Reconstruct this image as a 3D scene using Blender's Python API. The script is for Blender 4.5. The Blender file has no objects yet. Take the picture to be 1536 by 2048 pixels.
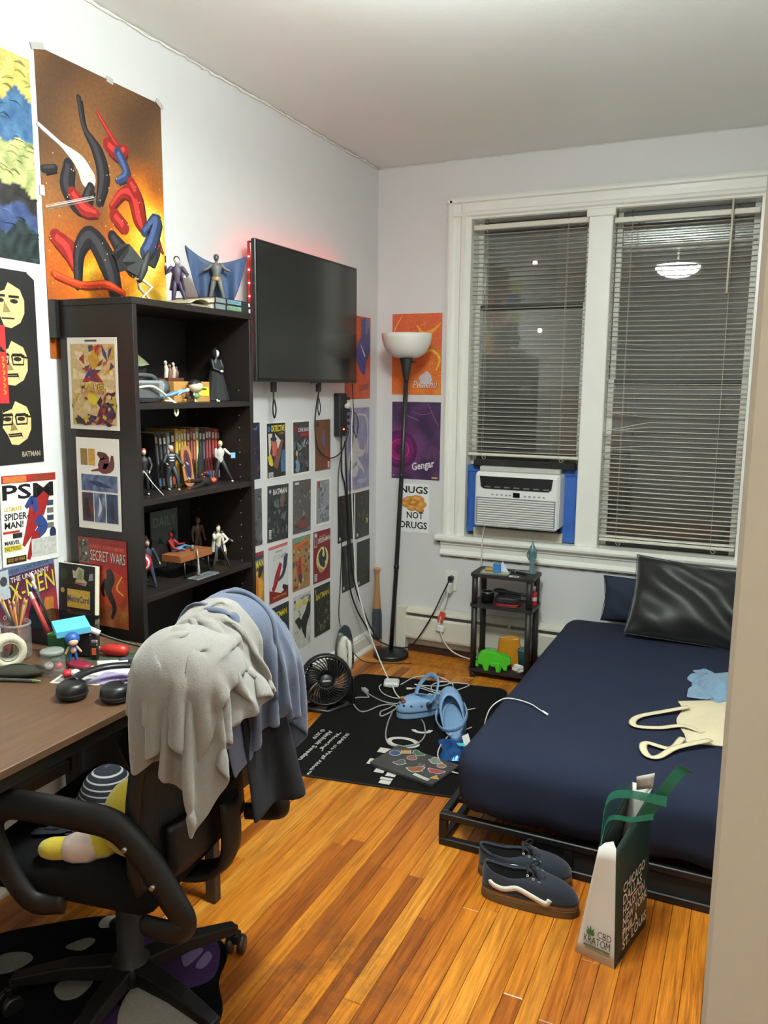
import bpy, bmesh, math, random
import numpy as np
from mathutils import Matrix, Vector
SC = bpy.context.scene
COL = SC.collection
PI = math.pi
random.seed(7)

# ---------------------------------------------------------------- camera
def set_camera():
    yaw, pitch, roll = 0.42906, 0.15531, 0.00913
    f = Vector((-math.sin(yaw)*math.cos(pitch), math.cos(yaw)*math.cos(pitch), -math.sin(pitch)))
    r = Vector((math.cos(yaw), math.sin(yaw), 0)); u = r.cross(f)
    c, s = math.cos(roll), math.sin(roll)
    R, U = r*c + u*s, u*c - r*s
    cd = bpy.data.cameras.new('camera'); cam = bpy.data.objects.new('camera', cd); COL.objects.link(cam)
    m = Matrix(((R.x, U.x, -f.x, 1.9707), (R.y, U.y, -f.y, -4.1958), (R.z, U.z, -f.z, 1.5247), (0, 0, 0, 1)))
    cam.matrix_world = m
    cd.sensor_fit = 'VERTICAL'; cd.sensor_height = 36.0; cd.lens = 1607.09/2048*36.0
    cd.clip_start = 0.02; cd.clip_end = 200
    SC.camera = cam
set_camera()
# ---------------------------------------------------------------- world, exposure
wd = bpy.data.worlds.new('night'); SC.world = wd; wd.use_nodes = True
wd.node_tree.nodes['Background'].inputs[0].default_value = (0.016, 0.016, 0.016, 1)
wd.node_tree.nodes['Background'].inputs[1].default_value = 0.5
SC.view_settings.view_transform = 'Standard'; SC.view_settings.look = 'None'
SC.view_settings.exposure = 0.17; SC.view_settings.gamma = 1.0; SC.view_settings.use_curve_mapping = False
LAMP_POWER = 160.0          # emission strength of the ceiling dome
ENTRY_FILL_POWER = 90           # emission strength of the fill dome added behind the camera

# ---------------------------------------------------------------- materials
def lin(c):
    c = c/255.0
    return c/12.92 if c <= 0.04045 else ((c+0.055)/1.055)**2.4
def L(rgb): return (lin(rgb[0]), lin(rgb[1]), lin(rgb[2]), 1.0)
MATS = {}
def mat(key, rgb=None, rough=0.5, metal=0.0, var=0.06, scale=60.0, bump=0.0, bscale=None, emit=0.0, spec=0.5, stretch=None, sheen=0.0, alpha=1.0, trans=0.0, coat=0.0):
    """procedural Principled: colour varied by noise, optional bump"""
    if key in MATS: return MATS[key]
    m = bpy.data.materials.new(key); m.use_nodes = True; MATS[key] = m
    nt = m.node_tree; b = nt.nodes['Principled BSDF']
    base = L(rgb)
    tc = nt.nodes.new('ShaderNodeTexCoord'); src = tc.outputs['Object']
    if stretch:
        mp = nt.nodes.new('ShaderNodeMapping'); mp.inputs['Scale'].default_value = stretch
        nt.links.new(src, mp.inputs[0]); src = mp.outputs[0]
    nz = nt.nodes.new('ShaderNodeTexNoise'); nz.inputs['Scale'].default_value = scale; nz.inputs['Detail'].default_value = 3
    nt.links.new(src, nz.inputs['Vector'])
    mx = nt.nodes.new('ShaderNodeMix'); mx.data_type = 'RGBA'
    mx.inputs[6].default_value = tuple(x*(1-var*2.2) for x in base[:3])+(1,)
    mx.inputs[7].default_value = tuple(min(1, x*(1+var*2.2)) for x in base[:3])+(1,)
    nt.links.new(nz.outputs['Fac'], mx.inputs[0]); nt.links.new(mx.outputs[2], b.inputs['Base Color'])
    b.inputs['Roughness'].default_value = rough; b.inputs['Metallic'].default_value = metal
    b.inputs['Specular IOR Level'].default_value = spec
    if sheen: b.inputs['Sheen Weight'].default_value = sheen
    if coat: b.inputs['Coat Weight'].default_value = coat
    if trans: b.inputs['Transmission Weight'].default_value = trans
    if alpha < 1: b.inputs['Alpha'].default_value = alpha
    if emit:
        b.inputs['Emission Color'].default_value = base; b.inputs['Emission Strength'].default_value = emit
    if bump:
        n2 = nt.nodes.new('ShaderNodeTexNoise'); n2.inputs['Scale'].default_value = bscale or scale*3; n2.inputs['Detail'].default_value = 4
        nt.links.new(src, n2.inputs['Vector'])
        bp = nt.nodes.new('ShaderNodeBump'); bp.inputs['Strength'].default_value = bump; bp.inputs['Distance'].default_value = 0.004
        nt.links.new(n2.outputs['Fac'], bp.inputs['Height']); nt.links.new(bp.outputs['Normal'], b.inputs['Normal'])
    return m
def C(rgb, rough=0.5, **k):
    """plain plastic / paint of one colour, still procedural"""
    return mat('paint_%d_%d_%d_%d_%s' % (rgb[0], rgb[1], rgb[2], int(rough*100), ''.join('%s%s' % i for i in sorted(k.items()))), rgb, rough, **k)

def ink_material():
    m = bpy.data.materials.new('printed_ink'); m.use_nodes = True; nt = m.node_tree; b = nt.nodes['Principled BSDF']
    a = nt.nodes.new('ShaderNodeVertexColor'); a.layer_name = 'Col'
    tc = nt.nodes.new('ShaderNodeTexCoord'); nz = nt.nodes.new('ShaderNodeTexNoise'); nz.inputs['Scale'].default_value = 90; nz.inputs['Detail'].default_value = 5
    nt.links.new(tc.outputs['Object'], nz.inputs['Vector'])
    hs = nt.nodes.new('ShaderNodeHueSaturation'); mr = nt.nodes.new('ShaderNodeMapRange')
    mr.inputs['From Min'].default_value = 0.3; mr.inputs['From Max'].default_value = 0.7
    mr.inputs['To Min'].default_value = 0.66; mr.inputs['To Max'].default_value = 0.95
    nt.links.new(nz.outputs['Fac'], mr.inputs[0]); nt.links.new(mr.outputs[0], hs.inputs['Value'])
    nt.links.new(a.outputs['Color'], hs.inputs['Color']); nt.links.new(hs.outputs[0], b.inputs['Base Color'])
    b.inputs['Roughness'].default_value = 0.42
    return m
INK = ink_material()

# ---------------------------------------------------------------- mesh builder
def rotm(rx=0, ry=0, rz=0):
    return np.array(Matrix.Rotation(rz, 3, 'Z') @ Matrix.Rotation(ry, 3, 'Y') @ Matrix.Rotation(rx, 3, 'X'))
def catmull(pts, n=8, closed=False):
    P = [np.array(p, float) for p in pts]; out = []
    N = len(P)
    rng = range(N if closed else N-1)
    for i in rng:
        p0 = P[(i-1) % N] if (closed or i > 0) else 2*P[0]-P[1]
        p1 = P[i]; p2 = P[(i+1) % N]
        p3 = P[(i+2) % N] if (closed or i+2 < N) else 2*P[-1]-P[-2]
        for k in range(n):
            t = k/n
            out.append(0.5*((2*p1)+(p2-p0)*t+(2*p0-5*p1+4*p2-p3)*t*t+(3*p1-p0-3*p2+p3)*t**3))
    if not closed: out.append(P[-1])
    return out
class MB:
    def __init__(s): s.v = []; s.f = []; s.sm = []; s.mi = []; s.col = []
    def add(s, V, F, smooth=False, mi=0, col=None):
        o = len(s.v); s.v += [tuple(map(float, p)) for p in V]
        for f in F:
            s.f.append(tuple(i+o for i in f)); s.sm.append(smooth); s.mi.append(mi); s.col.append(col)
        return s
    def box(s, c, d, rot=None, bev=0.0, mi=0, taper=1.0, col=None):
        hx, hy, hz = d[0]/2, d[1]/2, d[2]/2
        V = []; F = []
        if bev <= 0:
            for z in (-1, 1):
                t = taper if z > 0 else 1
                for x, y in ((-1, -1), (1, -1), (1, 1), (-1, 1)): V.append((x*hx*t, y*hy*t, z*hz))
            F = [(3, 2, 1, 0), (4, 5, 6, 7), (0, 1, 5, 4), (1, 2, 6, 5), (2, 3, 7, 6), (3, 0, 4, 7)]
        else:
            b = min(bev, hx*0.9, hy*0.9, hz*0.9); idx = {}
            for x in (-1, 1):
                for y in (-1, 1):
                    for z in (-1, 1):
                        t = taper if z > 0 else 1
                        for a in range(3):
                            q = [x*(hx-b), y*(hy-b), z*(hz-b)]; q[a] = (x*hx, y*hy, z*hz)[a]
                            idx[x, y, z, a] = len(V); V.append((q[0]*t, q[1]*t, q[2]))
            def quad(l):
                P = [Vector(V[i]) for i in l]; n = (P[1]-P[0]).cross(P[2]-P[0]); c0 = sum(P, Vector())/len(P)
                F.append(tuple(l) if n.dot(c0) > 0 else tuple(reversed(l)))
            for a in range(3):
                o = [i for i in range(3) if i != a]
                for sg in (-1, 1):
                    l = []
                    for p, q in ((-1, -1), (1, -1), (1, 1), (-1, 1)):
                        k = [0, 0, 0]; k[a] = sg; k[o[0]] = p; k[o[1]] = q; l.append(idx[k[0], k[1], k[2], a])
                    quad(l)
                for p in (-1, 1):
                    for q in (-1, 1):
                        l = []
                        for e, ax in ((-1, o[0]), (1, o[0]), (1, o[1]), (-1, o[1])):
                            k = [0, 0, 0]; k[a] = e; k[o[0]] = p; k[o[1]] = q; l.append(idx[k[0], k[1], k[2], ax])
                        quad(l)
            for x in (-1, 1):
                for y in (-1, 1):
                    for z in (-1, 1): quad([idx[x, y, z, a] for a in range(3)])
        V = np.array(V)
        if rot is not None: V = V @ np.array(rot).T
        return s.add(V+np.array(c), F, False, mi, col)
    def span(s, a, b, bev=0.0, mi=0, col=None):
        a = np.array(a, float); b = np.array(b, float)
        return s.box((a+b)/2, np.abs(b-a), None, bev, mi, col=col)
    def tube(s, pts, r, n=8, caps=True, closed=False, mi=0, flat=None, round_ends=False, col=None, up0=None):
        P = [np.array(p, float) for p in pts]; N = len(P)
        R = list(r) if hasattr(r, '__len__') else [r]*N
        if round_ends and not closed:
            d0 = P[0]-P[1]; d0 /= np.linalg.norm(d0)+1e-9; d1 = P[-1]-P[-2]; d1 /= np.linalg.norm(d1)+1e-9
            P = [P[0]+d0*R[0]*0.9, P[0]+d0*R[0]*0.55]+P+[P[-1]+d1*R[-1]*0.55, P[-1]+d1*R[-1]*0.9]
            R = [R[0]*0.4, R[0]*0.8]+R+[R[-1]*0.8, R[-1]*0.4]; N = len(P)
        T = []
        for i in range(N):
            a = P[i-1] if (i > 0 or closed) else P[i]; b = P[(i+1) % N] if (i < N-1 or closed) else P[i]
            t = b-a; T.append(t/(np.linalg.norm(t)+1e-12))
        up = np.array(up0, float) if up0 is not None else (np.array((0, 0, 1.0)) if abs(T[0][2]) < 0.9 else np.array((1.0, 0, 0)))
        V = []; fx, fy = flat if flat else (1, 1)
        for i in range(N):
            if up0 is not None: up = np.array(up0, float)
            side = np.cross(T[i], up); side /= np.linalg.norm(side)+1e-12
            up = np.cross(side, T[i])
            for k in range(n):
                a = 2*PI*k/n + (PI/n if n == 4 else 0)
                V.append(P[i]+R[i]*(fx*math.cos(a)*side+fy*math.sin(a)*up))
        F = []
        M_ = N if closed else N-1
        for i in range(M_):
            j = (i+1) % N
            for k in range(n):
                l = (k+1) % n; F.append((i*n+k, i*n+l, j*n+l, j*n+k))
        F = [tuple(reversed(q)) for q in F]
        s.add(V, F, n > 4, mi, col)
        if caps and not closed:
            o = len(s.v)-len(V)
            s.f.append(tuple(o+k for k in range(n))); s.f.append(tuple(o+(N-1)*n+k for k in reversed(range(n))))
            s.sm += [False]*2; s.mi += [mi]*2; s.col += [col]*2
        return s
    def cyl(s, p0, p1, r0, r1=None, n=16, mi=0, caps=True, col=None):
        return s.tube([p0, p1], [r0, r1 if r1 is not None else r0], n, caps, mi=mi, col=col)
    def lathe(s, prof, n=24, m=None, mi=0, smooth=True, col=None):
        V = []; F = []
        for r, z in prof:
            for k in range(n): a = 2*PI*k/n; V.append((r*math.cos(a), r*math.sin(a), z))
        for i in range(len(prof)-1):
            for k in range(n):
                l = (k+1) % n; F.append((i*n+k, i*n+l, (i+1)*n+l, (i+1)*n+k))
        V = np.array(V)
        if m is not None:
            m = np.array(m)
            V = V @ m[:3, :3].T + (m[:3, 3] if m.shape[0] == 4 else 0)
        return s.add(V, F, smooth, mi, col)
    def ell(s, c, r, n=14, m=9, rot=None, mi=0, col=None):
        prof = []
        V = []; F = []
        for i in range(m+1):
            th = PI*i/m
            for k in range(n): a = 2*PI*k/n; V.append((r[0]*math.sin(th)*math.cos(a), r[1]*math.sin(th)*math.sin(a), -r[2]*math.cos(th)))
        for i in range(m):
            for k in range(n):
                l = (k+1) % n; F.append((i*n+k, i*n+l, (i+1)*n+l, (i+1)*n+k))
        V = np.array(V)
        if rot is not None: V = V @ np.array(rot).T
        return s.add(V+np.array(c), F, True, mi, col)
    def prism(s, poly, z0, z1, fn=None, mi=0, smooth=False, col=None):
        """poly: 2-D outline (ccw), extruded z0..z1; fn maps (x,y,z) to space"""
        n = len(poly); V = [(p[0], p[1], z0) for p in poly]+[(p[0], p[1], z1) for p in poly]
        F = [tuple(reversed(range(n))), tuple(range(n, 2*n))]+[(i, (i+1) % n, n+(i+1) % n, n+i) for i in range(n)]
        if fn: V = [fn(*q) for q in V]
        return s.add(V, F, smooth, mi, col)
    def surf(s, nu, nv, fn, cu=False, cv=False, smooth=True, mi=0, col=None):
        V = []; F = []
        for j in range(nv):
            for i in range(nu): V.append(fn(i/(nu if cu else nu-1), j/(nv if cv else nv-1)))
        for j in range(nv if cv else nv-1):
            for i in range(nu if cu else nu-1):
                a = j*nu+i; b = j*nu+(i+1) % nu; c = ((j+1) % nv)*nu+(i+1) % nu; d = ((j+1) % nv)*nu+i
                F.append((a, b, c, d))
        return s.add(V, F, smooth, mi, col)
    def xf(s, m):
        m = np.array(m); V = np.array(s.v)
        s.v = [tuple(p) for p in (V @ m[:3, :3].T + (m[:3, 3] if m.shape[0] == 4 else 0))]; return s
    def mesh(s, name):
        me = bpy.data.meshes.new(name); me.from_pydata(s.v, [], s.f); me.polygons.foreach_set('use_smooth', s.sm)
        if any(s.mi): me.polygons.foreach_set('material_index', s.mi)
        if any(c is not None for c in s.col):
            a = me.color_attributes.new('Col', 'FLOAT_COLOR', 'CORNER'); out = []
            for f, c in zip(s.f, s.col):
                if c is None: out += [0.8, 0.8, 0.8, 1]*len(f)
                elif len(c) == 4 and not hasattr(c[0], '__len__'): out += list(c)*len(f)
                else:
                    for q in c: out += list(q)
            a.data.foreach_set('color', out)
        me.update(); return me
    def build(s, name, m, parent=None, loc=(0, 0, 0), rot=(0, 0, 0), world=False, bevel=0, sub=0, solid=0, fix=False):
        if world and parent is not None:
            o = np.array(parent.location); s.v = [tuple(np.array(p)-o) for p in s.v]
        me = s.mesh(name)
        if fix:
            bm = bmesh.new(); bm.from_mesh(me); bmesh.ops.remove_doubles(bm, verts=bm.verts, dist=1e-5); bmesh.ops.recalc_face_normals(bm, faces=bm.faces); bm.to_mesh(me); bm.free()
        for x in (m if isinstance(m, (list, tuple)) else [m]): me.materials.append(x)
        ob = bpy.data.objects.new(name, me); COL.objects.link(ob)
        if parent is not None: ob.parent = parent
        ob.location = loc; ob.rotation_euler = rot
        if solid: md = ob.modifiers.new('thick', 'SOLIDIFY'); md.thickness = solid; md.offset = 0
        if bevel: md = ob.modifiers.new('bevel', 'BEVEL'); md.width = bevel; md.segments = 2; md.limit_method = 'ANGLE'
        if sub: md = ob.modifiers.new('sub', 'SUBSURF'); md.levels = sub; md.render_levels = sub
        return ob
def tag(o, label, cat, group=None, kind=None):
    o['label'] = label; o['category'] = cat
    if group: o['group'] = group
    if kind: o['kind'] = kind
    return o
def thing(name, label, cat, loc=(0, 0, 0), rz=0.0, group=None, rot=None):
    o = bpy.data.objects.new(name, None); COL.objects.link(o); o.empty_display_size = 0.05
    o.location = loc; o.rotation_euler = rot if rot else (0, 0, rz)
    return tag(o, label, cat, group)
def struct(o): o['kind'] = 'structure'; return o
def dup(o, parent=None):
    c = o.copy(); COL.objects.link(c); c.parent = parent
    for ch in o.children: dup(ch, c)
    return c

# ---------------------------------------------------------------- lettering (outlines of the built-in font, one batch)
TXT = {}
WANT = []
def want(*a):
    for t in a: WANT.append((t, 0.0)); WANT.append((t, 0.02))
def bake_text():
    obs = []
    for t, off in sorted(set(WANT)):
        cu = bpy.data.curves.new('lettering', 'FONT'); cu.body = t; cu.size = 1.0; cu.offset = off; cu.resolution_u = 2; cu.space_line = 0.9
        o = bpy.data.objects.new('lettering', cu); COL.objects.link(o); obs.append((t, off, o))
    dg = bpy.context.evaluated_depsgraph_get()
    for t, off, o in obs:
        me = o.evaluated_get(dg).to_mesh()
        V = np.array([v.co[:2] for v in me.vertices]); F = [tuple(p.vertices) for p in me.polygons]
        TXT[t, off] = (V, F); o.evaluated_get(dg).to_mesh_clear()
    for t, off, o in obs:
        cu = o.data; bpy.data.objects.remove(o); bpy.data.curves.remove(cu)

# ---------------------------------------------------------------- prints: flat coloured artwork on a sheet
class Print:
    """vector artwork; local x 0..w to the right, y 0..h up; layers a hair apart"""
    def __init__(s, w, h, seed=1): s.w = w; s.h = h; s.mb = MB(); s.z = 0.0; s.step = 0.00003; s.r = random.Random(seed)
    def up(s): s.z += s.step
    def poly(s, pts, rgb, n=True):
        s.up(); s.mb.add([(p[0]*s.w, p[1]*s.h, s.z) for p in pts], [tuple(range(len(pts)))], False, 0, L(rgb)); return s
    def rect(s, x0, y0, x1, y1, rgb): return s.poly([(x0, y0), (x1, y0), (x1, y1), (x0, y1)], rgb)
    def ell(s, x, y, rx, ry, rgb, n=28, rot=0, a0=0, a1=2*PI):
        c, q = math.cos(rot), math.sin(rot); A = s.h/s.w; P = []
        for k in range(n):
            a = a0+(a1-a0)*k/(n if a1-a0 > 6.2 else n-1); dx, dy = rx*math.cos(a), ry*math.sin(a)
            P.append((x+dx*c-dy*q, y+(dx*q+dy*c)/A))
        return s.poly(P, rgb)
    def stroke(s, pts, wd, rgb, sm=True):
        """brush stroke; wd one width or list (fractions of sheet width)"""
        P = catmull([(p[0]*s.w, p[1]*s.h) for p in pts], 5) if sm and len(pts) > 2 else [np.array((p[0]*s.w, p[1]*s.h)) for p in pts]
        n = len(P); W = np.interp(np.linspace(0, 1, n), np.linspace(0, 1, len(wd)), wd) if hasattr(wd, '__len__') else [wd]*n
        V = []
        for i in range(n):
            t = P[min(i+1, n-1)]-P[max(i-1, 0)]; t = t/(np.linalg.norm(t)+1e-9); q = np.array((-t[1], t[0]))*W[i]*s.w*0.5
            V += [P[i]-q, P[i]+q]
        s.up(); s.mb.add([(min(max(v[0], 0), s.w), min(max(v[1], 0), s.h), s.z) for v in V], [(2*i, 2*i+2, 2*i+3, 2*i+1) for i in range(n-1)], False, 0, L(rgb)); return s
    def field(s, nx, ny, fn, x0=0, y0=0, x1=1, y1=1):
        s.up(); V = []; F = []; K = []; cs = {}
        for j in range(ny+1):
            for i in range(nx+1):
                u, v = x0+(x1-x0)*i/nx, y0+(y1-y0)*j/ny; V.append((u*s.w, v*s.h, s.z)); cs[i, j] = L(fn(u, v))
        b = len(s.mb.v); s.mb.v += V
        for j in range(ny):
            for i in range(nx):
                q = [(i, j), (i+1, j), (i+1, j+1), (i, j+1)]
                s.mb.f.append(tuple(b+y*(nx+1)+x for x, y in q)); s.mb.sm.append(False); s.mb.mi.append(0); s.mb.col.append([cs[k] for k in q])
        return s
    def text(s, t, x, y, h, rgb, w=None, bold=False, rot=0, shear=0, outline=None, arc=0.0):
        """lower-left at (x,y); h cap height, w width, fractions of the sheet"""
        V, F = TXT[t, 0.02 if bold else 0.0]
        if not len(V): return s
        mn, mx = V.min(0), V.max(0)
        sy = h*s.h/(mx[1]-mn[1]); sx = w*s.w/(mx[0]-mn[0]) if w else sy
        def put(V, rgb):
            Q = (V-mn)*np.array((sx, sy)); Wd = (mx[0]-mn[0])*sx
            Q[:, 0] += Q[:, 1]*shear
            if arc: Q[:, 1] += arc*s.h*(1-((Q[:, 0]/Wd-0.5)*2)**2)
            c, q = math.cos(rot), math.sin(rot)
            Q = np.stack((Q[:, 0]*c-Q[:, 1]*q, Q[:, 0]*q+Q[:, 1]*c), 1)+np.array((x*s.w, y*s.h))
            s.up(); s.mb.add([(a, b, s.z) for a, b in Q], F, False, 0, L(rgb))
        if outline: put(TXT[t, 0.02][0], outline) if not bold else None
        put(V, rgb); return s
    def collage(s, x0, y0, x1, y1, pal, n=40, size=0.3, kind='mix'):
        r = s.r
        for k in range(n):
            cx, cy = r.uniform(x0, x1), r.uniform(y0, y1); c = r.choice(pal); q = size*(1-0.7*k/n)*r.uniform(0.5, 1.1); a = r.uniform(0, 6.28)
            A = s.w/s.h
            if kind != 'blob' and r.random() < 0.55:
                P = []
                for m in range(r.choice((3, 4, 5))):
                    b = a+6.28*m/4+r.uniform(-0.4, 0.4); rr = q*r.uniform(0.35, 1)*0.7
                    P.append((min(max(cx+rr*math.cos(b), x0), x1), min(max(cy+rr*math.sin(b)*A, y0), y1)))
                s.poly(P, c)
            else:
                l = q*0.6; p = [(cx-l*math.cos(a), cy-l*math.sin(a)*A), (cx+r.uniform(-.1, .1)*l, cy+r.uniform(-.3, .3)*l), (cx+l*math.cos(a), cy+l*math.sin(a)*A)]
                p = [(min(max(u, x0), x1), min(max(v, y0), y1)) for u, v in p]
                s.stroke(p, [q*0.1, q*0.35, q*0.06], c)
        return s
    def barcode(s, x, y, w, h):
        s.rect(x, y, x+w, y+h, (225, 225, 220))
        for k in range(5): s.rect(x+w*0.1, y+h*(0.1+0.17*k), x+w*0.9, y+h*(0.18+0.17*k), (60, 60, 60))
        return s
    def build(s, parent, name='print'):
        return s.mb.build(name, INK, parent)

def place(o, org, right, up):
    """put an object's local x along right, y along up, z along their normal"""
    r = Vector(right).normalized(); u = Vector(up).normalized(); n = r.cross(u)
    o.matrix_world = Matrix(((r.x, u.x, n.x, org[0]), (r.y, u.y, n.y, org[1]), (r.z, u.z, n.z, org[2]), (0, 0, 0, 1)))
SEEDN = [0]
def sheet(name, label, cat, w, h, org, right, up, rgb=(225, 224, 220), thick=0.0012, rough=0.45, group=None, tilt=0.0, lift=0.0):
    """a paper sheet with slightly lifted corners"""
    SEEDN[0] += 1; r = random.Random(SEEDN[0]*13); mb = MB(); N = 7
    cl = [r.uniform(0, 1)*lift for _ in range(4)]
    cr = r.uniform(0, 0.004) if lift else 0
    for i in range(1):
        top = []; bot = []
        V = []
        for zz in (0, 1):
            for j in range(N):
                for k in range(N):
                    u, v = k/(N-1), j/(N-1)
                    c = cl[0]*max(0, 1-u*3-v*3)+cl[1]*max(0, u*3-2-v*3)+cl[2]*max(0, 1-u*3-(1-v)*3)+cl[3]*max(0, u*3-2-(1-v)*3)
                    V.append((u*w, v*h, -0.0003-thick*(1-zz)+c))
        F = []
        q = N*N
        for j in range(N-1):
            for k in range(N-1):
                a = j*N+k; F.append((q+a, q+a+1, q+a+N+1, q+a+N)); F.append((a, a+N, a+N+1, a+1))
        ring = [k for k in range(N)]+[j*N+N-1 for j in range(1, N)]+[(N-1)*N+k for k in range(N-2, -1, -1)]+[j*N for j in range(N-2, 0, -1)]
        for a, b in zip(ring, ring[1:]+ring[:1]): F.append((a, b, q+b, q+a))
        mb.add(V, F)
    o = mb.build(name, mat('paper_%d_%d_%d' % tuple(rgb), rgb, rough, var=0.03, scale=25), None)
    rv, uv = Vector(right).normalized(), Vector(up).normalized()
    if tilt:
        c, q = math.cos(tilt), math.sin(tilt); rv, uv = rv*c+uv*q, uv*c-rv*q
    n = rv.cross(uv)
    place(o, Vector(org)+n*(thick+0.0012), rv, uv)
    return tag(o, label, cat, group)
def tape(parent, w, h, spots, rgb=(205, 205, 200)):
    for x, y, a, l in spots:
        MB().box((x*w, y*h, 0.0016), (l, 0.018, 0.0004), rotm(0, 0, a)).build('tape', C(rgb, 0.25, alpha=0.75), parent)
# ================================================================ bedroom ceiling lamp and an added fill in the entry
def ceiling_dome(name, label, loc, power, rgb=(243, 255, 251), r=0.17, drop=0.215):
    """semi-flush fitting: glass bowl on a short stem, open towards the ceiling"""
    t = thing(name, label, 'ceiling lamp', loc)
    MB().lathe([(0, 0), (r*0.38, 0), (r*0.40, -0.010), (r*0.36, -0.022), (0, -0.022)], 32).build('ceiling_rose', C((200, 198, 190), 0.35), t)
    MB().cyl((0, 0, -0.02), (0, 0, -drop-0.10), 0.008, n=10).build('stem', C((190, 186, 170), 0.3, metal=0.8), t)
    pr = [(r*math.cos(a), -drop-0.09*math.sin(a)) for a in np.linspace(0, PI/2-.04, 10)]
    m = mat('lamp_glass_'+name, rgb, 0.4, emit=power); MB().lathe(pr, 32).build('glass_bowl', m, t)
    MB().cyl((0, 0, -drop-0.09), (0, 0, -drop-0.112), 0.010, 0.005, 10).build('finial', C((190, 180, 150), 0.3, metal=0.8), t)
    return t
ceiling_dome('ceiling_lamp', 'round white glass dome lamp on the bedroom ceiling', (1.33, -2.50, 2.70), LAMP_POWER)
ceiling_dome('entry_fill_lamp', 'small warm fill dome added out of view over the entry', (2.45, -4.75, 2.70), ENTRY_FILL_POWER, (250, 245, 228), 0.11, 0.06)  # unseen lamp, added to brighten the near wall

# ================================================================ room shell
H = 2.70
WALL = mat('wall_paint', (210, 209, 209), 0.55, var=0.015, scale=3, bump=0.10, bscale=160)
CEIL = mat('ceiling_paint', (233, 235, 231), 0.5, var=0.015, scale=3, bump=0.12, bscale=120)
WHITE = mat('gloss_white_trim', (230, 229, 221), 0.28, var=0.02, scale=9, bump=0.12, bscale=40)
BEIGE = mat('entry_paint', (186, 178, 164), 0.6, var=0.02, scale=5, bump=0.06, bscale=160)
DARKM = mat('black_metal', (14, 14, 15), 0.42, var=0.1, scale=40)
def hollow(mb, x0, x1, z0, z1, y0, y1, hx0, hx1, hz0, hz1):
    mb.span((x0, y0, z0), (hx0, y1, z1)); mb.span((hx1, y0, z0), (x1, y1, z1))
    mb.span((hx0, y0, z0), (hx1, y1, hz0)); mb.span((hx0, y0, hz1), (hx1, y1, z1))
struct(MB().span((-0.12, -5.4, -0.03), (0, 0.2, H)).build('wall_left', WALL))
wb = MB(); hollow(wb, 0, 3.12, -0.03, H, 0, 0.2, 0.50, 1.975, 0.66, 2.44); struct(wb.build('wall_back', WALL))
struct(MB().span((2.52, -3.38, -0.03), (2.64, 0.0, H)).build('wall_right', WALL))
struct(MB().span((1.966, -3.50, -0.03), (3.12, -3.38, H), 0.004).build('wall_front', BEIGE))
struct(MB().span((3.0, -5.4, -0.03), (3.12, -3.50, H)).build('wall_entry_right', BEIGE))
struct(MB().span((-0.12, -5.4, -0.03), (3.12, -5.28, H)).build('wall_entry_back', WALL))
struct(MB().span((-0.12, -5.4, H), (3.12, 0.2, H+0.1)).build('ceiling', CEIL))

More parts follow.
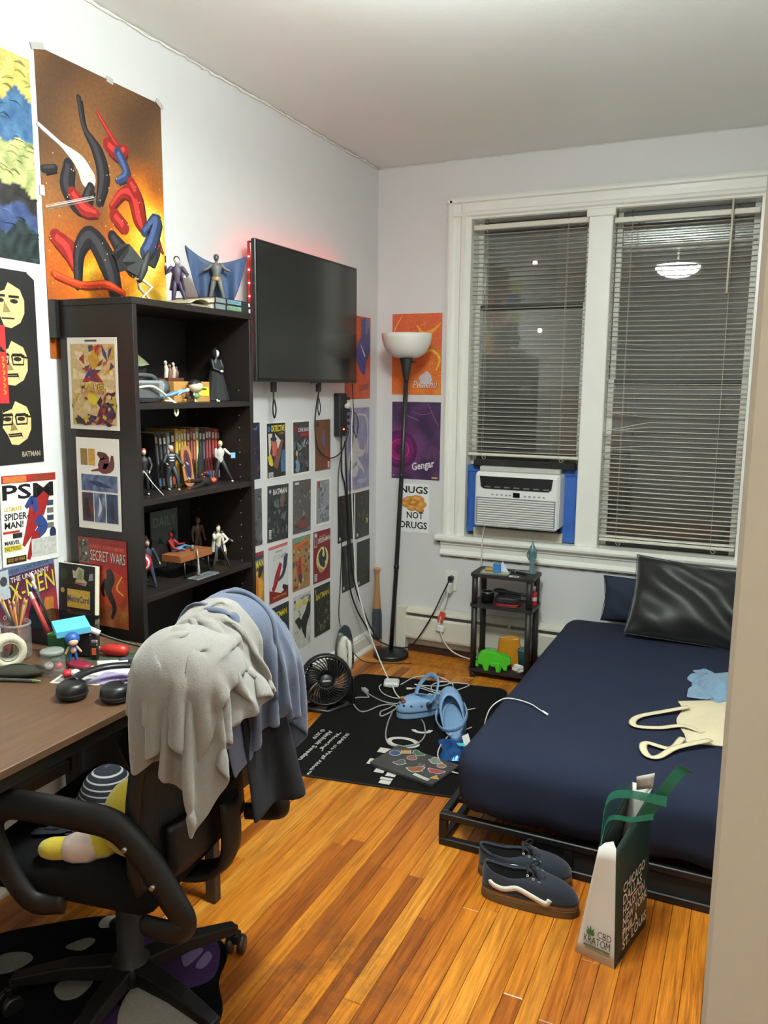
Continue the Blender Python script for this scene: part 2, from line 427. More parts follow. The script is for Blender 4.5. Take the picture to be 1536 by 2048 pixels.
# ---- floor: sub-floor slab and single oak strips
def wood_floor():
    m = bpy.data.materials.new('oak_strip'); m.use_nodes = True; nt = m.node_tree; b = nt.nodes['Principled BSDF']; lk = nt.links.new; N = nt.nodes.new
    geo = N('ShaderNodeNewGeometry'); oi = N('ShaderNodeObjectInfo')
    off = N('ShaderNodeVectorMath'); off.operation = 'MULTIPLY_ADD'
    off.inputs[1].default_value = (1, 1, 1)
    cmb = N('ShaderNodeCombineXYZ'); mu = N('ShaderNodeMath'); mu.operation = 'MULTIPLY'; mu.inputs[1].default_value = 37.0
    lk(oi.outputs['Random'], mu.inputs[0]); lk(mu.outputs[0], cmb.inputs[0]); lk(mu.outputs[0], cmb.inputs[1])
    lk(geo.outputs['Position'], off.inputs[0]); lk(cmb.outputs[0], off.inputs[2])
    mp = N('ShaderNodeMapping'); mp.inputs['Scale'].default_value = (42, 2.2, 1); lk(off.outputs[0], mp.inputs[0])
    g = N('ShaderNodeTexNoise'); g.inputs['Scale'].default_value = 1.0; g.inputs['Detail'].default_value = 6; g.inputs['Distortion'].default_value = 1.3; lk(mp.outputs[0], g.inputs['Vector'])
    mp2 = N('ShaderNodeMapping'); mp2.inputs['Scale'].default_value = (300, 9, 1); lk(off.outputs[0], mp2.inputs[0])
    g2 = N('ShaderNodeTexNoise'); g2.inputs['Scale'].default_value = 1.0; g2.inputs['Detail'].default_value = 3; lk(mp2.outputs[0], g2.inputs['Vector'])
    cr = N('ShaderNodeValToRGB'); e = cr.color_ramp.elements
    e[0].position = 0.0; e[0].color = L((148, 80, 22)); e[1].position = 1.0; e[1].color = L((212, 144, 54))
    for p, c in ((0.20, (178, 102, 28)), (0.40, (196, 120, 33)), (0.7, (206, 132, 40))): k = e.new(p); k.color = L(c)
    lk(oi.outputs['Random'], cr.inputs[0])
    mx = N('ShaderNodeMix'); mx.data_type = 'RGBA'; mx.blend_type = 'MULTIPLY'; mx.inputs[0].default_value = 1.0
    r2 = N('ShaderNodeValToRGB'); f = r2.color_ramp.elements; f[0].position = 0.34; f[0].color = (0.58, 0.50, 0.42, 1); f[1].position = 0.62; f[1].color = (1.05, 1.05, 1.05, 1)
    lk(g.outputs['Fac'], r2.inputs[0]); lk(cr.outputs[0], mx.inputs[6]); lk(r2.outputs[0], mx.inputs[7])
    m2 = N('ShaderNodeMix'); m2.data_type = 'RGBA'; m2.blend_type = 'MULTIPLY'; m2.inputs[0].default_value = 1.0
    r3 = N('ShaderNodeValToRGB'); f = r3.color_ramp.elements; f[0].position = 0.40; f[0].color = (0.76, 0.70, 0.62, 1); f[1].position = 0.55; f[1].color = (1, 1, 1, 1)
    lk(g2.outputs['Fac'], r3.inputs[0]); lk(mx.outputs[2], m2.inputs[6]); lk(r3.outputs[0], m2.inputs[7])
    # worn dark scuff where the chair rolls: a stain with its own ragged outline
    d = N('ShaderNodeVectorMath'); d.operation = 'DISTANCE'; d.inputs[1].default_value = (1.08, -2.55, 0)
    sn = N('ShaderNodeTexNoise'); sn.inputs['Scale'].default_value = 9; sn.inputs['Detail'].default_value = 8; sn.inputs['Roughness'].default_value = 0.75; lk(geo.outputs['Position'], sn.inputs['Vector'])
    lk(geo.outputs['Position'], d.inputs[0])
    mr = N('ShaderNodeMapRange'); mr.inputs['From Min'].default_value = 0.04; mr.inputs['From Max'].default_value = 0.33; mr.inputs['To Min'].default_value = 0.75; mr.inputs['To Max'].default_value = 0; lk(d.outputs['Value'], mr.inputs[0])
    mr2 = N('ShaderNodeMapRange'); mr2.inputs['From Min'].default_value = 0.46; mr2.inputs['From Max'].default_value = 0.62; lk(sn.outputs['Fac'], mr2.inputs[0])
    mm = N('ShaderNodeMath'); mm.operation = 'MULTIPLY'; lk(mr.outputs[0], mm.inputs[0]); lk(mr2.outputs[0], mm.inputs[1])
    m3 = N('ShaderNodeMix'); m3.data_type = 'RGBA'; lk(mm.outputs[0], m3.inputs[0]); lk(m2.outputs[2], m3.inputs[6]); m3.inputs[7].default_value = L((62, 46, 26))
    lk(m3.outputs[2], b.inputs['Base Color'])
    ro = N('ShaderNodeMapRange'); ro.inputs['To Min'].default_value = 0.24; ro.inputs['To Max'].default_value = 0.42; lk(sn.outputs['Fac'], ro.inputs[0]); lk(ro.outputs[0], b.inputs['Roughness'])
    bp = N('ShaderNodeBump'); bp.inputs['Strength'].default_value = 0.12; bp.inputs['Distance'].default_value = 0.002; lk(g2.outputs['Fac'], bp.inputs['Height']); lk(bp.outputs[0], b.inputs['Normal'])
    fl = struct(MB().span((-0.12, -5.4, -0.06), (3.12, 0.2, -0.0125)).build('floor', C((40, 24, 12), 0.8)))
    w = 0.0515
    unit = MB(); c = 0.02; ce = 0.0016
    V = [(0, 0, -1), (1, 0, -1), (1, 1, -1), (0, 1, -1), (0, 0, -0.12), (1, 0, -0.12), (1, 1, -0.12), (0, 1, -0.12), (c, ce, 0), (1-c, ce, 0), (1-c, 1-ce, 0), (c, 1-ce, 0)]
    unit.add(V, [(8, 9, 10, 11), (0, 1, 5, 4), (1, 2, 6, 5), (2, 3, 7, 6), (3, 0, 4, 7), (4, 5, 9, 8), (5, 6, 10, 9), (6, 7, 11, 10), (7, 4, 8, 11)])
    me = unit.mesh('plank'); me.materials.append(m)
    r = random.Random(3); cnt = 0
    def plank(x0, y0, lx, ly, rz=0):
        o = bpy.data.objects.new('plank', me); COL.objects.link(o); o.parent = fl
        o.location = (x0, y0, r.uniform(-0.0004, 0.0004)); o.scale = (lx, ly, 0.012); o.rotation_euler = (0, 0, rz)
    x = 0.0; i = 0
    while x < 2.98:
        y = -0.30 if x < 2.5 else -3.4
        end = -5.28
        first = True
        while y > end+0.02:
            l = r.uniform(0.65, 1.7) if not first else r.uniform(0.3, 1.3); first = False
            if y < -3.3: l = 2.2
            l = min(l, y-end)
            if y-l-end < 0.2: l = y-end
            plank(x+0.0004, y-l+0.0003, w-0.0008, l-0.0006); y -= l
        x += w; i += 1
    for k in range(5):      # border strips laid along the window wall
        xx = 0.0; y = -0.30+0.06*k
        while xx < 2.5:
            l = min(r.uniform(0.7, 1.4), 2.52-xx)
            plank(xx+l, y+0.0004, 0.0592, l-0.0006, PI/2); xx += l
    return fl
floor = wood_floor()

# ---- baseboard and the cracked joint between wall and ceiling
bb = MB()
prof = [(0, 0), (0.030, 0), (0.030, 0.012), (0.022, 0.022), (0.016, 0.026), (0.016, 0.085), (0.012, 0.094), (0.012, 0.100), (0.004, 0.112), (0, 0.114)]
def extr(mb, prof, y0, y1, fn=None):
    n = len(prof); V = [fn(p[0], y0, p[1]) if fn else (p[0], y0, p[1]) for p in prof]+[fn(p[0], y1, p[1]) if fn else (p[0], y1, p[1]) for p in prof]
    mb.add(V, [(i, i+1, n+i+1, n+i) for i in range(n-1)]+[tuple(range(n)), tuple(reversed(range(n, 2*n)))])
extr(bb, prof, -5.28, 0); struct(bb.build('baseboard_left', WHITE, fix=True))
r_ = random.Random(11); pts = []; rad = []
y = -3.4
while y < 0:
    pts.append((0.003+r_.uniform(0, 0.004), y, H-0.005+r_.uniform(-0.006, 0.002))); rad.append(r_.uniform(0.0015, 0.0065)); y += r_.uniform(0.015, 0.045)
struct(MB().tube(pts, rad, 6).build('trim_1', C((228, 224, 214), 0.5)))
r_ = random.Random(12); pts = []; rad = []; x = 0.0
while x < 2.5:
    pts.append((x, -0.002, H-0.003+r_.uniform(-0.003, 0.002))); rad.append(r_.uniform(0.001, 0.0035)); x += r_.uniform(0.02, 0.05)
struct(MB().tube(pts, rad, 6).build('trim_2', C((205, 203, 196), 0.5)))

# ================================================================ window
WL, WM0, WM1, WR = 0.548, 1.157, 1.273, 1.930
ZB, ZT = 0.715, 2.392
casing = struct(MB().span((WL-0.075, 0.0, ZT+0.0), (WR+0.075, 0.0125, ZT+0.02)).build('trim_3', WHITE))
def moulding(mb, a, b, wd, face, inward):
    """stepped casing board; profile across its width, between points a and b (x,z)"""
    pr = [(0, 0), (0, -0.024), (0.012, -0.030), (0.024, -0.030), (0.030, -0.020), (0.046, -0.017), (0.070, -0.017), (0.078, -0.024), (0.092, -0.026), (0.100, -0.016), (wd, -0.014), (wd, 0)]
    a = np.array(a); b = np.array(b); d = (b-a)/np.linalg.norm(b-a); i = np.array(inward)
    n = len(pr); V = []
    for p in (a, b):
        sg = 1 if p is a else -1
        for u, y in pr:
            q = p+i*u+d*u*sg*face; V.append((q[0], y, q[1]))
    mb.add(V, [(k, k+1, n+k+1, n+k) for k in range(n-1)]+[tuple(range(n)), tuple(reversed(range(n, 2*n)))])
OL, OR_, OT = 0.418, 2.060, 2.502
m1 = MB(); moulding(m1, (OL, 0.70), (OL, OT), 0.13, 0, (1, 0)); m1.build('side_casing', WHITE, casing, fix=True)
m1 = MB(); moulding(m1, (OR_, 0.70), (OR_, OT), 0.13, 0, (-1, 0)); m1.build('side_casing', WHITE, casing, fix=True)
m1 = MB(); moulding(m1, (OL-0.001, OT+0.001), (OR_+0.001, OT+0.001), 0.11, 0, (0, -1)); m1.build('head_casing', WHITE, casing, fix=True)
m1 = MB(); m1.span((WM0, -0.018, ZB-0.01), (WM1, 0.10, ZT), 0.004); m1.span((WM0-0.012, -0.024, ZT-0.035), (WM1+0.012, 0.0, ZT+0.004), 0.004); m1.build('mullion', WHITE, casing)
MB().span((OL+0.006, -0.0175, OT-0.112), (OL+0.128, 0.0, OT-0.003)).span((OR_-0.128, -0.0175, OT-0.112), (OR_-0.006, 0.0, OT-0.003)).build('corner_block', WHITE, casing)
# jambs and head of the reveal
for x0, x1 in ((0.50, WL), (WR, 1.975)):
    MB().span((x0, -0.001, ZB-0.02), (x1, 0.16, ZT+0.03), 0.002).build('jamb', WHITE, casing)
MB().span((WL, 0.001, ZT-0.001), (WR, 0.16, ZT+0.045), 0.002).build('jamb_head', WHITE, casing)
sp = [(0.17, -0.055), (0.17, 0), (-0.045, 0), (-0.055, -0.006), (-0.058, -0.018), (-0.055, -0.030), (-0.045, -0.036), (0, -0.036), (0, -0.055)]
n_ = len(sp); V = [(0.388, y, 0.708+z) for y, z in sp]+[(2.09, y, 0.708+z) for y, z in sp]
MB().add(V, [(k, k+1, n_+k+1, n_+k) for k in range(n_-1)]+[tuple(range(n_)), tuple(reversed(range(n_, 2*n_)))]).build('stool', WHITE, casing, fix=True)
sp = [(0, 0.672), (-0.030, 0.672), (-0.030, 0.655), (-0.020, 0.648), (-0.018, 0.622), (-0.026, 0.612), (-0.030, 0.600), (-0.026, 0.590), (-0.012, 0.584), (0, 0.584)]
n_ = len(sp); V = [(0.412, y, z) for y, z in sp]+[(2.07, y, z) for y, z in sp]
MB().add(V, [(k, k+1, n_+k+1, n_+k) for k in range(n_-1)]+[tuple(range(n_)), tuple(reversed(range(n_, 2*n_)))]).build('apron', WHITE, casing, fix=True)
# flaking paint under the apron
r_ = random.Random(5); pts = []; rad = []; x = 0.41
while x < 2.07: pts.append((x, -0.004, 0.581+r_.uniform(-0.003, 0.003))); rad.append(r_.uniform(0.001, 0.005)); x += r_.uniform(0.01, 0.04)
MB().tube(pts, rad, 6).build('peeling_edge', C((120, 116, 108), 0.6), casing)

def glass_mat():
    m = bpy.data.materials.new('window_glass'); m.use_nodes = True; nt = m.node_tree; nt.nodes.remove(nt.nodes['Principled BSDF']); N = nt.nodes.new; lk = nt.links.new
    out = nt.nodes['Material Output']; tr = N('ShaderNodeBsdfTransparent'); gl = N('ShaderNodeBsdfGlossy'); gl.inputs['Roughness'].default_value = 0.015
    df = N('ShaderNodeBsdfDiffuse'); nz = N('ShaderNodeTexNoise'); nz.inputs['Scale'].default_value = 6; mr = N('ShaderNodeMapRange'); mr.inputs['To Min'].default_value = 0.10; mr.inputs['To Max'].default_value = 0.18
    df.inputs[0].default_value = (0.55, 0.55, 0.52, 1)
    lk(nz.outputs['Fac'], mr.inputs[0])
    fr = N('ShaderNodeFresnel'); fr.inputs['IOR'].default_value = 1.75
    a = N('ShaderNodeMixShader'); lk(fr.outputs[0], a.inputs[0]); lk(tr.outputs[0], a.inputs[1]); lk(gl.outputs[0], a.inputs[2])
    b = N('ShaderNodeMixShader'); lk(mr.outputs[0], b.inputs[0]); lk(a.outputs[0], b.inputs[1]); lk(df.outputs[0], b.inputs[2]); lk(b.outputs[0], out.inputs[0])  # pale diffuse haze mixed in to imitate room reflection and lamp glare
    return m
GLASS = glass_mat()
SASH = C((214, 212, 203), 0.35); SASHD = C((58, 58, 56), 0.4)
def window(nm, x0, x1, low):
    w = struct(MB().span((x0, 0.135, ZB-0.02), (x0+0.012, 0.16, ZT)).build(nm, SASH))
    MB().span((x1-0.012, 0.135, ZB-0.02), (x1, 0.16, ZT)).build('stop', SASH, w)
    for z0, z1, yy, n1, n2 in ((1.50, ZT, 0.122, 'upper_sash', 'pane'), (low, low+0.86, 0.088, 'lower_sash', 'pane')):
        m_ = MB(); m_.span((x0+0.001, yy-0.014, z0), (x0+0.030, yy+0.014, z1), 0.002); m_.span((x1-0.030, yy-0.014, z0), (x1-0.001, yy+0.014, z1), 0.002)
        m_.span((x0+0.03, yy-0.014, z1-0.022), (x1-0.03, yy+0.014, z1), 0.002, 1); m_.span((x0+0.03, yy-0.014, z0), (x1-0.03, yy+0.014, z0+0.022), 0.002, 1)
        sh = m_.build(n1, [SASH, SASHD], w)
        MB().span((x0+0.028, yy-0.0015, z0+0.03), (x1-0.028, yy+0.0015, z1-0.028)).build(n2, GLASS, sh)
    return w
window('window_1', WL, WM0, 1.10); window('window_2', WM1, WR, ZB-0.006)

# ---- venetian blinds
SLAT = mat('blind_slat', (214, 208, 194), 0.38, var=0.02, scale=30)
def slat_mesh(w, bend=None):
    mb = MB(); nx = 13; V = []; F = []
    for zz in (0.0004, -0.0004):
        for i in range(nx):
            for k, (yy, h) in enumerate(((-0.0125, 0), (-0.005, 0.0018), (0.005, 0.0018), (0.0125, 0))):
                u = i/(nx-1); x = (u-0.5)*w; dz = -0.0035*math.sin(PI*u)*0.4
                dy = 0
                if bend and u < 0.32: k2 = (0.32-u)/0.32; dz += bend*k2; dy -= abs(bend)*0.3*k2
                V.append((x, yy+dy, h+zz+dz))
    q = nx*4
    for i in range(nx-1):
        for k in range(3):
            a = i*4+k; F.append((a, a+4, a+5, a+1)); F.append((q+a, q+a+1, q+a+5, q+a+4))
        F.append((i*4, q+i*4, q+i*4+4, i*4+4)); F.append((i*4+3, i*4+7, q+i*4+7, q+i*4+3))
    for i in (0, nx-1): F.append((i*4, i*4+1, q+i*4+1, q+i*4)); F.append((i*4+1, i*4+2, q+i*4+2, q+i*4+1)); F.append((i*4+2, i*4+3, q+i*4+3, q+i*4+2))
    mb.add(V, F, True); me = mb.mesh('slat'); me.materials.append(SLAT); return me
def blind(label, x0, x1, ztop, zbot, pitch, wand=False, broken=()):
    xc = (x0+x1)/2; w = x1-x0-0.008
    t = thing('window_blind', label, 'blind', (xc, 0.018, zbot))
    MB().box((0, 0.004, ztop-zbot), (w, 0.030, 0.026), bev=0.003).build('headrail', SLAT, t)
    n = int((ztop-zbot-0.035)/pitch); me = slat_mesh(w); r = random.Random(int(x0*100)); vari = {}
    for k in range(n):
        z = 0.016+pitch*(k+0.3); b = broken.get(k) if broken else None
        mm = me
        if b is not None: mm = vari.setdefault(b, slat_mesh(w, b))
        o = bpy.data.objects.new('slat', mm); COL.objects.link(o); o.parent = t
        o.location = (r.uniform(-.0015, .0015), 0, z+r.uniform(-0.0012, 0.0012)); o.rotation_euler = (r.gauss(-0.02, 0.03), r.gauss(0, 0.0012), 0)
        if r.random() < 0.06: o.rotation_euler = (r.uniform(-0.5, 0.4), 0, 0)
    MB().box((0, 0, 0.004), (w, 0.024, 0.016), bev=0.004).build('bottom_rail', SLAT, t)
    for u in (-0.37, 0.33):
        c = MB()
        for yy in (-0.0135, 0.0135): c.tube([(u*w, yy, ztop-zbot-0.01), (u*w, yy, 0.0)], 0.0009, 5)
        c.build('ladder_cord', C((190, 184, 170), 0.8), t)
        MB().tube(catmull([(u*w, -0.014, -0.002), (u*w+0.012, -0.016, -0.020), (u*w+0.026, -0.016, -0.010), (u*w+0.008, -0.016, -0.002)], 5), 0.0012, 5).build('cord_end', C((200, 196, 184), 0.8), t)
        MB().tube([(u*w, -0.013, ztop-zbot+0.010), (u*w, -0.012, ztop-zbot+0.04)], 0.0035, 6).build('hook', C((90, 84, 74), 0.5), t)
    if wand:
        MB().tube([(0.208, -0.030, ztop-zbot+0.055), (0.206, -0.032, ztop-zbot-0.37)], 0.0048, 8).build('tilt_wand', C((212, 206, 186), 0.3), t)
    return t
blind('white slatted blind hanging above the air conditioner', WL, WM0, 2.352, 1.158, 0.0236)
blind('long white slatted blind with tilt wand and bent slats', WM1, WR, 2.338, 0.745, 0.0236, True, {24: -0.028, 25: -0.05, 26: 0.02, 20: -0.018, 40: 0.012, 41: 0.010})
# ================================================================ everything printed
want('Pikachu', 'Gengar', 'NUGS', 'NOT', 'DRUGS', 'LUCARIO', 'DETECTIVE', 'COMICS', 'BATMAN', 'ONE BAD', 'AMAZING', 'SPIDER-MAN', 'PSM', 'ULTIMATE', 'SPIDER-', 'MAN!', 'MARVEL', 'NEMESIS', 'GOD OF WAR',
     'MARVEL COMICS GROUP', 'THE UNCANNY', 'X-MEN', 'CHILD OF', 'LIGHT AND', 'DARKNESS', 'MARVEL SUPER HEROES', 'SECRET WARS', 'SUPERHEROES', 'MetroCard', 'DAILY', 'CBD', 'KRATOM', 'CHICAGO', 'DALLAS', 'HOUSTON', 'NEW YORK', 'PHILA', 'ST. LOUIS',
     'IKEA\u00ae c/o Virgil Abloh\u2122', '"Flooring"', 'Almhult Sweden', '\u00a9 2019', 'MAN')
bake_text()
PY, PZ = (0, 1, 0), (0, 0, 1)            # right / up on the left wall, seen from the room
PX = (1, 0, 0)                           # right on the window wall
def nz2(u, v, s=1.0, seed=0.0):
    return 0.5+0.25*(math.sin(u*s*7.1+1.7*math.sin(v*s*5.3+seed)+seed)+math.sin(v*s*6.3-u*s*3.1+1.3*math.sin(u*s*4.7-seed)+2*seed))
def mixc(a, b, t): t = min(1, max(0, t)); return tuple(a[i]+(b[i]-a[i])*t for i in range(3))
def wallL(name, label, cat, y0, z0, y1, z1, rgb=(225, 224, 220), group=None, tilt=0.0, off=0.0):
    o = sheet(name, label, cat, y1-y0, z1-z0, (off, y0, z0), PY, PZ, rgb, group=group, tilt=tilt)
    return o, Print(y1-y0, z1-z0, SEEDN[0])

# ---- big posters above the desk (known artworks and characters are left out: plain stand-ins in their colours)
o, p = wallL('art_poster', 'blue and yellow brushstroke poster cut by the left frame edge', 'poster', -2.75, 1.875, -2.372, 2.44, (40, 60, 90))
def bands(u, v):
    w = v+0.025*math.sin(u*11+v*9)+0.02*math.sin(u*23+4)
    if w > 0.80: c = mixc((205, 190, 96), (226, 214, 130), nz2(u, v, 6))
    elif w > 0.60: c = mixc((48, 88, 138), (90, 130, 165), nz2(u, v, 7, 2))
    elif w > 0.36: c = mixc((150, 160, 100), (215, 212, 140), nz2(u, v, 6, 4))
    elif w > 0.26: c = mixc((28, 26, 28), (60, 54, 52), nz2(u, v, 8, 1))
    elif w > 0.16: c = mixc((44, 58, 104), (80, 100, 140), nz2(u, v, 7, 3))
    else: c = mixc((18, 24, 24), (50, 70, 70), nz2(u, v, 9, 5))
    return c
p.field(46, 70, bands)
for k in range(120):
    u, v = p.r.random(), p.r.random(); c = bands(u, v); f = p.r.uniform(0.65, 1.25)
    p.stroke([(u-0.05, v+p.r.uniform(-.012, .012)), (u, v+0.012), (u+0.05, v+p.r.uniform(-.012, .012))], [0.004, 0.016, 0.004], tuple(min(255, x*f) for x in c))
p.build(o)
o, p = wallL('action_poster', 'large brown and fiery orange poster with leaping red and dark shapes', 'poster', -2.350, 1.60, -1.803, 2.490, (120, 80, 50))
def fire(u, v):
    V = (v-0.24)/0.76
    g = max(0, 1-math.hypot((u-0.85)/0.42, (V-0.40)/0.32))+1.1*max(0, 1-math.hypot((u-0.92)/0.55, (V-0.06)/0.32))+0.6*max(0, 1-math.hypot((u-0.3)/0.4, (V-0.10)/0.3))
    g *= 0.65+0.7*nz2(u, V, 2.2, 1.0)
    c = mixc((92, 62, 40), (150, 98, 52), nz2(u, V, 1.2, 3))
    c = mixc(c, (206, 96, 22), min(1, g*1.8+max(0, 0.5-V)*0.8)); c = mixc(c, (250, 170, 30), (g-0.30)*2.4); return mixc(c, (255, 236, 120), (g-0.62)*2.5)
p.field(50, 80, fire)
Vv = lambda v: 0.24+0.76*v
def limbs(lst, rgb):
    lt = tuple(min(255, q*1.35+14) for q in rgb); dk_ = tuple(q*.6 for q in rgb)
    for pts, wd in lst:
        P = [(a, Vv(b)) for a, b in pts]; wd = [w*.74 for w in wd]; p.stroke([(a+.010, b-.006) for a, b in P], [w*1.08 for w in wd], dk_)
        for (a, b), w in ((P[0], wd[0]), (P[-1], wd[-1])): p.ell(a, b, w*.52, w*.52, rgb, 14)
        p.stroke(P, wd, rgb); p.stroke([(a-.006, b+.004) for a, b in P], [w*.38 for w in wd], lt)
DK, RD, BL, WH = (38, 34, 38), (146, 32, 28), (52, 66, 100), (214, 206, 202)
limbs([([(0.30, 0.86), (0.33, 0.74), (0.42, 0.66), (0.46, 0.55), (0.42, 0.42)], [0.05, 0.05, 0.12, 0.13, 0.06])], DK)
limbs([([(0.44, 0.83), (0.54, 0.75), (0.60, 0.71)], [0.03, 0.05, 0.06]), ([(0.52, 0.70), (0.60, 0.68), (0.66, 0.71)], [0.12, 0.13, 0.08])], RD)
limbs([([(0.60, 0.68), (0.66, 0.60), (0.58, 0.55)], [0.10, 0.08, 0.05])], BL)
limbs([([(0.0, 0.68), (0.15, 0.63), (0.28, 0.58), (0.34, 0.52)], [0.03, 0.03, 0.12, 0.16])], WH)
limbs([([(0.20, 0.55), (0.18, 0.45), (0.28, 0.38), (0.36, 0.48)], [0.10, 0.14, 0.12, 0.08]), ([(0.02, 0.50), (0.10, 0.52)], [0.06, 0.05])], DK)
limbs([([(0.52, 0.42), (0.62, 0.50), (0.72, 0.50), (0.76, 0.40), (0.80, 0.34)], [0.05, 0.08, 0.18, 0.16, 0.06]), ([(0.70, 0.56), (0.74, 0.52)], [0.10, 0.10]), ([(0.88, 0.40), (0.93, 0.30), (0.97, 0.26)], [0.05, 0.06, 0.02]), ([(0.22, 0.43), (0.30, 0.38), (0.40, 0.37)], [0.10, 0.13, 0.06]), ([(0.55, 0.38), (0.62, 0.34)], [0.12, 0.12]), ([(0.08, 0.22), (0.16, 0.18), (0.20, 0.10)], [0.12, 0.16, 0.06])], RD)
limbs([([(0.80, 0.34), (0.92, 0.42), (0.86, 0.30), (0.80, 0.24)], [0.08, 0.12, 0.14, 0.12])], BL)
limbs([([(0.22, 0.02), (0.24, 0.18), (0.34, 0.26), (0.46, 0.16), (0.52, 0.02)], [0.06, 0.10, 0.16, 0.20, 0.14]), ([(0.52, 0.28), (0.60, 0.22), (0.68, 0.14)], [0.10, 0.16, 0.12])], DK)
limbs([([(0.05, 0.06), (0.25, 0.03), (0.45, 0.05), (0.60, 0.02)], [0.05, 0.05, 0.06, 0.04])], (212, 60, 24))
limbs([([(0.02, 0.34), (0.20, 0.39), (0.38, 0.44)], [0.006, 0.008, 0.006])], (228, 220, 205))
for k in range(60): p.ell(p.r.random(), p.r.uniform(0.24, 0.7), 0.004, 0.004, (250, 214, 120), 6)
p.build(o); tape(o, p.w, p.h, [(0.02, 1.0, 0.3, 0.05), (0.55, 1.0, -0.1, 0.03), (0.99, 1.0, -0.5, 0.04), (0.0, 0.55, 1.57, 0.03)])
o, p = wallL('portrait_poster', 'black poster with three pale stencilled faces in a column', 'poster', -2.80, 1.288, -2.398, 1.845, (26, 24, 24))
SK = (226, 204, 142)
def face(cy, glasses, beard):
    x = 0.745
    p.poly([(x-.10, cy+.085), (x+.02, cy+.115), (x+.12, cy+.085), (x+.155, cy+.03), (x+.15, cy-.035), (x+.11, cy-.085), (x+.03, cy-.115), (x-.03, cy-.11), (x-.06, cy-.06), (x-.10, cy-.02), (x-.085, cy+.03)], SK)
    p.poly([(x-.10, cy+.085), (x+.02, cy+.115), (x-.01, cy+.075), (x-.09, cy+.055)], (26, 24, 24))
    p.poly([(x-.02, cy+.02), (x+.03, cy-.035), (x-.035, cy-.04)], (150, 128, 80))
    for dx in (-.055, .065):
        p.ell(x+dx, cy+.022, .035, .016, (40, 34, 30), 12); p.stroke([(x+dx-.045, cy+.044), (x+dx+.045, cy+.046)], .018, (34, 28, 26), False)
    p.stroke([(x-.05, cy-.068), (x+.06, cy-.066)], [.012, .03, .012], (52, 38, 30), False)
    if glasses:
        for dx in (-.062, .070): p.stroke([(x+dx-.055, cy+.04), (x+dx+.055, cy+.042), (x+dx+.045, cy-.005), (x+dx-.045, cy-.006), (x+dx-.055, cy+.04)], .014, (28, 24, 22), False)
        p.stroke([(x+.1, cy+.035), (x+.155, cy+.032)], .014, (28, 24, 22), False)
    if beard: p.poly([(x-.06, cy-.055), (x+.06, cy-.05), (x+.075, cy-.082), (x+.05, cy-.06), (x-.05, cy-.062)], (36, 28, 26))
face(0.82, False, False); face(0.525, True, True); face(0.215, True, True)
p.text('BATMAN', 0.80, 0.035, 0.028, (190, 168, 150), w=0.165, bold=True); p.build(o); tape(o, p.w, p.h, [(0.98, 0.99, -0.6, 0.035)])
o, p = wallL('red_flyer', 'narrow red flyer overlapping the black face poster', 'flyer', -2.76, 1.466, -2.515, 1.687, (186, 42, 44), off=0.004)
p.stroke([(0.80, 0.72), (0.9, 0.70), (0.98, 0.66)], [0.02, 0.07, 0.01], (30, 20, 20))
for k in range(6): p.stroke([(0.93, 0.60-0.085*k), (0.96, 0.57-0.085*k), (0.94, 0.54-0.085*k)], 0.02, (214, 150, 50))
p.build(o)
o, p = wallL('magazine_cover', 'glossy magazine cover with bold black masthead above the desk', 'magazine', -2.572, 0.989, -2.364, 1.262, (226, 224, 218), tilt=-0.03, off=0.003)
p.rect(0.02, 0.90, 0.98, 0.985, (176, 40, 34)).rect(0.05, 0.905, 0.45, 0.975, (214, 120, 60)).rect(0.55, 0.91, 0.92, 0.98, (150, 60, 40))
p.stroke([(0.36, 0.20), (0.52, 0.42), (0.62, 0.58), (0.74, 0.72), (0.86, 0.84)], [0.05, 0.2, 0.30, 0.22, 0.10], (164, 40, 40))
p.stroke([(0.42, 0.62), (0.56, 0.70), (0.60, 0.56)], [0.06, 0.14, 0.08], (50, 70, 130)); p.stroke([(0.62, 0.50), (0.72, 0.38), (0.58, 0.26), (0.72, 0.10)], [0.16, 0.18, 0.12, 0.06], (54, 74, 136))
p.stroke([(0.60, 0.34), (0.50, 0.16), (0.44, 0.04)], [0.14, 0.10, 0.06], (160, 36, 36)); p.ell(0.90, 0.30, 0.06, 0.09, (40, 54, 84))
p.text('PSM', 0.03, 0.72, 0.165, (24, 24, 26), w=0.90, bold=True)
p.text('ULTIMATE', 0.05, 0.60, 0.045, (222, 200, 60), w=0.30, bold=True, outline=None).text('SPIDER-', 0.05, 0.50, 0.075, (28, 28, 32), w=0.42, bold=True).text('MAN!', 0.05, 0.41, 0.075, (28, 28, 32), w=0.32, bold=True)
p.rect(0.02, 0.36, 0.30, 0.385, (190, 60, 40)).rect(0.18, 0.30, 0.34, 0.355, (40, 40, 44)).text('MARVEL', 0.04, 0.235, 0.045, (30, 30, 34), w=0.26, bold=True).rect(0.03, 0.165, 0.33, 0.225, (224, 204, 70)).text('NEMESIS', 0.045, 0.175, 0.04, (40, 34, 20), w=0.26)
p.rect(0.06, 0.03, 0.40, 0.10, (60, 34, 26)).text('GOD OF WAR', 0.08, 0.05, 0.035, (214, 180, 70), w=0.30); p.rect(0.50, 0.06, 0.96, 0.26, (206, 204, 198))
for k in range(4): p.rect(0.80, 0.36+0.085*k, 0.92, 0.42+0.085*k, p.r.choice([(90, 92, 98), (60, 70, 90), (120, 116, 110)]))
p.build(o)
o, p = wallL('comic_cover', 'creased comic cover with yellow block title behind the pencil jar', 'comic', -2.585, 0.715, -2.372, 0.985, (120, 40, 60), tilt=0.05, off=0.002)
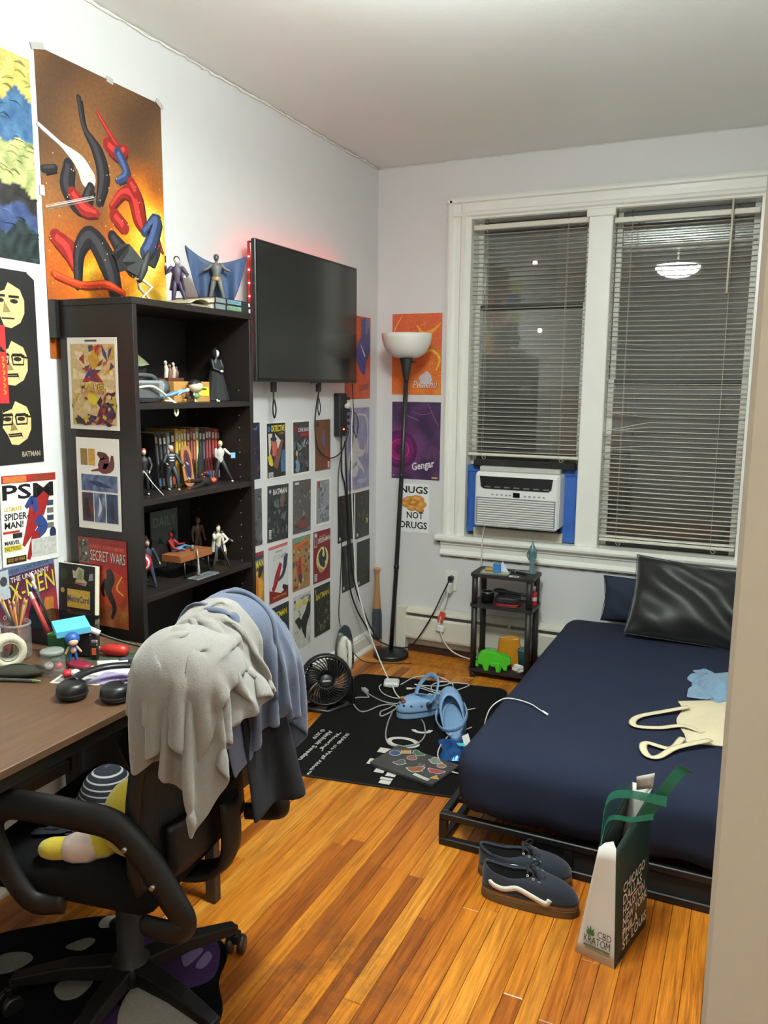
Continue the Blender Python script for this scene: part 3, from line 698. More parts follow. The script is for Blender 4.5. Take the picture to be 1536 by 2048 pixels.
p.field(20, 26, lambda u, v: mixc((44, 36, 66), mixc((150, 30, 66), (206, 70, 60), nz2(u, v, 3)), 1.1-v*0.9+0.3*(u-0.5)))
p.rect(0.0, 0.90, 1, 1, (96, 112, 150)).text('MARVEL COMICS GROUP', 0.16, 0.92, 0.045, (28, 28, 40), w=0.75).rect(0.02, 0.66, 0.20, 0.98, (196, 206, 214)).ell(0.11, 0.86, 0.06, 0.07, (70, 66, 74))
p.text('THE UNCANNY', 0.22, 0.815, 0.06, (226, 218, 210), w=0.68, bold=True, rot=0.02)
p.text('X-MEN', 0.185, 0.585, 0.20, (46, 52, 110), w=0.80, bold=True, rot=0.05).text('X-MEN', 0.20, 0.60, 0.20, (230, 212, 50), w=0.78, rot=0.05, bold=False)
p.stroke([(0.62, 0.56), (0.58, 0.36), (0.70, 0.16)], [0.10, 0.24, 0.3], (30, 28, 34)); p.stroke([(0.86, 0.52), (0.82, 0.34), (0.92, 0.14)], [0.16, 0.22, 0.1], (190, 120, 50))
p.text('CHILD OF', 0.04, 0.44, 0.045, (228, 216, 210), w=0.26).text('LIGHT AND', 0.04, 0.375, 0.045, (228, 216, 210), w=0.30).text('DARKNESS', 0.04, 0.31, 0.045, (228, 216, 210), w=0.28).rect(0.05, 0.24, 0.30, 0.28, (210, 180, 60)).build(o)
# ---- pages taped to the side of the bookcase (plane y = -2.331, seen from the desk: right = +x)
SX = -2.3312
def side(name, label, cat, x0, z0, x1, z1, rgb=(220, 216, 208), tilt=0.0):
    o = sheet(name, label, cat, x1-x0, z1-z0, (x0, SX, z0), PX, PZ, rgb, tilt=tilt, thick=0.0006)
    return o, Print(x1-x0, z1-z0, SEEDN[0])
o, p = side('comic_page', 'bordered comic page with yellow title, uppermost on the bookcase side', 'comic page', 0.051, 1.387, 0.247, 1.662, tilt=-0.01)
p.rect(0.06, 0.05, 0.95, 0.93, (206, 178, 128)); p.rect(0.36, 0.955, 0.60, 0.975, (90, 80, 74))
for k in range(9): a = k*0.7; p.poly([(0.5, 0.55), (0.5+0.42*math.cos(a), 0.55+0.36*math.sin(a)), (0.5+0.42*math.cos(a+.35), 0.55+0.36*math.sin(a+.35))], (226, 206, 160))
p.collage(0.07, 0.52, 0.94, 0.92, [(160, 40, 44), (60, 66, 120), (200, 150, 50), (96, 50, 80), (190, 90, 50), (226, 210, 180)], 26, 0.34)
p.collage(0.07, 0.06, 0.94, 0.42, [(110, 30, 60), (60, 52, 90), (196, 166, 50), (150, 60, 50), (80, 30, 44), (40, 36, 44)], 40, 0.30)
p.ell(0.5, 0.34, 0.10, 0.10, (220, 196, 60)); p.text('MARVEL', 0.26, 0.435, 0.075, (90, 40, 26), w=0.50, bold=True).text('MARVEL', 0.265, 0.44, 0.07, (232, 196, 70), w=0.48).text('SUPERHEROES', 0.25, 0.385, 0.042, (196, 120, 50), w=0.52, bold=True)
p.build(o)
o, p = side('comic_page', 'white printed page of blue comic panels, middle of the bookcase side', 'comic page', 0.066, 1.079, 0.238, 1.362, (226, 222, 214), tilt=-0.012)
p.rect(0.10, 0.70, 0.26, 0.88, (150, 120, 60)).rect(0.28, 0.70, 0.44, 0.88, (206, 160, 70)); p.stroke([(0.5, 0.84), (0.66, 0.78), (0.60, 0.68), (0.80, 0.70), (0.84, 0.82)], [0.06, 0.22, 0.20, 0.16, 0.05], (104, 46, 48)); p.stroke([(0.34, 0.64), (0.56, 0.66), (0.8, 0.64)], [0.02, 0.06, 0.02], (110, 50, 56))
p.field(14, 8, lambda u, v: mixc((58, 70, 110), (120, 140, 170), nz2(u, v, 5)), 0.10, 0.42, 0.94, 0.60); p.stroke([(0.3, 0.52), (0.5, 0.5), (0.8, 0.47)], [0.04, 0.10, 0.02], (40, 48, 84))
for k, c in enumerate(((110, 52, 40), (150, 160, 180), (44, 70, 100))): x = 0.10+0.285*k; p.field(5, 9, lambda u, v, c=c: mixc((40, 54, 90), c, nz2(u, v, 4, k)), x, 0.08, x+0.265, 0.40)
p.stroke([(0.22, 0.34), (0.2, 0.22), (0.26, 0.12)], [0.06, 0.14, 0.08], (52, 24, 26)).stroke([(0.50, 0.36), (0.53, 0.24), (0.47, 0.14)], [0.02, 0.07, 0.02], (210, 214, 220)).stroke([(0.80, 0.32), (0.8, 0.22), (0.82, 0.12)], [0.05, 0.12, 0.08], (30, 34, 54)).build(o)
o, p = side('comic_cover', 'red comic cover with tall white title, lowest on the bookcase side', 'comic', 0.056, 0.770, 0.250, 1.050, (176, 40, 34), tilt=-0.01)
p.field(14, 22, lambda u, v: mixc(mixc((140, 60, 30), (186, 120, 60), nz2(u, v, 3)), (172, 38, 34), (v-0.18)*3.2)); p.rect(0, 0.93, 1, 1, (150, 36, 30))
p.rect(0.01, 0.70, 0.22, 0.98, (110, 96, 84)); p.collage(0.02, 0.71, 0.21, 0.97, [(60, 56, 54), (170, 160, 150), (200, 190, 180)], 12, 0.2)
p.ell(0.62, 0.45, 0.36, 0.30, (190, 66, 34)); p.stroke([(0.66, 0.10), (0.72, 0.24), (0.6, 0.42), (0.66, 0.56), (0.62, 0.66)], [0.05, 0.09, 0.14, 0.18, 0.10], (30, 28, 34)).stroke([(0.56, 0.54), (0.48, 0.42), (0.52, 0.34)], [0.08, 0.07, 0.04], (30, 28, 34)).stroke([(0.9, 0.6), (0.78, 0.46), (0.92, 0.38)], [0.02, 0.03, 0.02], (226, 190, 90))
p.text('MARVEL SUPER HEROES', 0.26, 0.885, 0.04, (206, 120, 90), w=0.70, rot=-0.02).text('SECRET WARS', 0.23, 0.735, 0.125, (30, 26, 26), w=0.76, bold=True, rot=-0.03).text('SECRET WARS', 0.245, 0.745, 0.12, (226, 216, 200), w=0.73, rot=-0.03).build(o)

# ---- comics pinned in rows on the wall beneath the television
GC = 'comics pinned in rows beneath the television'
def comic(label, y0, z0, y1, z1, rgb, tilt=0.0, border=0.0):
    o, p = wallL('comic_book', label, 'comic', y0, z0, y1, z1, (224, 222, 214) if border else rgb, GC, tilt)
    if border: p.rect(border, border*0.6, 1-border, 1-border*0.6, rgb)
    return o, p
o, p = comic('dark violet comic half hidden by the bookcase, top comic row', -1.36, 1.109, -1.204, 1.370, (40, 36, 58), border=0.04)
p.collage(0.06, 0.04, 0.94, 0.94, [(60, 66, 120), (30, 26, 40), (110, 60, 90), (90, 110, 150)], 30, 0.4).build(o)
o, p = comic('comic with yellow lettering and white wedges, top comic row', -1.160, 1.104, -0.991, 1.361, (44, 40, 40), border=0.04)
p.poly([(0.10, 0.80), (0.30, 0.80), (0.14, 0.30)], (214, 206, 190)).poly([(0.42, 0.80), (0.78, 0.64), (0.56, 0.52)], (220, 212, 200)).stroke([(0.28, 0.68), (0.40, 0.54), (0.36, 0.40)], [0.16, 0.28, 0.12], (196, 96, 84)).ell(0.36, 0.70, 0.16, 0.06, (46, 50, 70))
p.stroke([(0.80, 0.68), (0.62, 0.44), (0.42, 0.20)], [0.1, 0.22, 0.26], (120, 78, 66)).stroke([(0.14, 0.42), (0.22, 0.30), (0.30, 0.24)], [0.16, 0.2, 0.08], (216, 200, 70)).stroke([(0.86, 0.5), (0.82, 0.3), (0.84, 0.1)], [0.1, 0.22, 0.2], (70, 116, 160)).ell(0.14, 0.88, 0.08, 0.08, (60, 110, 160))
p.text('DETECTIVE', 0.26, 0.83, 0.11, (228, 214, 60), w=0.66, bold=True).text('COMICS', 0.62, 0.775, 0.035, (220, 160, 60), w=0.28).barcode(0.10, 0.03, 0.22, 0.09).build(o)
o, p = comic('grey white-bordered comic with red lettering band, top comic row', -0.938, 1.101, -0.770, 1.362, (66, 66, 70), border=0.06)
p.collage(0.07, 0.05, 0.93, 0.72, [(40, 42, 48), (96, 100, 106), (130, 136, 140), (28, 28, 32), (170, 176, 180)], 40, 0.34).rect(0.10, 0.76, 0.28, 0.90, (120, 50, 54)).rect(0.45, 0.70, 0.92, 0.76, (176, 40, 44)).text('ONE BAD', 0.32, 0.785, 0.075, (226, 214, 214), w=0.60, bold=True).ell(0.24, 0.40, 0.06, 0.08, (206, 180, 110)).stroke([(0.2, 0.28), (0.3, 0.16), (0.22, 0.06)], [0.1, 0.2, 0.2], (120, 150, 176)).build(o)
o, p = comic('rusty brown comic with purple figure smear, right end of top row', -0.718, 1.103, -0.562, 1.356, (112, 62, 44))
p.field(10, 16, lambda u, v: mixc((126, 60, 44), (104, 90, 52), nz2(u, v, 3))); p.stroke([(0.55, 0.80), (0.55, 0.6), (0.62, 0.45)], [0.08, 0.2, 0.06], (110, 96, 130)).stroke([(0.8, 0.45), (0.75, 0.2), (0.85, 0.05)], [0.1, 0.3, 0.3], (160, 60, 48)).rect(0.08, 0.86, 0.26, 0.94, (60, 44, 40)).rect(0.82, 0.03, 0.94, 0.16, (214, 200, 190)).build(o)
o, p = comic('grey comic half hidden by the bookcase, second comic row', -1.36, 0.819, -1.202, 1.073, (80, 80, 82))
p.collage(0, 0, 1, 1, [(60, 60, 64), (110, 112, 116), (150, 150, 150), (44, 44, 46)], 30, 0.4).build(o)
o, p = comic('charcoal comic with white jagged title and barcode, second row', -1.160, 0.816, -0.981, 1.075, (46, 47, 50), tilt=-0.03)
p.collage(0.02, 0.02, 0.98, 0.76, [(30, 31, 34), (70, 73, 78), (100, 104, 108), (40, 42, 46)], 44, 0.36).stroke([(0.75, 0.9), (0.68, 0.72), (0.72, 0.6)], [0.16, 0.24, 0.1], (110, 90, 80)).text('BATMAN', 0.24, 0.83, 0.10, (226, 224, 220), w=0.66, bold=True, rot=0.03).ell(0.10, 0.90, 0.05, 0.05, (190, 190, 190)).barcode(0.05, 0.06, 0.11, 0.16).build(o)
o, p = comic('crowded grey and blue comic with red box, second row', -0.936, 0.818, -0.768, 1.074, (84, 80, 78), tilt=-0.02)
p.collage(0.02, 0.02, 0.98, 0.98, [(96, 88, 84), (74, 84, 110), (120, 104, 92), (60, 58, 60), (126, 84, 80), (140, 140, 146)], 64, 0.26).rect(0.08, 0.93, 0.3, 0.97, (220, 216, 210)).rect(0.24, 0.08, 0.72, 0.24, (128, 62, 58)).build(o)
o, p = comic('pale silver comic in white sleeve with red letter, second row end', -0.727, 0.822, -0.562, 1.066, (150, 152, 158), tilt=-0.02, border=0.09)
p.collage(0.3, 0.06, 0.92, 0.92, [(110, 114, 124), (170, 174, 180), (84, 88, 98), (130, 136, 150)], 36, 0.3).rect(0.16, 0.80, 0.30, 0.93, (168, 60, 70)).text('DETECTIVE', 0.31, 0.38, 0.08, (70, 60, 66), w=0.62, rot=1.57).build(o)
o, p = comic('yellow and orange comic half hidden by the bookcase, third row', -1.36, 0.529, -1.193, 0.788, (60, 70, 110))
p.field(10, 16, lambda u, v: mixc((190, 110, 40), (52, 62, 92), (v-0.5)*3)); p.stroke([(0.65, 0.66), (0.85, 0.4), (0.75, 0.1)], [0.1, 0.25, 0.15], (214, 160, 60)).stroke([(0.9, 0.75), (0.75, 0.55)], [0.3, 0.1], (40, 44, 40)).text('MAN', 0.62, 0.72, 0.14, (226, 214, 50), w=0.36, bold=True, rot=0.1).rect(0, 0.93, 1, 1, (150, 50, 50)).build(o)
o, p = comic('pale comic with diagonal dark red shape and pink strip, third row', -1.150, 0.526, -0.985, 0.792, (196, 198, 196), tilt=0.01)
p.rect(0.0, 0.945, 1, 1, (214, 110, 104)).stroke([(0.62, 0.66), (0.42, 0.44), (0.24, 0.24), (0.16, 0.28)], [0.16, 0.24, 0.16, 0.06], (164, 34, 38)).stroke([(0.90, 0.80), (0.84, 0.60), (0.70, 0.44), (0.46, 0.36)], [0.22, 0.2, 0.16, 0.06], (54, 60, 84)).poly([(0, 0), (1, 0), (1, 0.22), (0.6, 0.12), (0, 0.24)], (132, 32, 34)).stroke([(0.7, 0.24), (0.9, 0.16)], [0.1, 0.2], (40, 40, 50)).stroke([(0.3, 0.20), (0.5, 0.30)], 0.04, (226, 224, 220)).stroke([(0.62, 0.46), (0.72, 0.56)], 0.05, (226, 224, 220))
p.text('AMAZING', 0.34, 0.865, 0.035, (70, 70, 84), w=0.36).text('SPIDER-MAN', 0.22, 0.745, 0.085, (70, 70, 84), w=0.66, bold=True).text('SPIDER-MAN', 0.225, 0.75, 0.08, (230, 230, 228), w=0.64).text('SPIDER-MAN', 0.18, 0.06, 0.035, (226, 190, 60), w=0.7).build(o)
o, p = comic('busy orange and gold comic with curved banner, third row', -0.944, 0.535, -0.777, 0.798, (150, 116, 70), tilt=-0.01)
p.collage(0, 0, 1, 0.8, [(176, 140, 80), (150, 60, 44), (206, 180, 110), (90, 80, 70), (60, 66, 100), (200, 110, 50)], 70, 0.26).rect(0, 0.90, 1, 1, (120, 150, 130)).stroke([(0.06, 0.80), (0.5, 0.86), (0.96, 0.93)], [0.1, 0.14, 0.1], (214, 110, 40)).text('AMAZING', 0.20, 0.78, 0.06, (150, 36, 34), w=0.62, rot=0.1).stroke([(0.4, 0.62), (0.36, 0.4), (0.42, 0.2)], [0.1, 0.22, 0.2], (160, 44, 40)).stroke([(0.38, 0.3), (0.44, 0.12)], [0.18, 0.1], (54, 60, 100)).build(o)
o, p = comic('maroon comic with pale yellow disc and white lettering, third row', -0.743, 0.531, -0.567, 0.796, (120, 24, 36), tilt=-0.02)
p.rect(0.04, 0.70, 0.19, 0.97, (206, 196, 192)).rect(0.06, 0.72, 0.17, 0.90, (130, 60, 66)).ell(0.52, 0.44, 0.36, 0.36, (214, 202, 130)).stroke([(0.5, 0.62), (0.40, 0.50), (0.52, 0.38), (0.66, 0.28)], [0.10, 0.24, 0.3, 0.1], (36, 40, 60)).stroke([(0.62, 0.68), (0.70, 0.5), (0.64, 0.40)], [0.04, 0.1, 0.2], (30, 30, 36)).stroke([(0.24, 0.32), (0.42, 0.22), (0.6, 0.2)], [0.06, 0.14, 0.04], (170, 140, 80)).text('AMAZING', 0.30, 0.86, 0.04, (220, 180, 90), w=0.4, rot=0.05).text('SPIDER-MAN', 0.26, 0.755, 0.095, (232, 226, 222), w=0.70, bold=True, rot=0.06).barcode(0.05, 0.04, 0.16, 0.14).build(o)
o, p = comic('near-black comic half hidden behind the clothes, bottom row', -1.36, 0.247, -1.195, 0.500, (26, 26, 30))
p.collage(0, 0, 1, 1, [(20, 20, 24), (44, 46, 54)], 16, 0.4).build(o)
o, p = comic('dark teal comic with slanted yellow title, bottom row', -1.150, 0.247, -0.979, 0.502, (36, 46, 52), tilt=0.01)
p.collage(0.02, 0.02, 0.98, 0.72, [(28, 36, 44), (54, 70, 78), (40, 52, 60), (20, 24, 30)], 36, 0.4).text('BATMAN', 0.14, 0.76, 0.12, (226, 206, 40), w=0.74, bold=True, rot=0.06).rect(0.03, 0.85, 0.10, 0.94, (150, 160, 165)).build(o)
o, p = comic('crinkled pale grey comic with black winged shape, bottom row', -0.942, 0.237, -0.773, 0.510, (186, 186, 180), tilt=-0.01)
p.collage(0.02, 0.02, 0.98, 0.98, [(206, 206, 200), (160, 160, 156), (216, 216, 210), (140, 142, 140)], 40, 0.3).stroke([(0.94, 0.92), (0.80, 0.62), (0.60, 0.44), (0.68, 0.14)], [0.08, 0.34, 0.40, 0.04], (32, 32, 34)).poly([(0.06, 0.56), (0.30, 0.60), (0.50, 0.48), (0.36, 0.34), (0.22, 0.44)], (38, 38, 40)).text('BATMAN', 0.10, 0.755, 0.115, (226, 206, 60), w=0.82, bold=True, rot=0.08).ell(0.07, 0.90, 0.05, 0.05, (60, 66, 80)).build(o)
o, p = comic('black and murky green comic with yellow title, bottom row end', -0.733, 0.247, -0.566, 0.509, (34, 36, 32), tilt=0.005)
p.collage(0.1, 0.08, 0.9, 0.62, [(70, 74, 60), (96, 100, 84), (44, 48, 42), (120, 122, 104)], 34, 0.26).text('BATMAN', 0.10, 0.73, 0.115, (206, 192, 60), w=0.80, bold=True, rot=0.05).rect(0.05, 0.86, 0.10, 0.95, (160, 160, 150)).build(o)

# ---- posters nearer the corner
o, p = wallL('orange_poster', 'wavy orange and blue poster partly behind the television', 'poster', -0.400, 1.455, -0.095, 1.895, (206, 92, 40))
p.field(14, 20, lambda u, v: mixc((212, 92, 40), (190, 70, 40), nz2(u, v, 3))); p.stroke([(0.72, 0.98), (0.80, 0.72), (0.66, 0.52), (0.74, 0.30)], [0.2, 0.42, 0.5, 0.1], (66, 78, 140)).stroke([(0.90, 0.98), (0.82, 0.8)], [0.2, 0.06], (110, 120, 160)).stroke([(0.6, 0.66), (0.78, 0.52)], [0.02, 0.05], (220, 200, 190)).text('LUCARIO', 0.54, 0.09, 0.075, (52, 52, 74), w=0.40, bold=True, rot=0.12).build(o)
o, p = wallL('lavender_poster', 'lavender poster with pale arc below the power strip', 'poster', -0.395, 0.962, -0.103, 1.408, (150, 142, 170))
p.field(14, 20, lambda u, v: mixc((140, 132, 166), (170, 164, 188), nz2(u, v, 3))); p.stroke([(0.46, 0.92), (0.86, 0.88), (0.94, 0.60), (0.86, 0.34)], [0.02, 0.05, 0.05, 0.01], (206, 204, 214)).stroke([(0.24, 0.70), (0.40, 0.52), (0.30, 0.30), (0.5, 0.2)], [0.10, 0.34, 0.40, 0.16], (206, 202, 200)).stroke([(0.46, 0.46), (0.72, 0.44), (0.86, 0.5)], [0.2, 0.10, 0.02], (206, 202, 200)).stroke([(0.5, 0.34), (0.72, 0.24), (0.8, 0.16)], [0.12, 0.06, 0.01], (206, 202, 200)).stroke([(0.5, 0.10), (0.75, 0.09), (0.92, 0.12)], [0.05, 0.09, 0.04], (160, 180, 206)).build(o)
GB = 'small dark film prints in a block of four by the corner'
for lb, y0, z0, y1, z1, k in (('dark film print with faint red scrawl, upper left of four', -0.479, 0.693, -0.290, 0.945, 0), ('dark film print with candle-like lights, upper right of four', -0.272, 0.681, -0.098, 0.942, 1), ('dark film print with green glow, lower left of four', -0.430, 0.412, -0.286, 0.669, 2), ('dark film print with mossy flecks, lower right of four', -0.250, 0.400, -0.087, 0.659, 3)):
    o, p = wallL('film_print', lb, 'print', y0, z0, y1, z1, (30, 30, 30), GB)
    p.field(10, 14, lambda u, v: mixc((26, 26, 27), ((44, 40, 40), (58, 56, 40), (48, 58, 42), (46, 50, 42))[k], nz2(u, v, 3, k)))
    if k == 0: p.stroke([(0.08, 0.9), (0.3, 0.86), (0.5, 0.8)], [0.02, 0.05, 0.02], (126, 40, 46))
    if k in (1, 3):
        for _ in range(16): x, y = p.r.uniform(.15, .85), p.r.uniform(.25, .9); p.stroke([(x, y-.03), (x, y+.03)], [.01, .05, .01], (190, 180, 130) if k == 1 else (110, 116, 84), False)
        p.stroke([(0.75, 0.40), (0.86, 0.34), (0.8, 0.28)], [0.04, 0.12, 0.04], (206, 186, 120)) if k == 1 else None
    if k == 2: p.stroke([(0.45, 0.85), (0.4, 0.6), (0.45, 0.4)], [0.04, 0.14, 0.04], (104, 130, 74)).stroke([(0.7, 0.85), (0.72, 0.6)], [0.03, 0.08], (90, 120, 70))
    for _ in range(7): y = p.r.uniform(0.06, 0.24); p.rect(0.4, y, p.r.uniform(0.5, 0.9), y+0.008, (84, 84, 82))
    p.rect(0.07, 0.05, 0.19, 0.12, (206, 204, 198)); p.build(o)
# ---- posters on the window wall
def wallB(name, label, x0, z0, x1, z1, rgb):
    o = sheet(name, label, 'poster', x1-x0, z1-z0, (x0, 0, z0), PX, PZ, rgb); return o, Print(x1-x0, z1-z0, SEEDN[0])
o, p = wallB('orange_poster', 'orange lightning-streak poster behind the floor lamp bowl', 0.094, 1.479, 0.390, 1.921, (226, 120, 56))
p.field(16, 24, lambda u, v: mixc(mixc((232, 150, 50), (226, 110, 62), v*1.2), (222, 92, 60), 0.6*nz2(u, v, 2.4)))
for k in range(26):
    x, y = p.r.uniform(.3, .95), p.r.uniform(.1, .9); a = p.r.uniform(-.2, 1.0); l = p.r.uniform(.03, .12); p.stroke([(x, y), (x+l*math.cos(a), y+l*math.sin(a)*.6)], [.004, .02, .004], p.r.choice([(244, 190, 70), (240, 160, 60), (250, 214, 110)]), False)
p.stroke([(0.50, 0.86), (0.62, 0.76), (0.80, 0.78), (0.98, 0.88)], [0.02, 0.07, 0.08, 0.02], (244, 176, 60)).stroke([(0.62, 0.5), (0.8, 0.55), (0.96, 0.45), (0.9, 0.3)], [0.03, 0.05, 0.05, 0.02], (246, 190, 70)).stroke([(0.2, 0.98), (0.05, 0.8), (0.03, 0.62)], [0.01, 0.02, 0.01], (244, 196, 150)).poly([(0.55, 0.22), (0.72, 0.30), (0.80, 0.24), (0.84, 0.12), (0.62, 0.10)], (214, 206, 214))
p.text('Pikachu', 0.43, 0.075, 0.095, (190, 36, 36), w=0.49, bold=True, shear=0.22, rot=0.02).text('Pikachu', 0.437, 0.083, 0.088, (240, 236, 230), w=0.47, shear=0.22, rot=0.02).build(o)
o, p = wallB('purple_poster', 'dark purple poster with glowing magenta rings', 0.098, 1.005, 0.391, 1.439, (70, 44, 80))
p.field(24, 34, lambda u, v: mixc(mixc((60, 40, 72), (92, 60, 104), nz2(u, v, 2)), (176, 70, 150), 1.15-math.hypot(u-0.16, (v-0.38)*1.46)/0.5))
A = p.h/p.w
for rr, c in ((0.37, (84, 36, 84)), (0.30, (126, 30, 100)), (0.20, (200, 80, 160)), (0.185, (150, 24, 104)), (0.10, (96, 20, 76))):
    p.ell(0.16+max(0, rr-0.16)*0, 0.38, min(rr, 0.155) if False else rr, rr, c, 40)
p.mb.v = [(max(0.0, v[0]), v[1], v[2]) for v in p.mb.v]
for q in (([(0.22, 0.84), (0.42, 0.80), (0.56, 0.76)], 0.014), ([(0.42, 0.88), (0.6, 0.84), (0.8, 0.86)], 0.010), ([(0.74, 0.98), (0.86, 0.82), (0.96, 0.7)], 0.012)): p.stroke(q[0], q[1], (160, 106, 160))
p.stroke([(0.7, 0.28), (0.85, 0.36), (0.98, 0.3)], [0.1, 0.26, 0.2], (96, 60, 100))
p.text('Gengar', 0.44, 0.08, 0.13, (236, 232, 236), w=0.47, bold=True, rot=0.20, shear=0.1).rect(0.03, 0.03, 0.06, 0.045, (210, 204, 210)).rect(0.84, 0.02, 0.96, 0.04, (206, 190, 120)).build(o)
o, p = wallB('slogan_poster', 'white slogan poster with a pile of golden nuggets', 0.148, 0.698, 0.331, 0.980, (232, 232, 230))
p.text('NUGS', 0.03, 0.80, 0.145, (22, 22, 24), w=0.93, bold=True).text('NOT', 0.26, 0.285, 0.14, (22, 22, 24), w=0.56, bold=True).text('DRUGS', 0.03, 0.08, 0.145, (22, 22, 24), w=0.92, bold=True)
for x, y, a, b, t, c in ((0.30, 0.66, .20, .10, .3, (214, 140, 56)), (0.62, 0.69, .22, .11, -.1, (226, 152, 64)), (0.22, 0.57, .16, .09, -.2, (222, 150, 66)), (0.50, 0.60, .18, .10, .2, (206, 128, 50)), (0.76, 0.57, .16, .10, .4, (226, 158, 72)), (0.42, 0.50, .15, .08, 0, (228, 160, 76)), (0.68, 0.48, .16, .08, -.2, (220, 146, 60))):
    p.ell(x, y, a*1.04, b*1.08, (150, 86, 34), 24, t); p.ell(x, y+.006, a, b, c, 24, t); p.ell(x-.03, y+.02, a*.5, b*.4, (238, 184, 104), 16, t)
p.build(o)
# ================================================================ bookcase
BKW = mat('espresso_laminate', (30, 24, 22), 0.42, var=0.12, scale=8, stretch=(30, 3, 3))
BX0, BX1, BY0, BY1, BH = 0.022, 0.310, -2.330, -1.716, 1.775
SH = [1.466, 1.175, 0.873, 0.56, 0.30, 0.085]
t = thing('bookcase', 'tall dark espresso bookcase with open shelves against the left wall', 'bookcase', ((BX0+BX1)/2, (BY0+BY1)/2, 0))
def bpart(nm, a, b, m=BKW, bev=0.0012):
    mb = MB(); mb.span(a, b, bev); return mb.build(nm, m, t, world=True)
bpart('side_panel', (BX0, BY0, 0), (BX1, BY0+0.018, BH-0.02)); bpart('side_panel', (BX0, BY1-0.018, 0), (BX1, BY1, BH-0.02))
bpart('top_panel', (BX0, BY0, BH-0.02), (BX1, BY1, BH)); bpart('back_panel', (BX0-0.004, BY0+0.004, 0.03), (BX0+0.004, BY1-0.004, BH-0.004), C((22, 18, 17), 0.6), 0)
for z in SH: bpart('shelf', (BX0+0.005, BY0+0.0185, z-0.018), (BX1-0.003, BY1-0.0185, z))
bpart('kickboard', (BX1-0.03, BY0+0.0185, 0), (BX1-0.014, BY1-0.0185, SH[-1]-0.018))
for yy, sg in ((BY0+0.0182, 1), (BY1-0.0182, -1)):
    h = MB()
    for xx in (BX0+0.05, BX1-0.05):
        for k in range(30): z = 0.2+0.045*k; h.cyl((xx, yy-0.001*sg, z), (xx, yy+0.0006*sg, z), 0.0028, n=6)
    o = h.build('pin_holes', C((130, 124, 118), 0.6), t, world=True); o['kind'] = 'stuff'
MB().span((0.001, BY0-0.020, 1.66), (0.028, BY0-0.002, 1.775), 0.002).build('wall_bracket', DARKM, t, world=True)

# ---------------------------------------------------------------- small toy figures (plain generic ones in the toys' colours)
def figurine(label, loc, rz, h, skin=(206, 176, 150), top=(60, 60, 70), legs=(40, 40, 48), hair=(30, 26, 24), shoe=None, pose={}, name='figurine', group=None, cat='figurine', rot=None, bulk=1.0):
    t = thing(name, label, cat, loc, rz, group, rot)
    J = dict(pel=(0, 0, .50), chest=(0.005, 0, .70), neck=(0.005, 0, .82), head=(0.018, 0, .915), shL=(0, .105, .775), elL=(0.0, .15, .63), haL=(.04, .16, .50), shR=(0, -.105, .775), elR=(0.0, -.15, .63), haR=(.04, -.16, .50),
             hipL=(0, .045, .50), knL=(.015, .06, .27), foL=(0, .07, .035), hipR=(0, -.045, .50), knR=(.015, -.06, .27), foR=(0, -.07, .035))
    J.update(pose); J = {k: np.array(v, float)*h for k, v in J.items()}; b = h*bulk
    tm = MB(); ax = [J['pel']-np.array((0, 0, .035*h)), J['pel'], (J['pel']+J['chest'])/2, J['chest'], J['chest']*.4+J['neck']*.6, J['neck'], J['neck']*.6+J['head']*.4]
    W = [(.045, .07), (.055, .080), (.050, .068), (.064, .105), (.050, .088), (.026, .030), (.024, .026)]
    n = 12; V = []; 
    for c, (wx, wy) in zip(ax, W):
        for k in range(n): a = 2*PI*k/n; V.append(c+np.array((wx*b*math.cos(a), wy*b*math.sin(a), 0)))
    F = [(i*n+k, i*n+(k+1) % n, (i+1)*n+(k+1) % n, (i+1)*n+k) for i in range(len(ax)-1) for k in range(n)]+[tuple(reversed(range(n)))]
    tm.add(V, F, True)
    for s_ in 'LR': tm.tube([J['sh'+s_], (J['sh'+s_]+J['el'+s_])/2, J['el'+s_], J['el'+s_]*.35+J['ha'+s_]*.65, J['ha'+s_]], [.042*b, .038*b, .031*b, .028*b, .020*b], 8, round_ends=True)
    tm.build('torso', C(top, 0.5), t)
    lm = MB()
    for s_ in 'LR': lm.tube([J['hip'+s_], (J['hip'+s_]+J['kn'+s_])/2, J['kn'+s_], J['kn'+s_]*.55+J['fo'+s_]*.45, J['fo'+s_]+np.array((0, 0, .012*h))], [.056*b, .050*b, .038*b, .036*b, .025*b], 8, round_ends=True)
    lm.build('legs', C(legs, 0.5), t)
    hd = MB(); hd.ell(J['head'], (.058*h, .050*h, .070*h), 12, 9); hd.ell(J['head']+np.array((.056*h, 0, -.006*h)), (.012*h, .009*h, .016*h), 6, 5)
    hb = hd.build('head', C(skin, 0.5), t)
    if hair:
        hm = MB(); hm.ell(J['head']+np.array((-.014*h, 0, .020*h)), (.062*h, .058*h, .064*h), 12, 8); hm.build('hair', C(hair, 0.6), hb)
    for s_ in 'LR':
        hn = MB(); d = J['ha'+s_]-J['el'+s_]; d = d/np.linalg.norm(d); c = J['ha'+s_]+d*.022*h
        hn.ell(c, (.020*h, .020*h, .026*h), 8, 6)
        for q in (-1, 0, 1): hn.tube([c+d*.01*h, c+d*.03*h+np.array((0.004*h, q*.009*h, 0))], .007*h, 5, round_ends=True)
        hn.build('hand', C(skin, 0.5), t)
        f = J['fo'+s_]; fm = MB(); fm.ell(f+np.array((.030*h, 0, -.012*h)), (.062*h, .027*h, .024*h), 10, 6); fm.build('foot', C(shoe or legs, 0.45), t)
    return t
def item(t, nm, mb, col, rough=0.5, **k): return mb.build(nm, C(col, rough, **k), t)
def cape_mesh(fn, nu=14, nv=12): return MB().surf(nu, nv, fn)

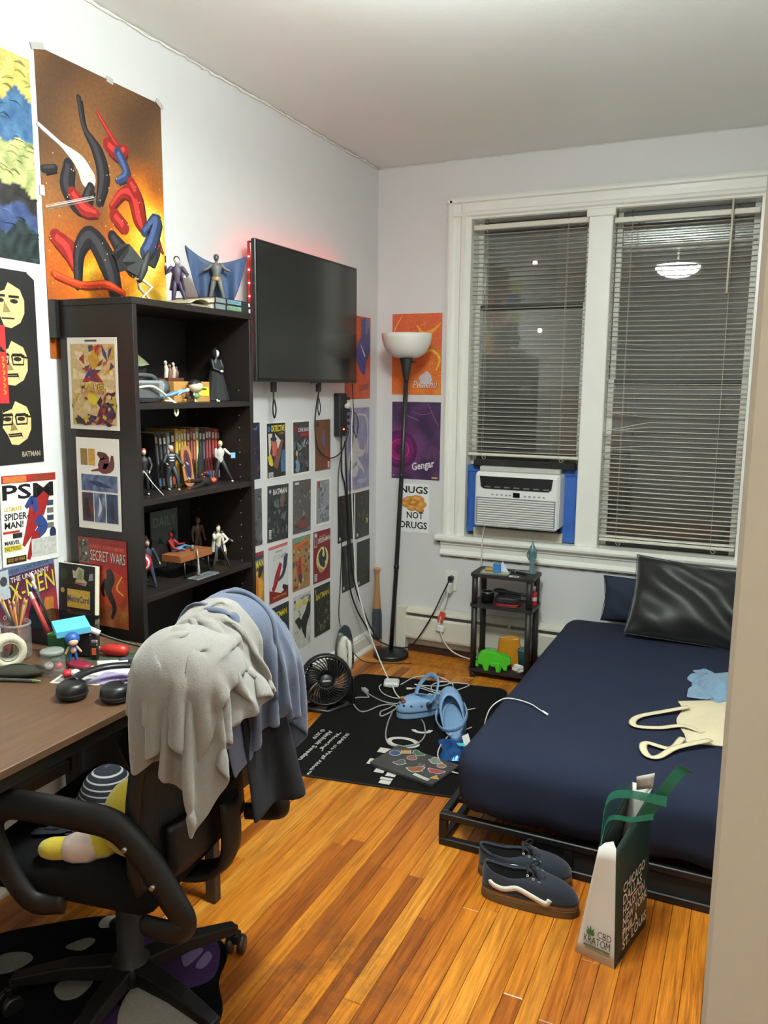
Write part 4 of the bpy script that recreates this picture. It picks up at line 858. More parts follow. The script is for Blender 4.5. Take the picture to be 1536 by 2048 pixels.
# ---- on top of the bookcase
ZT_ = BH
fg = figurine('purple-suited figurine raising a small pistol on the bookcase top', (0.150, -1.925, ZT_), -0.9, 0.180, (206, 200, 190), (58, 46, 66), (54, 42, 70), (36, 44, 36), pose=dict(elR=(.02, -.20, .66), haR=(.05, -.20, .80), elL=(.03, .19, .66), haL=(.09, .15, .62), knL=(.05, .12, .27), foL=(.02, .19, .03), knR=(.03, -.07, .27), foR=(0, -.10, .03)))
item(fg, 'pistol', MB().tube([(.010, -.036, .150), (.012, -.036, .176)], .0022, 6), (30, 30, 32)); item(fg, 'coat', MB().surf(14, 8, lambda u, v: ((.012+.012*v)*math.cos(PI*.25+u*PI*1.5), (.017+.010*v)*math.sin(PI*.25+u*PI*1.5), .118-.052*v)), (52, 42, 60))
fg = figurine('grey figurine with wide spread blue cape on the bookcase top', (0.165, -1.722, ZT_+0.042), -0.92, 0.172, (70, 70, 74), (84, 84, 84), (88, 88, 86), (44, 50, 66), (40, 44, 60), pose=dict(elL=(.02, .18, .70), haL=(.05, .26, .66), elR=(.02, -.18, .70), haR=(.05, -.26, .66), knL=(.05, .10, .27), foL=(.02, .15, .03), knR=(.02, -.10, .27), foR=(0, -.15, .03)), bulk=1.15)
def cp(u, v):
    a = 2*u-1; top = .143+(.056 if a < 0 else .026)*abs(a)**1.6; bot = .004+(top-.015)*max(0, (abs(a)-.5)/.5)**1.25
    return (-.020+.010*math.sin(a*13)*v-.012*v+.022*abs(a)**2, a*.108, top+(bot-top)*v)
cape_mesh(cp, 40, 12).build('cape', C((52, 70, 104), 0.65), fg, solid=0.002)
MB().lathe([(.0155, .078), (.0165, .082), (.0165, .087), (.0155, .091)], 14).build('belt', C((140, 112, 60), 0.4), fg)
# horned black-winged creature skeleton
t = thing('winged_figurine', 'black bat-winged figurine on thin bony legs before the fiery poster', 'figurine', (0.17, -2.145, ZT_))
w = MB()
for pts in ([(0, .03, .125), (0, .075, .165), (0, .13, .195), (0, .12, .165), (0, .085, .14), (0, .06, .115)], [(0, .02, .13), (0, -.02, .18), (0, -.055, .175), (0, -.11, .135), (0, -.075, .12), (0, -.06, .09), (0, -.03, .10), (0, 0, .085)]):
    w.prism([(p[1], p[2]) for p in pts], -.003, .003, lambda a, b, c: (c+.02*math.sin(a*30), a, b))
w.build('wings', C((22, 21, 22), 0.7), t)
MB().tube([(0, .01, .075), (.004, .022, .11), (.006, .036, .142), (.008, .05, .165)], [.010, .016, .012, .007], 8, round_ends=True).build('body', C((34, 33, 34), 0.6), t)
lg = MB(); lg.tube([(0, .012, .08), (.02, .045, .055), (.005, .015, .022), (.012, .02, .002)], [.006, .005, .004, .003], 6); lg.tube([(0, .004, .08), (-.01, .02, .05), (-.005, .06, .02), (0, .065, .002)], [.006, .005, .004, .003], 6); lg.build('legs', C((176, 168, 156), 0.5), t)
MB().lathe([(0, 0), (.035, 0), (.035, .004), (0, .004)], 18).build('stand', C((24, 24, 24), 0.4), t)

# books lying on top
BKL = {}
def book(label, c, d, rz, cover, pages=(206, 198, 180), name='book', group=None, lean=None, spine=None, cat='book'):
    """d = (width, spine length, thickness); spine on +x"""
    t = thing(name, label, cat, c, rz, group, lean)
    w, l, h = d; mb = MB(); e = 0.0012
    mb.span((-w/2, -l/2, 0), (w/2, l/2, e)); mb.span((-w/2, -l/2, h-e), (w/2, l/2, h)); mb.span((w/2-e, -l/2, e), (w/2, l/2, h-e))
    mb.build('cover', C(cover, 0.4), t); MB().span((-w/2+.003, -l/2+.003, e), (w/2-e, l/2-.003, h-e)).build('pages', mat('paper_edges_%d' % pages[0], pages, 0.8, var=0.12, scale=500, stretch=(0.05, 0.05, 3)), t)
    if spine:
        pr = Print(l, h, 5); spine(pr); o = pr.build(t, 'spine_print'); place_l(o, (w/2+.0006, -l/2, 0), PY, PZ)
    return t
def place_l(o, org, right, up):
    r = Vector(right).normalized(); u = Vector(up).normalized(); n = r.cross(u)
    o.matrix_local = Matrix(((r.x, u.x, n.x, org[0]), (r.y, u.y, n.y, org[1]), (r.z, u.z, n.z, org[2]), (0, 0, 0, 1)))
def sp1(c): return lambda pr: (pr.rect(0.02, 0.12, 0.28, 0.88, (120, 130, 130)), pr.rect(0.33, 0.2, 0.72, 0.85, c), pr.text('BATMAN', 0.35, 0.3, 0.4, (40, 44, 46), w=0.34), pr.rect(0.93, 0.2, 0.98, 0.8, (196, 206, 210)))
book('thick graphic novel with green-lettered spine lying under the caped figurine', (0.215, -1.815, ZT_), (0.17, 0.215, 0.021), 0.0, (28, 30, 32), spine=sp1((126, 160, 132)))
book('thick graphic novel with blue-lettered spine, upper of the pair', (0.213, -1.812, ZT_+0.0212), (0.17, 0.212, 0.020), 0.01, (28, 30, 32), spine=sp1((120, 156, 176)))
b_ = thing('magazine', 'floppy magazine with bowed pale cover beside the graphic novels', 'magazine', (0.20, -1.965, ZT_))
MB().surf(10, 6, lambda u, v: (-.08+.16*v, -.055+.105*u, .012+.016*math.sin(u*PI*.9)), smooth=True).build('top_cover', C((150, 140, 110), 0.4), b_, solid=0.0015)
MB().span((-.08, -.055, 0), (.08, .05, .010)).build('pages', C((120, 112, 96), 0.8), b_)

# ---- first shelf
z1 = SH[0]
fg = figurine('black hooded robed figurine with long pale face on the top shelf', (0.19, -1.716-0.055, z1), -0.2, 0.185, (226, 222, 214), (26, 26, 28), (26, 26, 28), None, pose=dict(elL=(.06, .12, .62), haL=(.14, .03, .58), elR=(.06, -.12, .62), haR=(.14, -.03, .58)))
item(fg, 'robe', MB().surf(28, 10, lambda u, v: ((.014+.026*v+.004*v*math.sin(u*56))*math.cos(u*2*PI), (.018+.028*v+.004*v*math.sin(u*56+1))*math.sin(u*2*PI), .135-.133*v), cu=True), (28, 28, 30), 0.85)
item(fg, 'hood', MB().surf(16, 8, lambda u, v: (.003+.017*math.cos(.7+u*(2*PI-1.4))*math.sin(.15+v*1.9), .017*math.sin(.7+u*(2*PI-1.4))*math.sin(.15+v*1.9), .172+.018*math.cos(.15+v*1.9)-.004*v)), (24, 24, 26), 0.85)
MB().prism([(0, .008), (.006, .002), (.004, -.010), (-.004, -.010), (-.006, .002)], 0, .004, lambda a, b, c: (b+.004+c*0+.012, a, c)).ell((.004, 0, .004), (.006, .004, .004), 8, 5).build('toy_mask', C((226, 222, 214), 0.4), None, (0.225, -1.820, z1), (0, 0, -0.6))
tag(bpy.data.objects['toy_mask'], 'tiny white toy mask lying before the robed figurine', 'toy')
cb = thing('cardboard_box', 'small open brown carton with a yellow sticker on the top shelf', 'box', (0.185, -1.968, z1))
MB().span((-.05, -.095, 0), (.05, .095, .068), .001).build('carton', C((176, 128, 66), 0.75), cb)
MB().span((.0505, .035, .020), (.0512, .088, .050)).build('sticker', C((226, 208, 60), 0.5), cb); MB().span((.0513, .045, .040), (.0516, .075, .046)).build('sticker_line', C((60, 56, 40), 0.5), cb)
for k, (yy, c) in enumerate(((-.045, (146, 104, 52)), (0.0, (70, 46, 40)))): MB().ell((.0505, yy, .03), (.0008, .018, .020), 12, 6).build('printed_oval', C(c, 0.6), cb)
fg = thing('figurine_group', 'small dark wooden stand with a cluster of tiny pale figures on the carton', 'figurine', (0.175, -2.005, z1+0.068))
MB().box((0, 0, .006), (.05, .08, .012), bev=.002).build('stand', C((84, 44, 34), 0.5), fg)
for yy, hh, c in ((-.025, .055, (190, 180, 170)), (-.005, .042, (120, 80, 66)), (.014, .050, (176, 160, 146)), (.028, .036, (90, 70, 64))):
    m_ = MB(); m_.tube([(0, yy, .012), (.002, yy+.002, .012+hh*.5), (0, yy, .012+hh*.78)], [.007, .008, .005], 8, round_ends=True); m_.ell((0, yy, .012+hh*.9), (.006, .006, .007), 8, 6); m_.tube([(0, yy, .012+hh*.7), (.008, yy-.012, .012+hh*.95)], .0025, 5); m_.build('tiny_figure', C(c, 0.5), fg)
dl = thing('doll', 'round-headed toy doll in a green dress before the carton', 'doll', (0.262, -1.985, z1))
MB().ell((0, 0, .052), (.022, .028, .021), 18, 12).build('head', C((214, 196, 170), 0.4), dl); MB().surf(20, 10, lambda u, v: ((-.003+.024*math.cos(u*2*PI)*math.sin(.05+v*1.25)), .030*math.sin(u*2*PI)*math.sin(.05+v*1.25), .053+.023*math.cos(.05+v*1.25)), cu=True).build('hair', C((28, 24, 24), 0.5), dl)
MB().lathe([(0, .034), (.007, .033), (.009, .026), (.012, .014), (0, .014)], 14).build('dress', C((96, 140, 84), 0.5), dl)
for s_ in (-1, 1):
    MB().tube([(0, s_*.008, .030), (.006, s_*.018, .024)], [.0035, .003], 6, round_ends=True).build('arm', C((214, 196, 170), 0.4), dl); MB().tube([(0, s_*.004, .014), (0, s_*.004, .003)], .0035, 6, round_ends=True).build('leg', C((226, 220, 208), 0.4), dl)
fg = figurine('small dark red figurine squatting in front of the carton', (0.262, -2.030, z1), 0.1, 0.050, (60, 40, 40), (90, 36, 34), (40, 34, 36), (60, 30, 30), pose=dict(pel=(-.1, 0, .3), chest=(0, 0, .5), neck=(.02, 0, .66), head=(.05, 0, .8), shL=(0, .12, .6), shR=(0, -.12, .6), hipL=(-.1, .06, .3), hipR=(-.1, -.06, .3), knL=(.12, .16, .36), knR=(.12, -.16, .36)), bulk=1.4)
fg = figurine('pale blue toy figure lying on its back beside the camcorder', (0.268, -2.165, z1+0.020), 0.0, 0.105, (170, 190, 206), (124, 150, 170), (96, 124, 150), (190, 206, 214), rot=(0, PI/2*0.86, 1.25), bulk=1.3)
cm = thing('camcorder', 'silver video camcorder with wrist strap at the left of the top shelf', 'camcorder', (0.225, -2.190, z1), 0.0)
SV = C((150, 152, 154), 0.3, metal=0.3); SD = C((96, 98, 100), 0.35, metal=0.3)
MB().span((-.035, -.085, .004), (.035, .055, .070), .008).build('body', SV, cm); MB().span((.0355, -.080, .014), (.042, .020, .062), .003).build('screen_door', SD, cm)
MB().cyl((0, .050, .046), (0, .085, .046), .030, .028, 24).build('lens_barrel', SD, cm); MB().cyl((0, .085, .046), (0, .088, .046), .024, .022, 24).build('lens_glass', C((60, 62, 66), 0.1), cm)
MB().tube(catmull([(.020, .03, .072), (.020, .01, .084), (.020, -.05, .086), (.020, -.08, .074)], 5), .006, 8).build('handle', SD, cm); MB().span((-.02, -.08, .070), (.02, -.02, .082), .004).build('viewfinder', C((40, 40, 42), 0.4), cm)
MB().tube(catmull([(.040, -.075, .048), (.052, -.030, .052), (.054, .010, .036), (.056, .052, .010), (.066, .066, -.004), (.070, .068, -.030), (.069, .060, -.040), (.068, .055, -.028), (.064, .058, .002), (.05, .03, .008)], 6), .0026, 6, flat=(1, 1.6)).build('wrist_strap', C((196, 190, 166), 0.7), cm)
MB().span((-.05, -.062, 0), (.04, .040, .118), .003).build('black_box', C((24, 23, 23), 0.5), None, (0.100, -2.120, z1)); tag(bpy.data.objects['black_box'], 'plain black box standing behind the camcorder', 'box')
MB().surf(20, 8, lambda u, v: ((.036+.020*v)*math.cos(u*2*PI)*(.35+.65*v), (.034+.022*v)*math.sin(u*2*PI)*(.35+.65*v)+.004*v, .046*(1-v)**.8+.003*math.sin(u*18)*v), cu=True).build('cloth_hat', C((116, 122, 92), 0.9), None, (0.100, -2.110, z1+0.1185)); tag(bpy.data.objects['cloth_hat'], 'pale green cloth cap on the black box', 'cap')

# ---- second shelf: paperbacks and toys
z2 = SH[1]; r_ = random.Random(21)
spines = [(34, 32, 34), (30, 28, 30), (40, 36, 38), (110, 112, 104), (34, 30, 32), (164, 124, 40), (172, 132, 46), (150, 112, 36), (160, 122, 42), (110, 52, 36), (96, 44, 34), (120, 60, 40), (130, 118, 70), (34, 30, 34), (46, 40, 46), (92, 34, 34), (100, 38, 36), (110, 40, 38), (150, 36, 40), (40, 30, 30)]
wn = ['charcoal', 'black', 'dark grey', 'pale grey', 'soot black', 'mustard', 'golden', 'ochre', 'dark yellow', 'russet', 'rust brown', 'copper brown', 'olive', 'ink black', 'slate', 'dark red', 'brick red', 'oxblood', 'crimson', 'umber']
y = -2.085
for k, c in enumerate(spines):
    th = r_.uniform(0.014, 0.020); hh = r_.uniform(0.188, 0.200)*(0.97 if k < 4 else 1.0); lean = -0.10+0.02*k if k < 5 else r_.uniform(-.01, .01)
    b = thing('paperback', '%s spined paperback in the row on the second shelf, %s' % (wn[k], 'leftmost leaning' if k == 0 else 'rightmost' if k == 19 else 'number %d from the left' % (k+1)), 'book', (0.115, y, z2), group='paperbacks in a row on the second shelf')
    b.rotation_euler = (-lean, 0, 0); MB().span((-.065, 0, 0.0005), (.065, th-.0006, hh), .0008).build('cover', C(c, 0.45), b); MB().span((-.066, .0012, .002), (.060, th-.0018, hh+.0003)).build('pages', C((190, 180, 158), 0.8), b)
    pr = Print(th, hh, k); pr.rect(.2, .82, .8, .93, r_.choice([(206, 200, 190), (190, 186, 176), (160, 120, 80)])); pr.rect(.28, .45, .72, .78, tuple(min(255, q*1.5+50) for q in c)); pr.rect(.2, .06, .8, .20, r_.choice([(206, 90, 60), (200, 190, 180), (70, 110, 160), (60, 40, 40)])); pr.rect(.2, .22, .8, .40, tuple(q*.7 for q in c))
    o = pr.build(b, 'spine_print'); place_l(o, (.0653, .0, 0), PY, PZ); y += th+.0004
Gf = 'toy figures on the bookcase shelves'
fg = figurine('red-haired figurine in black coat leaning on a white cane', (0.222, -2.205, z2), -0.7, 0.150, (206, 176, 154), (30, 28, 30), (28, 28, 32), (140, 54, 40), (206, 204, 200), pose=dict(elR=(.05, -.15, .66), haR=(.10, -.05, .52), elL=(.04, .15, .62), haL=(.10, .10, .52)), group=Gf)
item(fg, 'cane', MB().tube([(.018, -.005, .080), (.030, .020, .040), (.046, .050, .002)], .0016, 6), (206, 200, 190)); item(fg, 'coat_tail', MB().surf(14, 6, lambda u, v: ((.012+.010*v)*math.cos(PI*.3+u*PI*1.4), (.015+.012*v)*math.sin(PI*.3+u*PI*1.4), .082-.060*v)), (30, 28, 30), 0.8)
fg = figurine('bandaged figurine in striped black shirt with pale helmet', (0.215, -2.065, z2), -0.6, 0.150, (196, 150, 120), (36, 36, 42), (40, 40, 46), (200, 196, 190), (196, 186, 150), pose=dict(elL=(.05, .19, .62), haL=(.10, .24, .56), elR=(.04, -.18, .62), haR=(.12, -.14, .60), knL=(.09, .10, .28), foL=(.10, .12, .03), knR=(-.02, -.09, .27)), group=Gf, bulk=1.25)
for zz in (.098, .107, .116): MB().lathe([(.0125, zz), (.0135, zz+.002), (.0125, zz+.004)], 12).build('stripe', C((206, 204, 200), 0.6), fg)
fg = figurine('blond figurine in dark jacket holding a blue card', (0.215, -1.792, z2), -0.75, 0.150, (214, 190, 150), (190, 186, 176), (40, 42, 46), (206, 180, 110), (222, 220, 214), pose=dict(elR=(.03, -.12, .62), haR=(.02, -.06, .56), elL=(.06, .20, .68), haL=(.10, .24, .66), knL=(.06, .14, .28), foL=(.06, .26, .03), knR=(.02, -.10, .28), foR=(.02, -.17, .03)), group=Gf)
item(fg, 'jacket', MB().surf(14, 6, lambda u, v: ((.012+.003*v)*math.cos(PI*.3+u*PI*1.4), (.018-.002*v)*math.sin(PI*.3+u*PI*1.4), .117-.040*v)), (52, 50, 50)); item(fg, 'card', MB().box((.020, .042, .097), (.002, .016, .020)), (110, 170, 206))
fg = figurine('red and black figurine with orange hair lying face down at the shelf front', (0.282, -1.895, z2+0.016), 0, 0.175, (206, 90, 50), (34, 30, 32), (36, 28, 30), (206, 88, 44), (140, 36, 34), rot=(-PI/2*0.97, 0, 0.06), pose=dict(elL=(.05, .16, .60), haL=(.04, .10, .46), knL=(.05, .06, .27)), group=Gf)
fg.rotation_euler = (PI/2*0.98, PI, 0.08); fg.location = (0.245, -2.030, z2+0.014); fg.rotation_euler = Matrix(((0, 0.0, 0.0), (0, 0, 1), (0, 0, 0))).to_euler() if False else (-PI/2, 0, 0.05)
bd = thing('toy_skateboard', 'tan fingerboard deck with dark blue print standing against the books', 'toy skateboard', (0.212, -1.968, z2), 0.0, rot=(0, -0.14, 0))
pts = [(-.026, .018)]+[(-.026+.0, .10)]+[(.026*math.cos(a), .118+.026*math.sin(a)) for a in np.linspace(PI, 0, 12)]+[(.026, .018)]+[(.026*math.cos(a), .022+.022*math.sin(a)) for a in np.linspace(0, -PI, 12)]
MB().prism(pts, 0, .004, lambda a, b, c: (c, a, b)).build('deck', C((168, 120, 74), 0.5), bd)
pr = Print(.044, .125, 3); pr.ell(.5, .54, .44, 1.2, (120, 50, 44)).stroke([(.5, .86), (.5, .66), (.45, .5), (.56, .3), (.5, .16)], [.1, .3, .5, .4, .3], (44, 48, 84)).stroke([(.4, .62), (.6, .55)], .12, (206, 204, 204)).stroke([(.35, .2), (.6, .14)], .12, (206, 196, 180)); o = pr.build(bd, 'deck_print'); place_l(o, (.0042, -.022, .008), PY, PZ)
MB().prism([(-.010, 0), (.010, 0), (.011, .09), (.004, .135), (-.007, .10)], -.002, .002, lambda a, b, c: (c, a, b)).build('toy_sword', C((70, 72, 74), 0.3, metal=0.6), None, (0.216, -1.915, z2)); tag(bpy.data.objects['toy_sword'], 'grey toy blade leaning upright beside the fingerboard', 'toy')
tp = thing('key_ring', 'small metal key on a peg inside the second shelf', 'key', (0.245, BY0+0.0195, z2+0.158)); MB().tube(catmull([(.0, .003, .006), (.0, .010, .012), (0, .016, .006), (0, .010, 0), (.0, .003, .006)], 5), .0012, 5).build('ring', C((150, 148, 142), 0.3, metal=0.9), tp); MB().span((-.001, .016, .002), (.001, .040, .008)).build('key', C((150, 148, 142), 0.3, metal=0.9), tp); MB().cyl((0, 0, .006), (0, .006, .006), .002, n=6).build('peg', C((130, 128, 124), 0.4, metal=0.8), tp)

# ---- third shelf
z3 = SH[2]
fg = figurine('dark blue figurine with a round ringed shield at the left of the third shelf', (0.222, -2.205, z3), -0.75, 0.160, (170, 140, 120), (40, 44, 58), (46, 52, 70), (44, 40, 44), (36, 34, 40), pose=dict(elR=(.06, -.16, .64), haR=(.13, -.14, .56), elL=(.0, .17, .64), haL=(.04, .22, .52), knL=(.04, .09, .27), foL=(.05, .14, .03)), group=Gf)
sd = MB()
for k, (ra, rb, c) in enumerate(((.0, .010, (52, 60, 104)), (.010, .018, (150, 34, 44)), (.018, .024, (206, 200, 200)), (.024, .032, (150, 30, 40)))):
    sh = MB(); sh.lathe([(ra, .008-ra*ra*6), (rb, .008-rb*rb*6), (rb, .006-rb*rb*6), (ra, .006-ra*ra*6)], 28, Matrix.Translation((.026, -.020, .088)) @ Matrix.Rotation(PI/2, 4, 'Y')); sh.build('shield_ring', C(c, 0.35), fg)
dk = thing('toy_desk_diorama', 'miniature brown office desk toy with high dark chair and clear base', 'toy', (0.222, -2.005, z3), 0.0)
MB().span((-.04, -.085, .060), (.04, .090, .084), .001).build('desk_top', C((134, 80, 44), 0.5), dk)
for xx, yy in ((-.035, -.06), (.035, -.06), (-.035, .07), (.035, .07)): MB().tube([(xx, yy, .060), (xx*1.05, yy, 0.0)], .003, 6).build('leg', C((60, 56, 54), 0.4, metal=0.6), dk)
MB().span((.045, -.06, 0), (.09, .06, .006), .002).build('clear_base', C((150, 156, 160), 0.1, alpha=0.45), dk); MB().tube([(.06, -.02, .006), (.062, -.018, .022), (.052, -.008, .070), (.045, -.005, .10)], [.006, .005, .0025, .002], 8).build('stand_arm', C((150, 150, 150), 0.25, metal=0.5), dk)
MB().prism([(-.13, .075), (-.02, .075), (-.015, .15), (-.035, .11), (-.09, .12), (-.125, .14)], -.050, -.044, lambda a, b, c: (c, a, b)).build('chair_back', C((22, 21, 22), 0.5), dk); MB().cyl((.015, .01, .084), (.015, .01, .104), .006, .005, 12).build('mug', C((96, 104, 84), 0.5), dk)
fg = figurine('red and blue figurine lounging with legs up on the toy desk', (0.190, -2.035, z3+0.062), 0.0, 0.130, (150, 34, 36), (146, 34, 36), (74, 110, 150), (150, 34, 36), (160, 36, 38), pose=dict(pel=(0, -.02, .2), chest=(-.03, -.06, .40), neck=(-.03, -.08, .52), head=(-.02, -.08, .62), shL=(-.02, .03, .47), shR=(-.02, -.16, .47), elL=(.08, .10, .36), haL=(.12, .24, .36), elR=(.08, -.12, .30), haR=(.16, -.02, .24), hipL=(.02, .03, .2), hipR=(.02, -.05, .2), knL=(.10, .30, .30), foL=(.12, .56, .20), knR=(.16, .10, .26), foR=(.20, .20, .18)), group=Gf)
sg = thing('toy_sign', 'small grey-green toy newspaper sign at the back of the third shelf', 'sign', (0.060, -1.925, z3))
MB().span((-.003, -.075, .0), (.003, .070, .205), .001).build('board', C((74, 82, 78), 0.6), sg); pr = Print(.145, .205, 2); pr.text('DAILY', .07, .72, .17, (120, 136, 126), w=.86).poly([(.1, .3), (.3, .55), (.5, .35), (.8, .62), (.92, .55), (.6, .2)], (40, 44, 44)); o = pr.build(sg, 'sign_print'); place_l(o, (.0032, -.075, 0), PY, PZ)
fg = figurine('bald figurine in long cream coat striding on the third shelf', (0.240, -1.850, z3), -0.8, 0.150, (206, 182, 156), (196, 190, 176), (44, 44, 50), None, (30, 30, 32), pose=dict(elL=(.05, .22, .66), haL=(.10, .14, .60), elR=(.08, -.10, .68), haR=(.15, .0, .76), knL=(.05, .14, .28), foL=(.0, .24, .03), knR=(.10, -.08, .28), foR=(.12, -.14, .03)), group=Gf)
item(fg, 'coat', MB().surf(16, 8, lambda u, v: ((.013+.010*v)*math.cos(PI*.2+u*PI*1.6), (.019+.010*v)*math.sin(PI*.2+u*PI*1.6), .112-.055*v)), (200, 194, 180), 0.7)
fg = figurine('brown-haired figurine in green top and yellow trousers behind the cream coat', (0.185, -1.775, z3), -0.5, 0.140, (206, 176, 150), (56, 74, 70), (176, 148, 60), (70, 40, 34), (150, 130, 60), pose=dict(elL=(.05, .22, .60), haL=(.10, .32, .54), knL=(.10, .14, .30), foL=(-.02, .2, .03)), group=Gf)
fg = figurine('dim brown figurine standing at the back of the third shelf', (0.110, -1.800, z3), -0.3, 0.165, (120, 80, 66), (84, 60, 50), (50, 40, 40), (90, 40, 36), group=Gf)
fg = figurine('dim red figurine high in the back left of the third shelf', (0.150, -2.155, z3), -0.3, 0.190, (110, 50, 44), (100, 36, 34), (50, 34, 34), (70, 40, 36), group=Gf)
# ---- fourth shelf (mostly behind the clothes)
z4 = SH[3]
book('dark red hardback lying flat on the fourth shelf', (0.17, -2.16, z4), (0.18, 0.24, 0.035), 0.0, (84, 24, 26))
MB().prism([(-.02, 0), (-.013, 0), (-.013, .05), (.008, 0), (.018, 0), (.018, .075), (.011, .075), (.011, .022), (-.010, .075), (-.02, .075)], -.005, .005, lambda a, b, c: (c, a, b)).build('letter_ornament', C((206, 204, 200), 0.5), None, (0.285, -2.262, z4)); tag(bpy.data.objects['letter_ornament'], 'small white letter ornament at the left of the fourth shelf', 'ornament')

# ================================================================ television on the wall
tv = thing('television', 'large flat black television mounted on the left wall', 'television', (0.085, -0.915, 1.823))
TW, TH = 0.915, 0.570
MB().box((0.004, 0, 0), (0.022, TW, TH), bev=.004).build('bezel', C((12, 12, 13), 0.3), tv); MB().span((.0152, -TW/2+.011, -TH/2+.016), (.0162, TW/2-.011, TH/2-.011)).build('screen', mat('tv_screen', (34, 34, 33), 0.16, var=0.02, spec=0.6), tv)
MB().box((-.020, 0, -.02), (.035, .60, .34), bev=.01).build('rear_housing', C((16, 16, 17), 0.5), tv); MB().box((-.055, 0, 0), (.045, .26, .22), bev=.003).build('wall_mount', DARKM, tv); MB().box((.012, .02, -TH/2-.004), (.010, .05, .008), bev=.002).build('sensor', C((60, 60, 62), 0.3), tv)
for yy in (-.262, .137):
    MB().box((-.030, yy, -TH/2-.020), (.016, .030, .045), bev=.002).build('strap_clip', C((24, 24, 25), 0.5), tv)
    MB().tube(catmull([(-.03, yy-.003, -TH/2-.03), (-.028, yy-.004, -TH/2-.07), (-.026, yy-.014, -TH/2-.12), (-.026, yy-.002, -TH/2-.155), (-.026, yy+.012, -TH/2-.12), (-.028, yy+.002, -TH/2-.075)], 5), .0035 if yy < 0 else .0024, 6).build('pull_strap', C((22, 22, 23), 0.7), tv)
ls = thing('led_strip', 'red glowing light strip stuck behind the television rim', 'light strip', (0.066, -0.915, 1.823))
LEDS = mat('led_tape', (120, 30, 30), 0.5); LEDR = mat('led_red', (255, 30, 34), 0.4, emit=130.0)
yl, yr, zt_, zb_ = -TW/2-.004, TW/2-.03, TH/2-.012, -TH/2+.02
MB().span((-.002, yl+.002, zb_), (.008, yl+.006, zt_)).span((-.002, yl+.006, zt_-.002), (.008, yr, zt_+.002)).span((-.002, yr, zb_), (.008, yr+.004, zt_)).build('tape', LEDS, ls)
for k in range(9): MB().box((.006, yl, zt_-.06-.052*k), (.006, .004, .006)).build('diode', LEDR, ls)
for k in range(15): MB().box((-.004, yl+.05+.058*k, zt_+.004), (.004, .006, .004)).build('diode', LEDR, ls)
for k in range(8): MB().box((-.004, yr+.006, zt_-.05-.06*k), (.004, .004, .006)).build('diode', LEDR, ls)
# ================================================================ air conditioner in the left window
ACW = mat('ac_plastic', (222, 222, 220), 0.4, var=0.01)
ac = thing('air_conditioner', 'white window air conditioner with dark vent slot', 'air conditioner', (0.862, -0.02, 0.790))
W_, H_ = 0.452, 0.290
MB().span((-W_/2, -0.085, 0.004), (W_/2, 0.24, H_), .010).build('casing', ACW, ac)
MB().span((-W_/2+.004, -.105, .0), (W_/2-.004, -.084, H_-.010), .010).build('front_panel', ACW, ac)
MB().prism([(-.195, H_-.020), (.195, H_-.020), (.188, H_-.075), (.172, H_-.086), (-.172, H_-.086), (-.188, H_-.075)], -.1085, -.100, lambda a, b, c: (a, c, b)).build('vent_slot', C((26, 27, 28), 0.35), ac)
for k in range(7): MB().span((-.165+.052*k, -.112, H_-.078), (-.135+.052*k, -.1085, H_-.072)).build('vane', C((120, 122, 124), 0.4), ac)
MB().span((-.012, -.1075, H_-.125), (.024, -.104, H_-.100)).build('display', C((18, 18, 18), 0.2), ac)
b = MB()
for x in (-.13, -.105, -.08, -.055, -.035, .045, .07, .095, .12, .145): b.span((x, -.1062, H_-.120), (x+.012, -.105, H_-.112))
o = b.build('touch_buttons', C((140, 142, 146), 0.5), ac); o['kind'] = 'stuff'
g = MB()
for k in range(11): z = .022+.0125*k; g.box((0, -.1075, z), (W_-.040, .006, .0062), rotm(.5, 0, 0))
o = g.build('grille', ACW, ac); o['kind'] = 'stuff'
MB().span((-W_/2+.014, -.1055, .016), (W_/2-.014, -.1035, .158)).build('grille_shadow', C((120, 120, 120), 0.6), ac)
MB().span((-.03, -.1062, .004), (.02, -.105, .009)).build('maker_mark', C((120, 122, 126), 0.5), ac)
MB().span((-W_/2+.01, -.050, H_), (W_/2-.01, .0, H_+.026), .004).build('top_rail', C((178, 176, 170), 0.5), ac)
MB().span((-W_/2-.04, -.010, H_+.020), (W_/2+.055, .06, H_+.056), .006).build('foam_gasket', C((30, 29, 28), 0.9), ac)
BT = mat('blue_tape', (44, 92, 172), 0.55, var=0.10, scale=14, bump=0.5, bscale=18)
def tape_panel(label, x0, x1, z0, z1):
    t = thing('window_filler', label, 'panel', ((x0+x1)/2, 0.05, z0))
    mb = MB(); r = random.Random(int(x0*90)); w, h = x1-x0, z1-z0
    mb.surf(8, 14, lambda u, v: ((u-.5)*w+r.uniform(-.002, .002), -.028+r.uniform(-.003, .003), v*h), smooth=True); mb.build('taped_sheet', BT, t, solid=.002)
    for zz in (.0, h-.03): MB().box((0, -.036, zz+.014), (w*1.02, .002, .030), rotm(0, r.uniform(-.05, .05), 0)).build('tape_strip', BT, t)
    return t
tape_panel('narrow blue-taped panel left of the air conditioner', 0.553, 0.640, 0.735, 1.10); tape_panel('wide blue-taped panel right of the air conditioner', 1.070, 1.152, 0.715, 1.10)
MB().span((0.600, -0.012, 0.7085), (1.09, 0.12, 0.760), .003).build('support_block', C((190, 184, 168), 0.6), None); tag(bpy.data.objects['support_block'], 'beige support block under the air conditioner', 'block')
MB().span((0.66, 0.02, 0.7605), (1.06, 0.10, 0.7935)).build('foam_wedge', C((70, 68, 62), 0.9), None); tag(bpy.data.objects['foam_wedge'], 'dark foam wedge beneath the air conditioner', 'wedge')

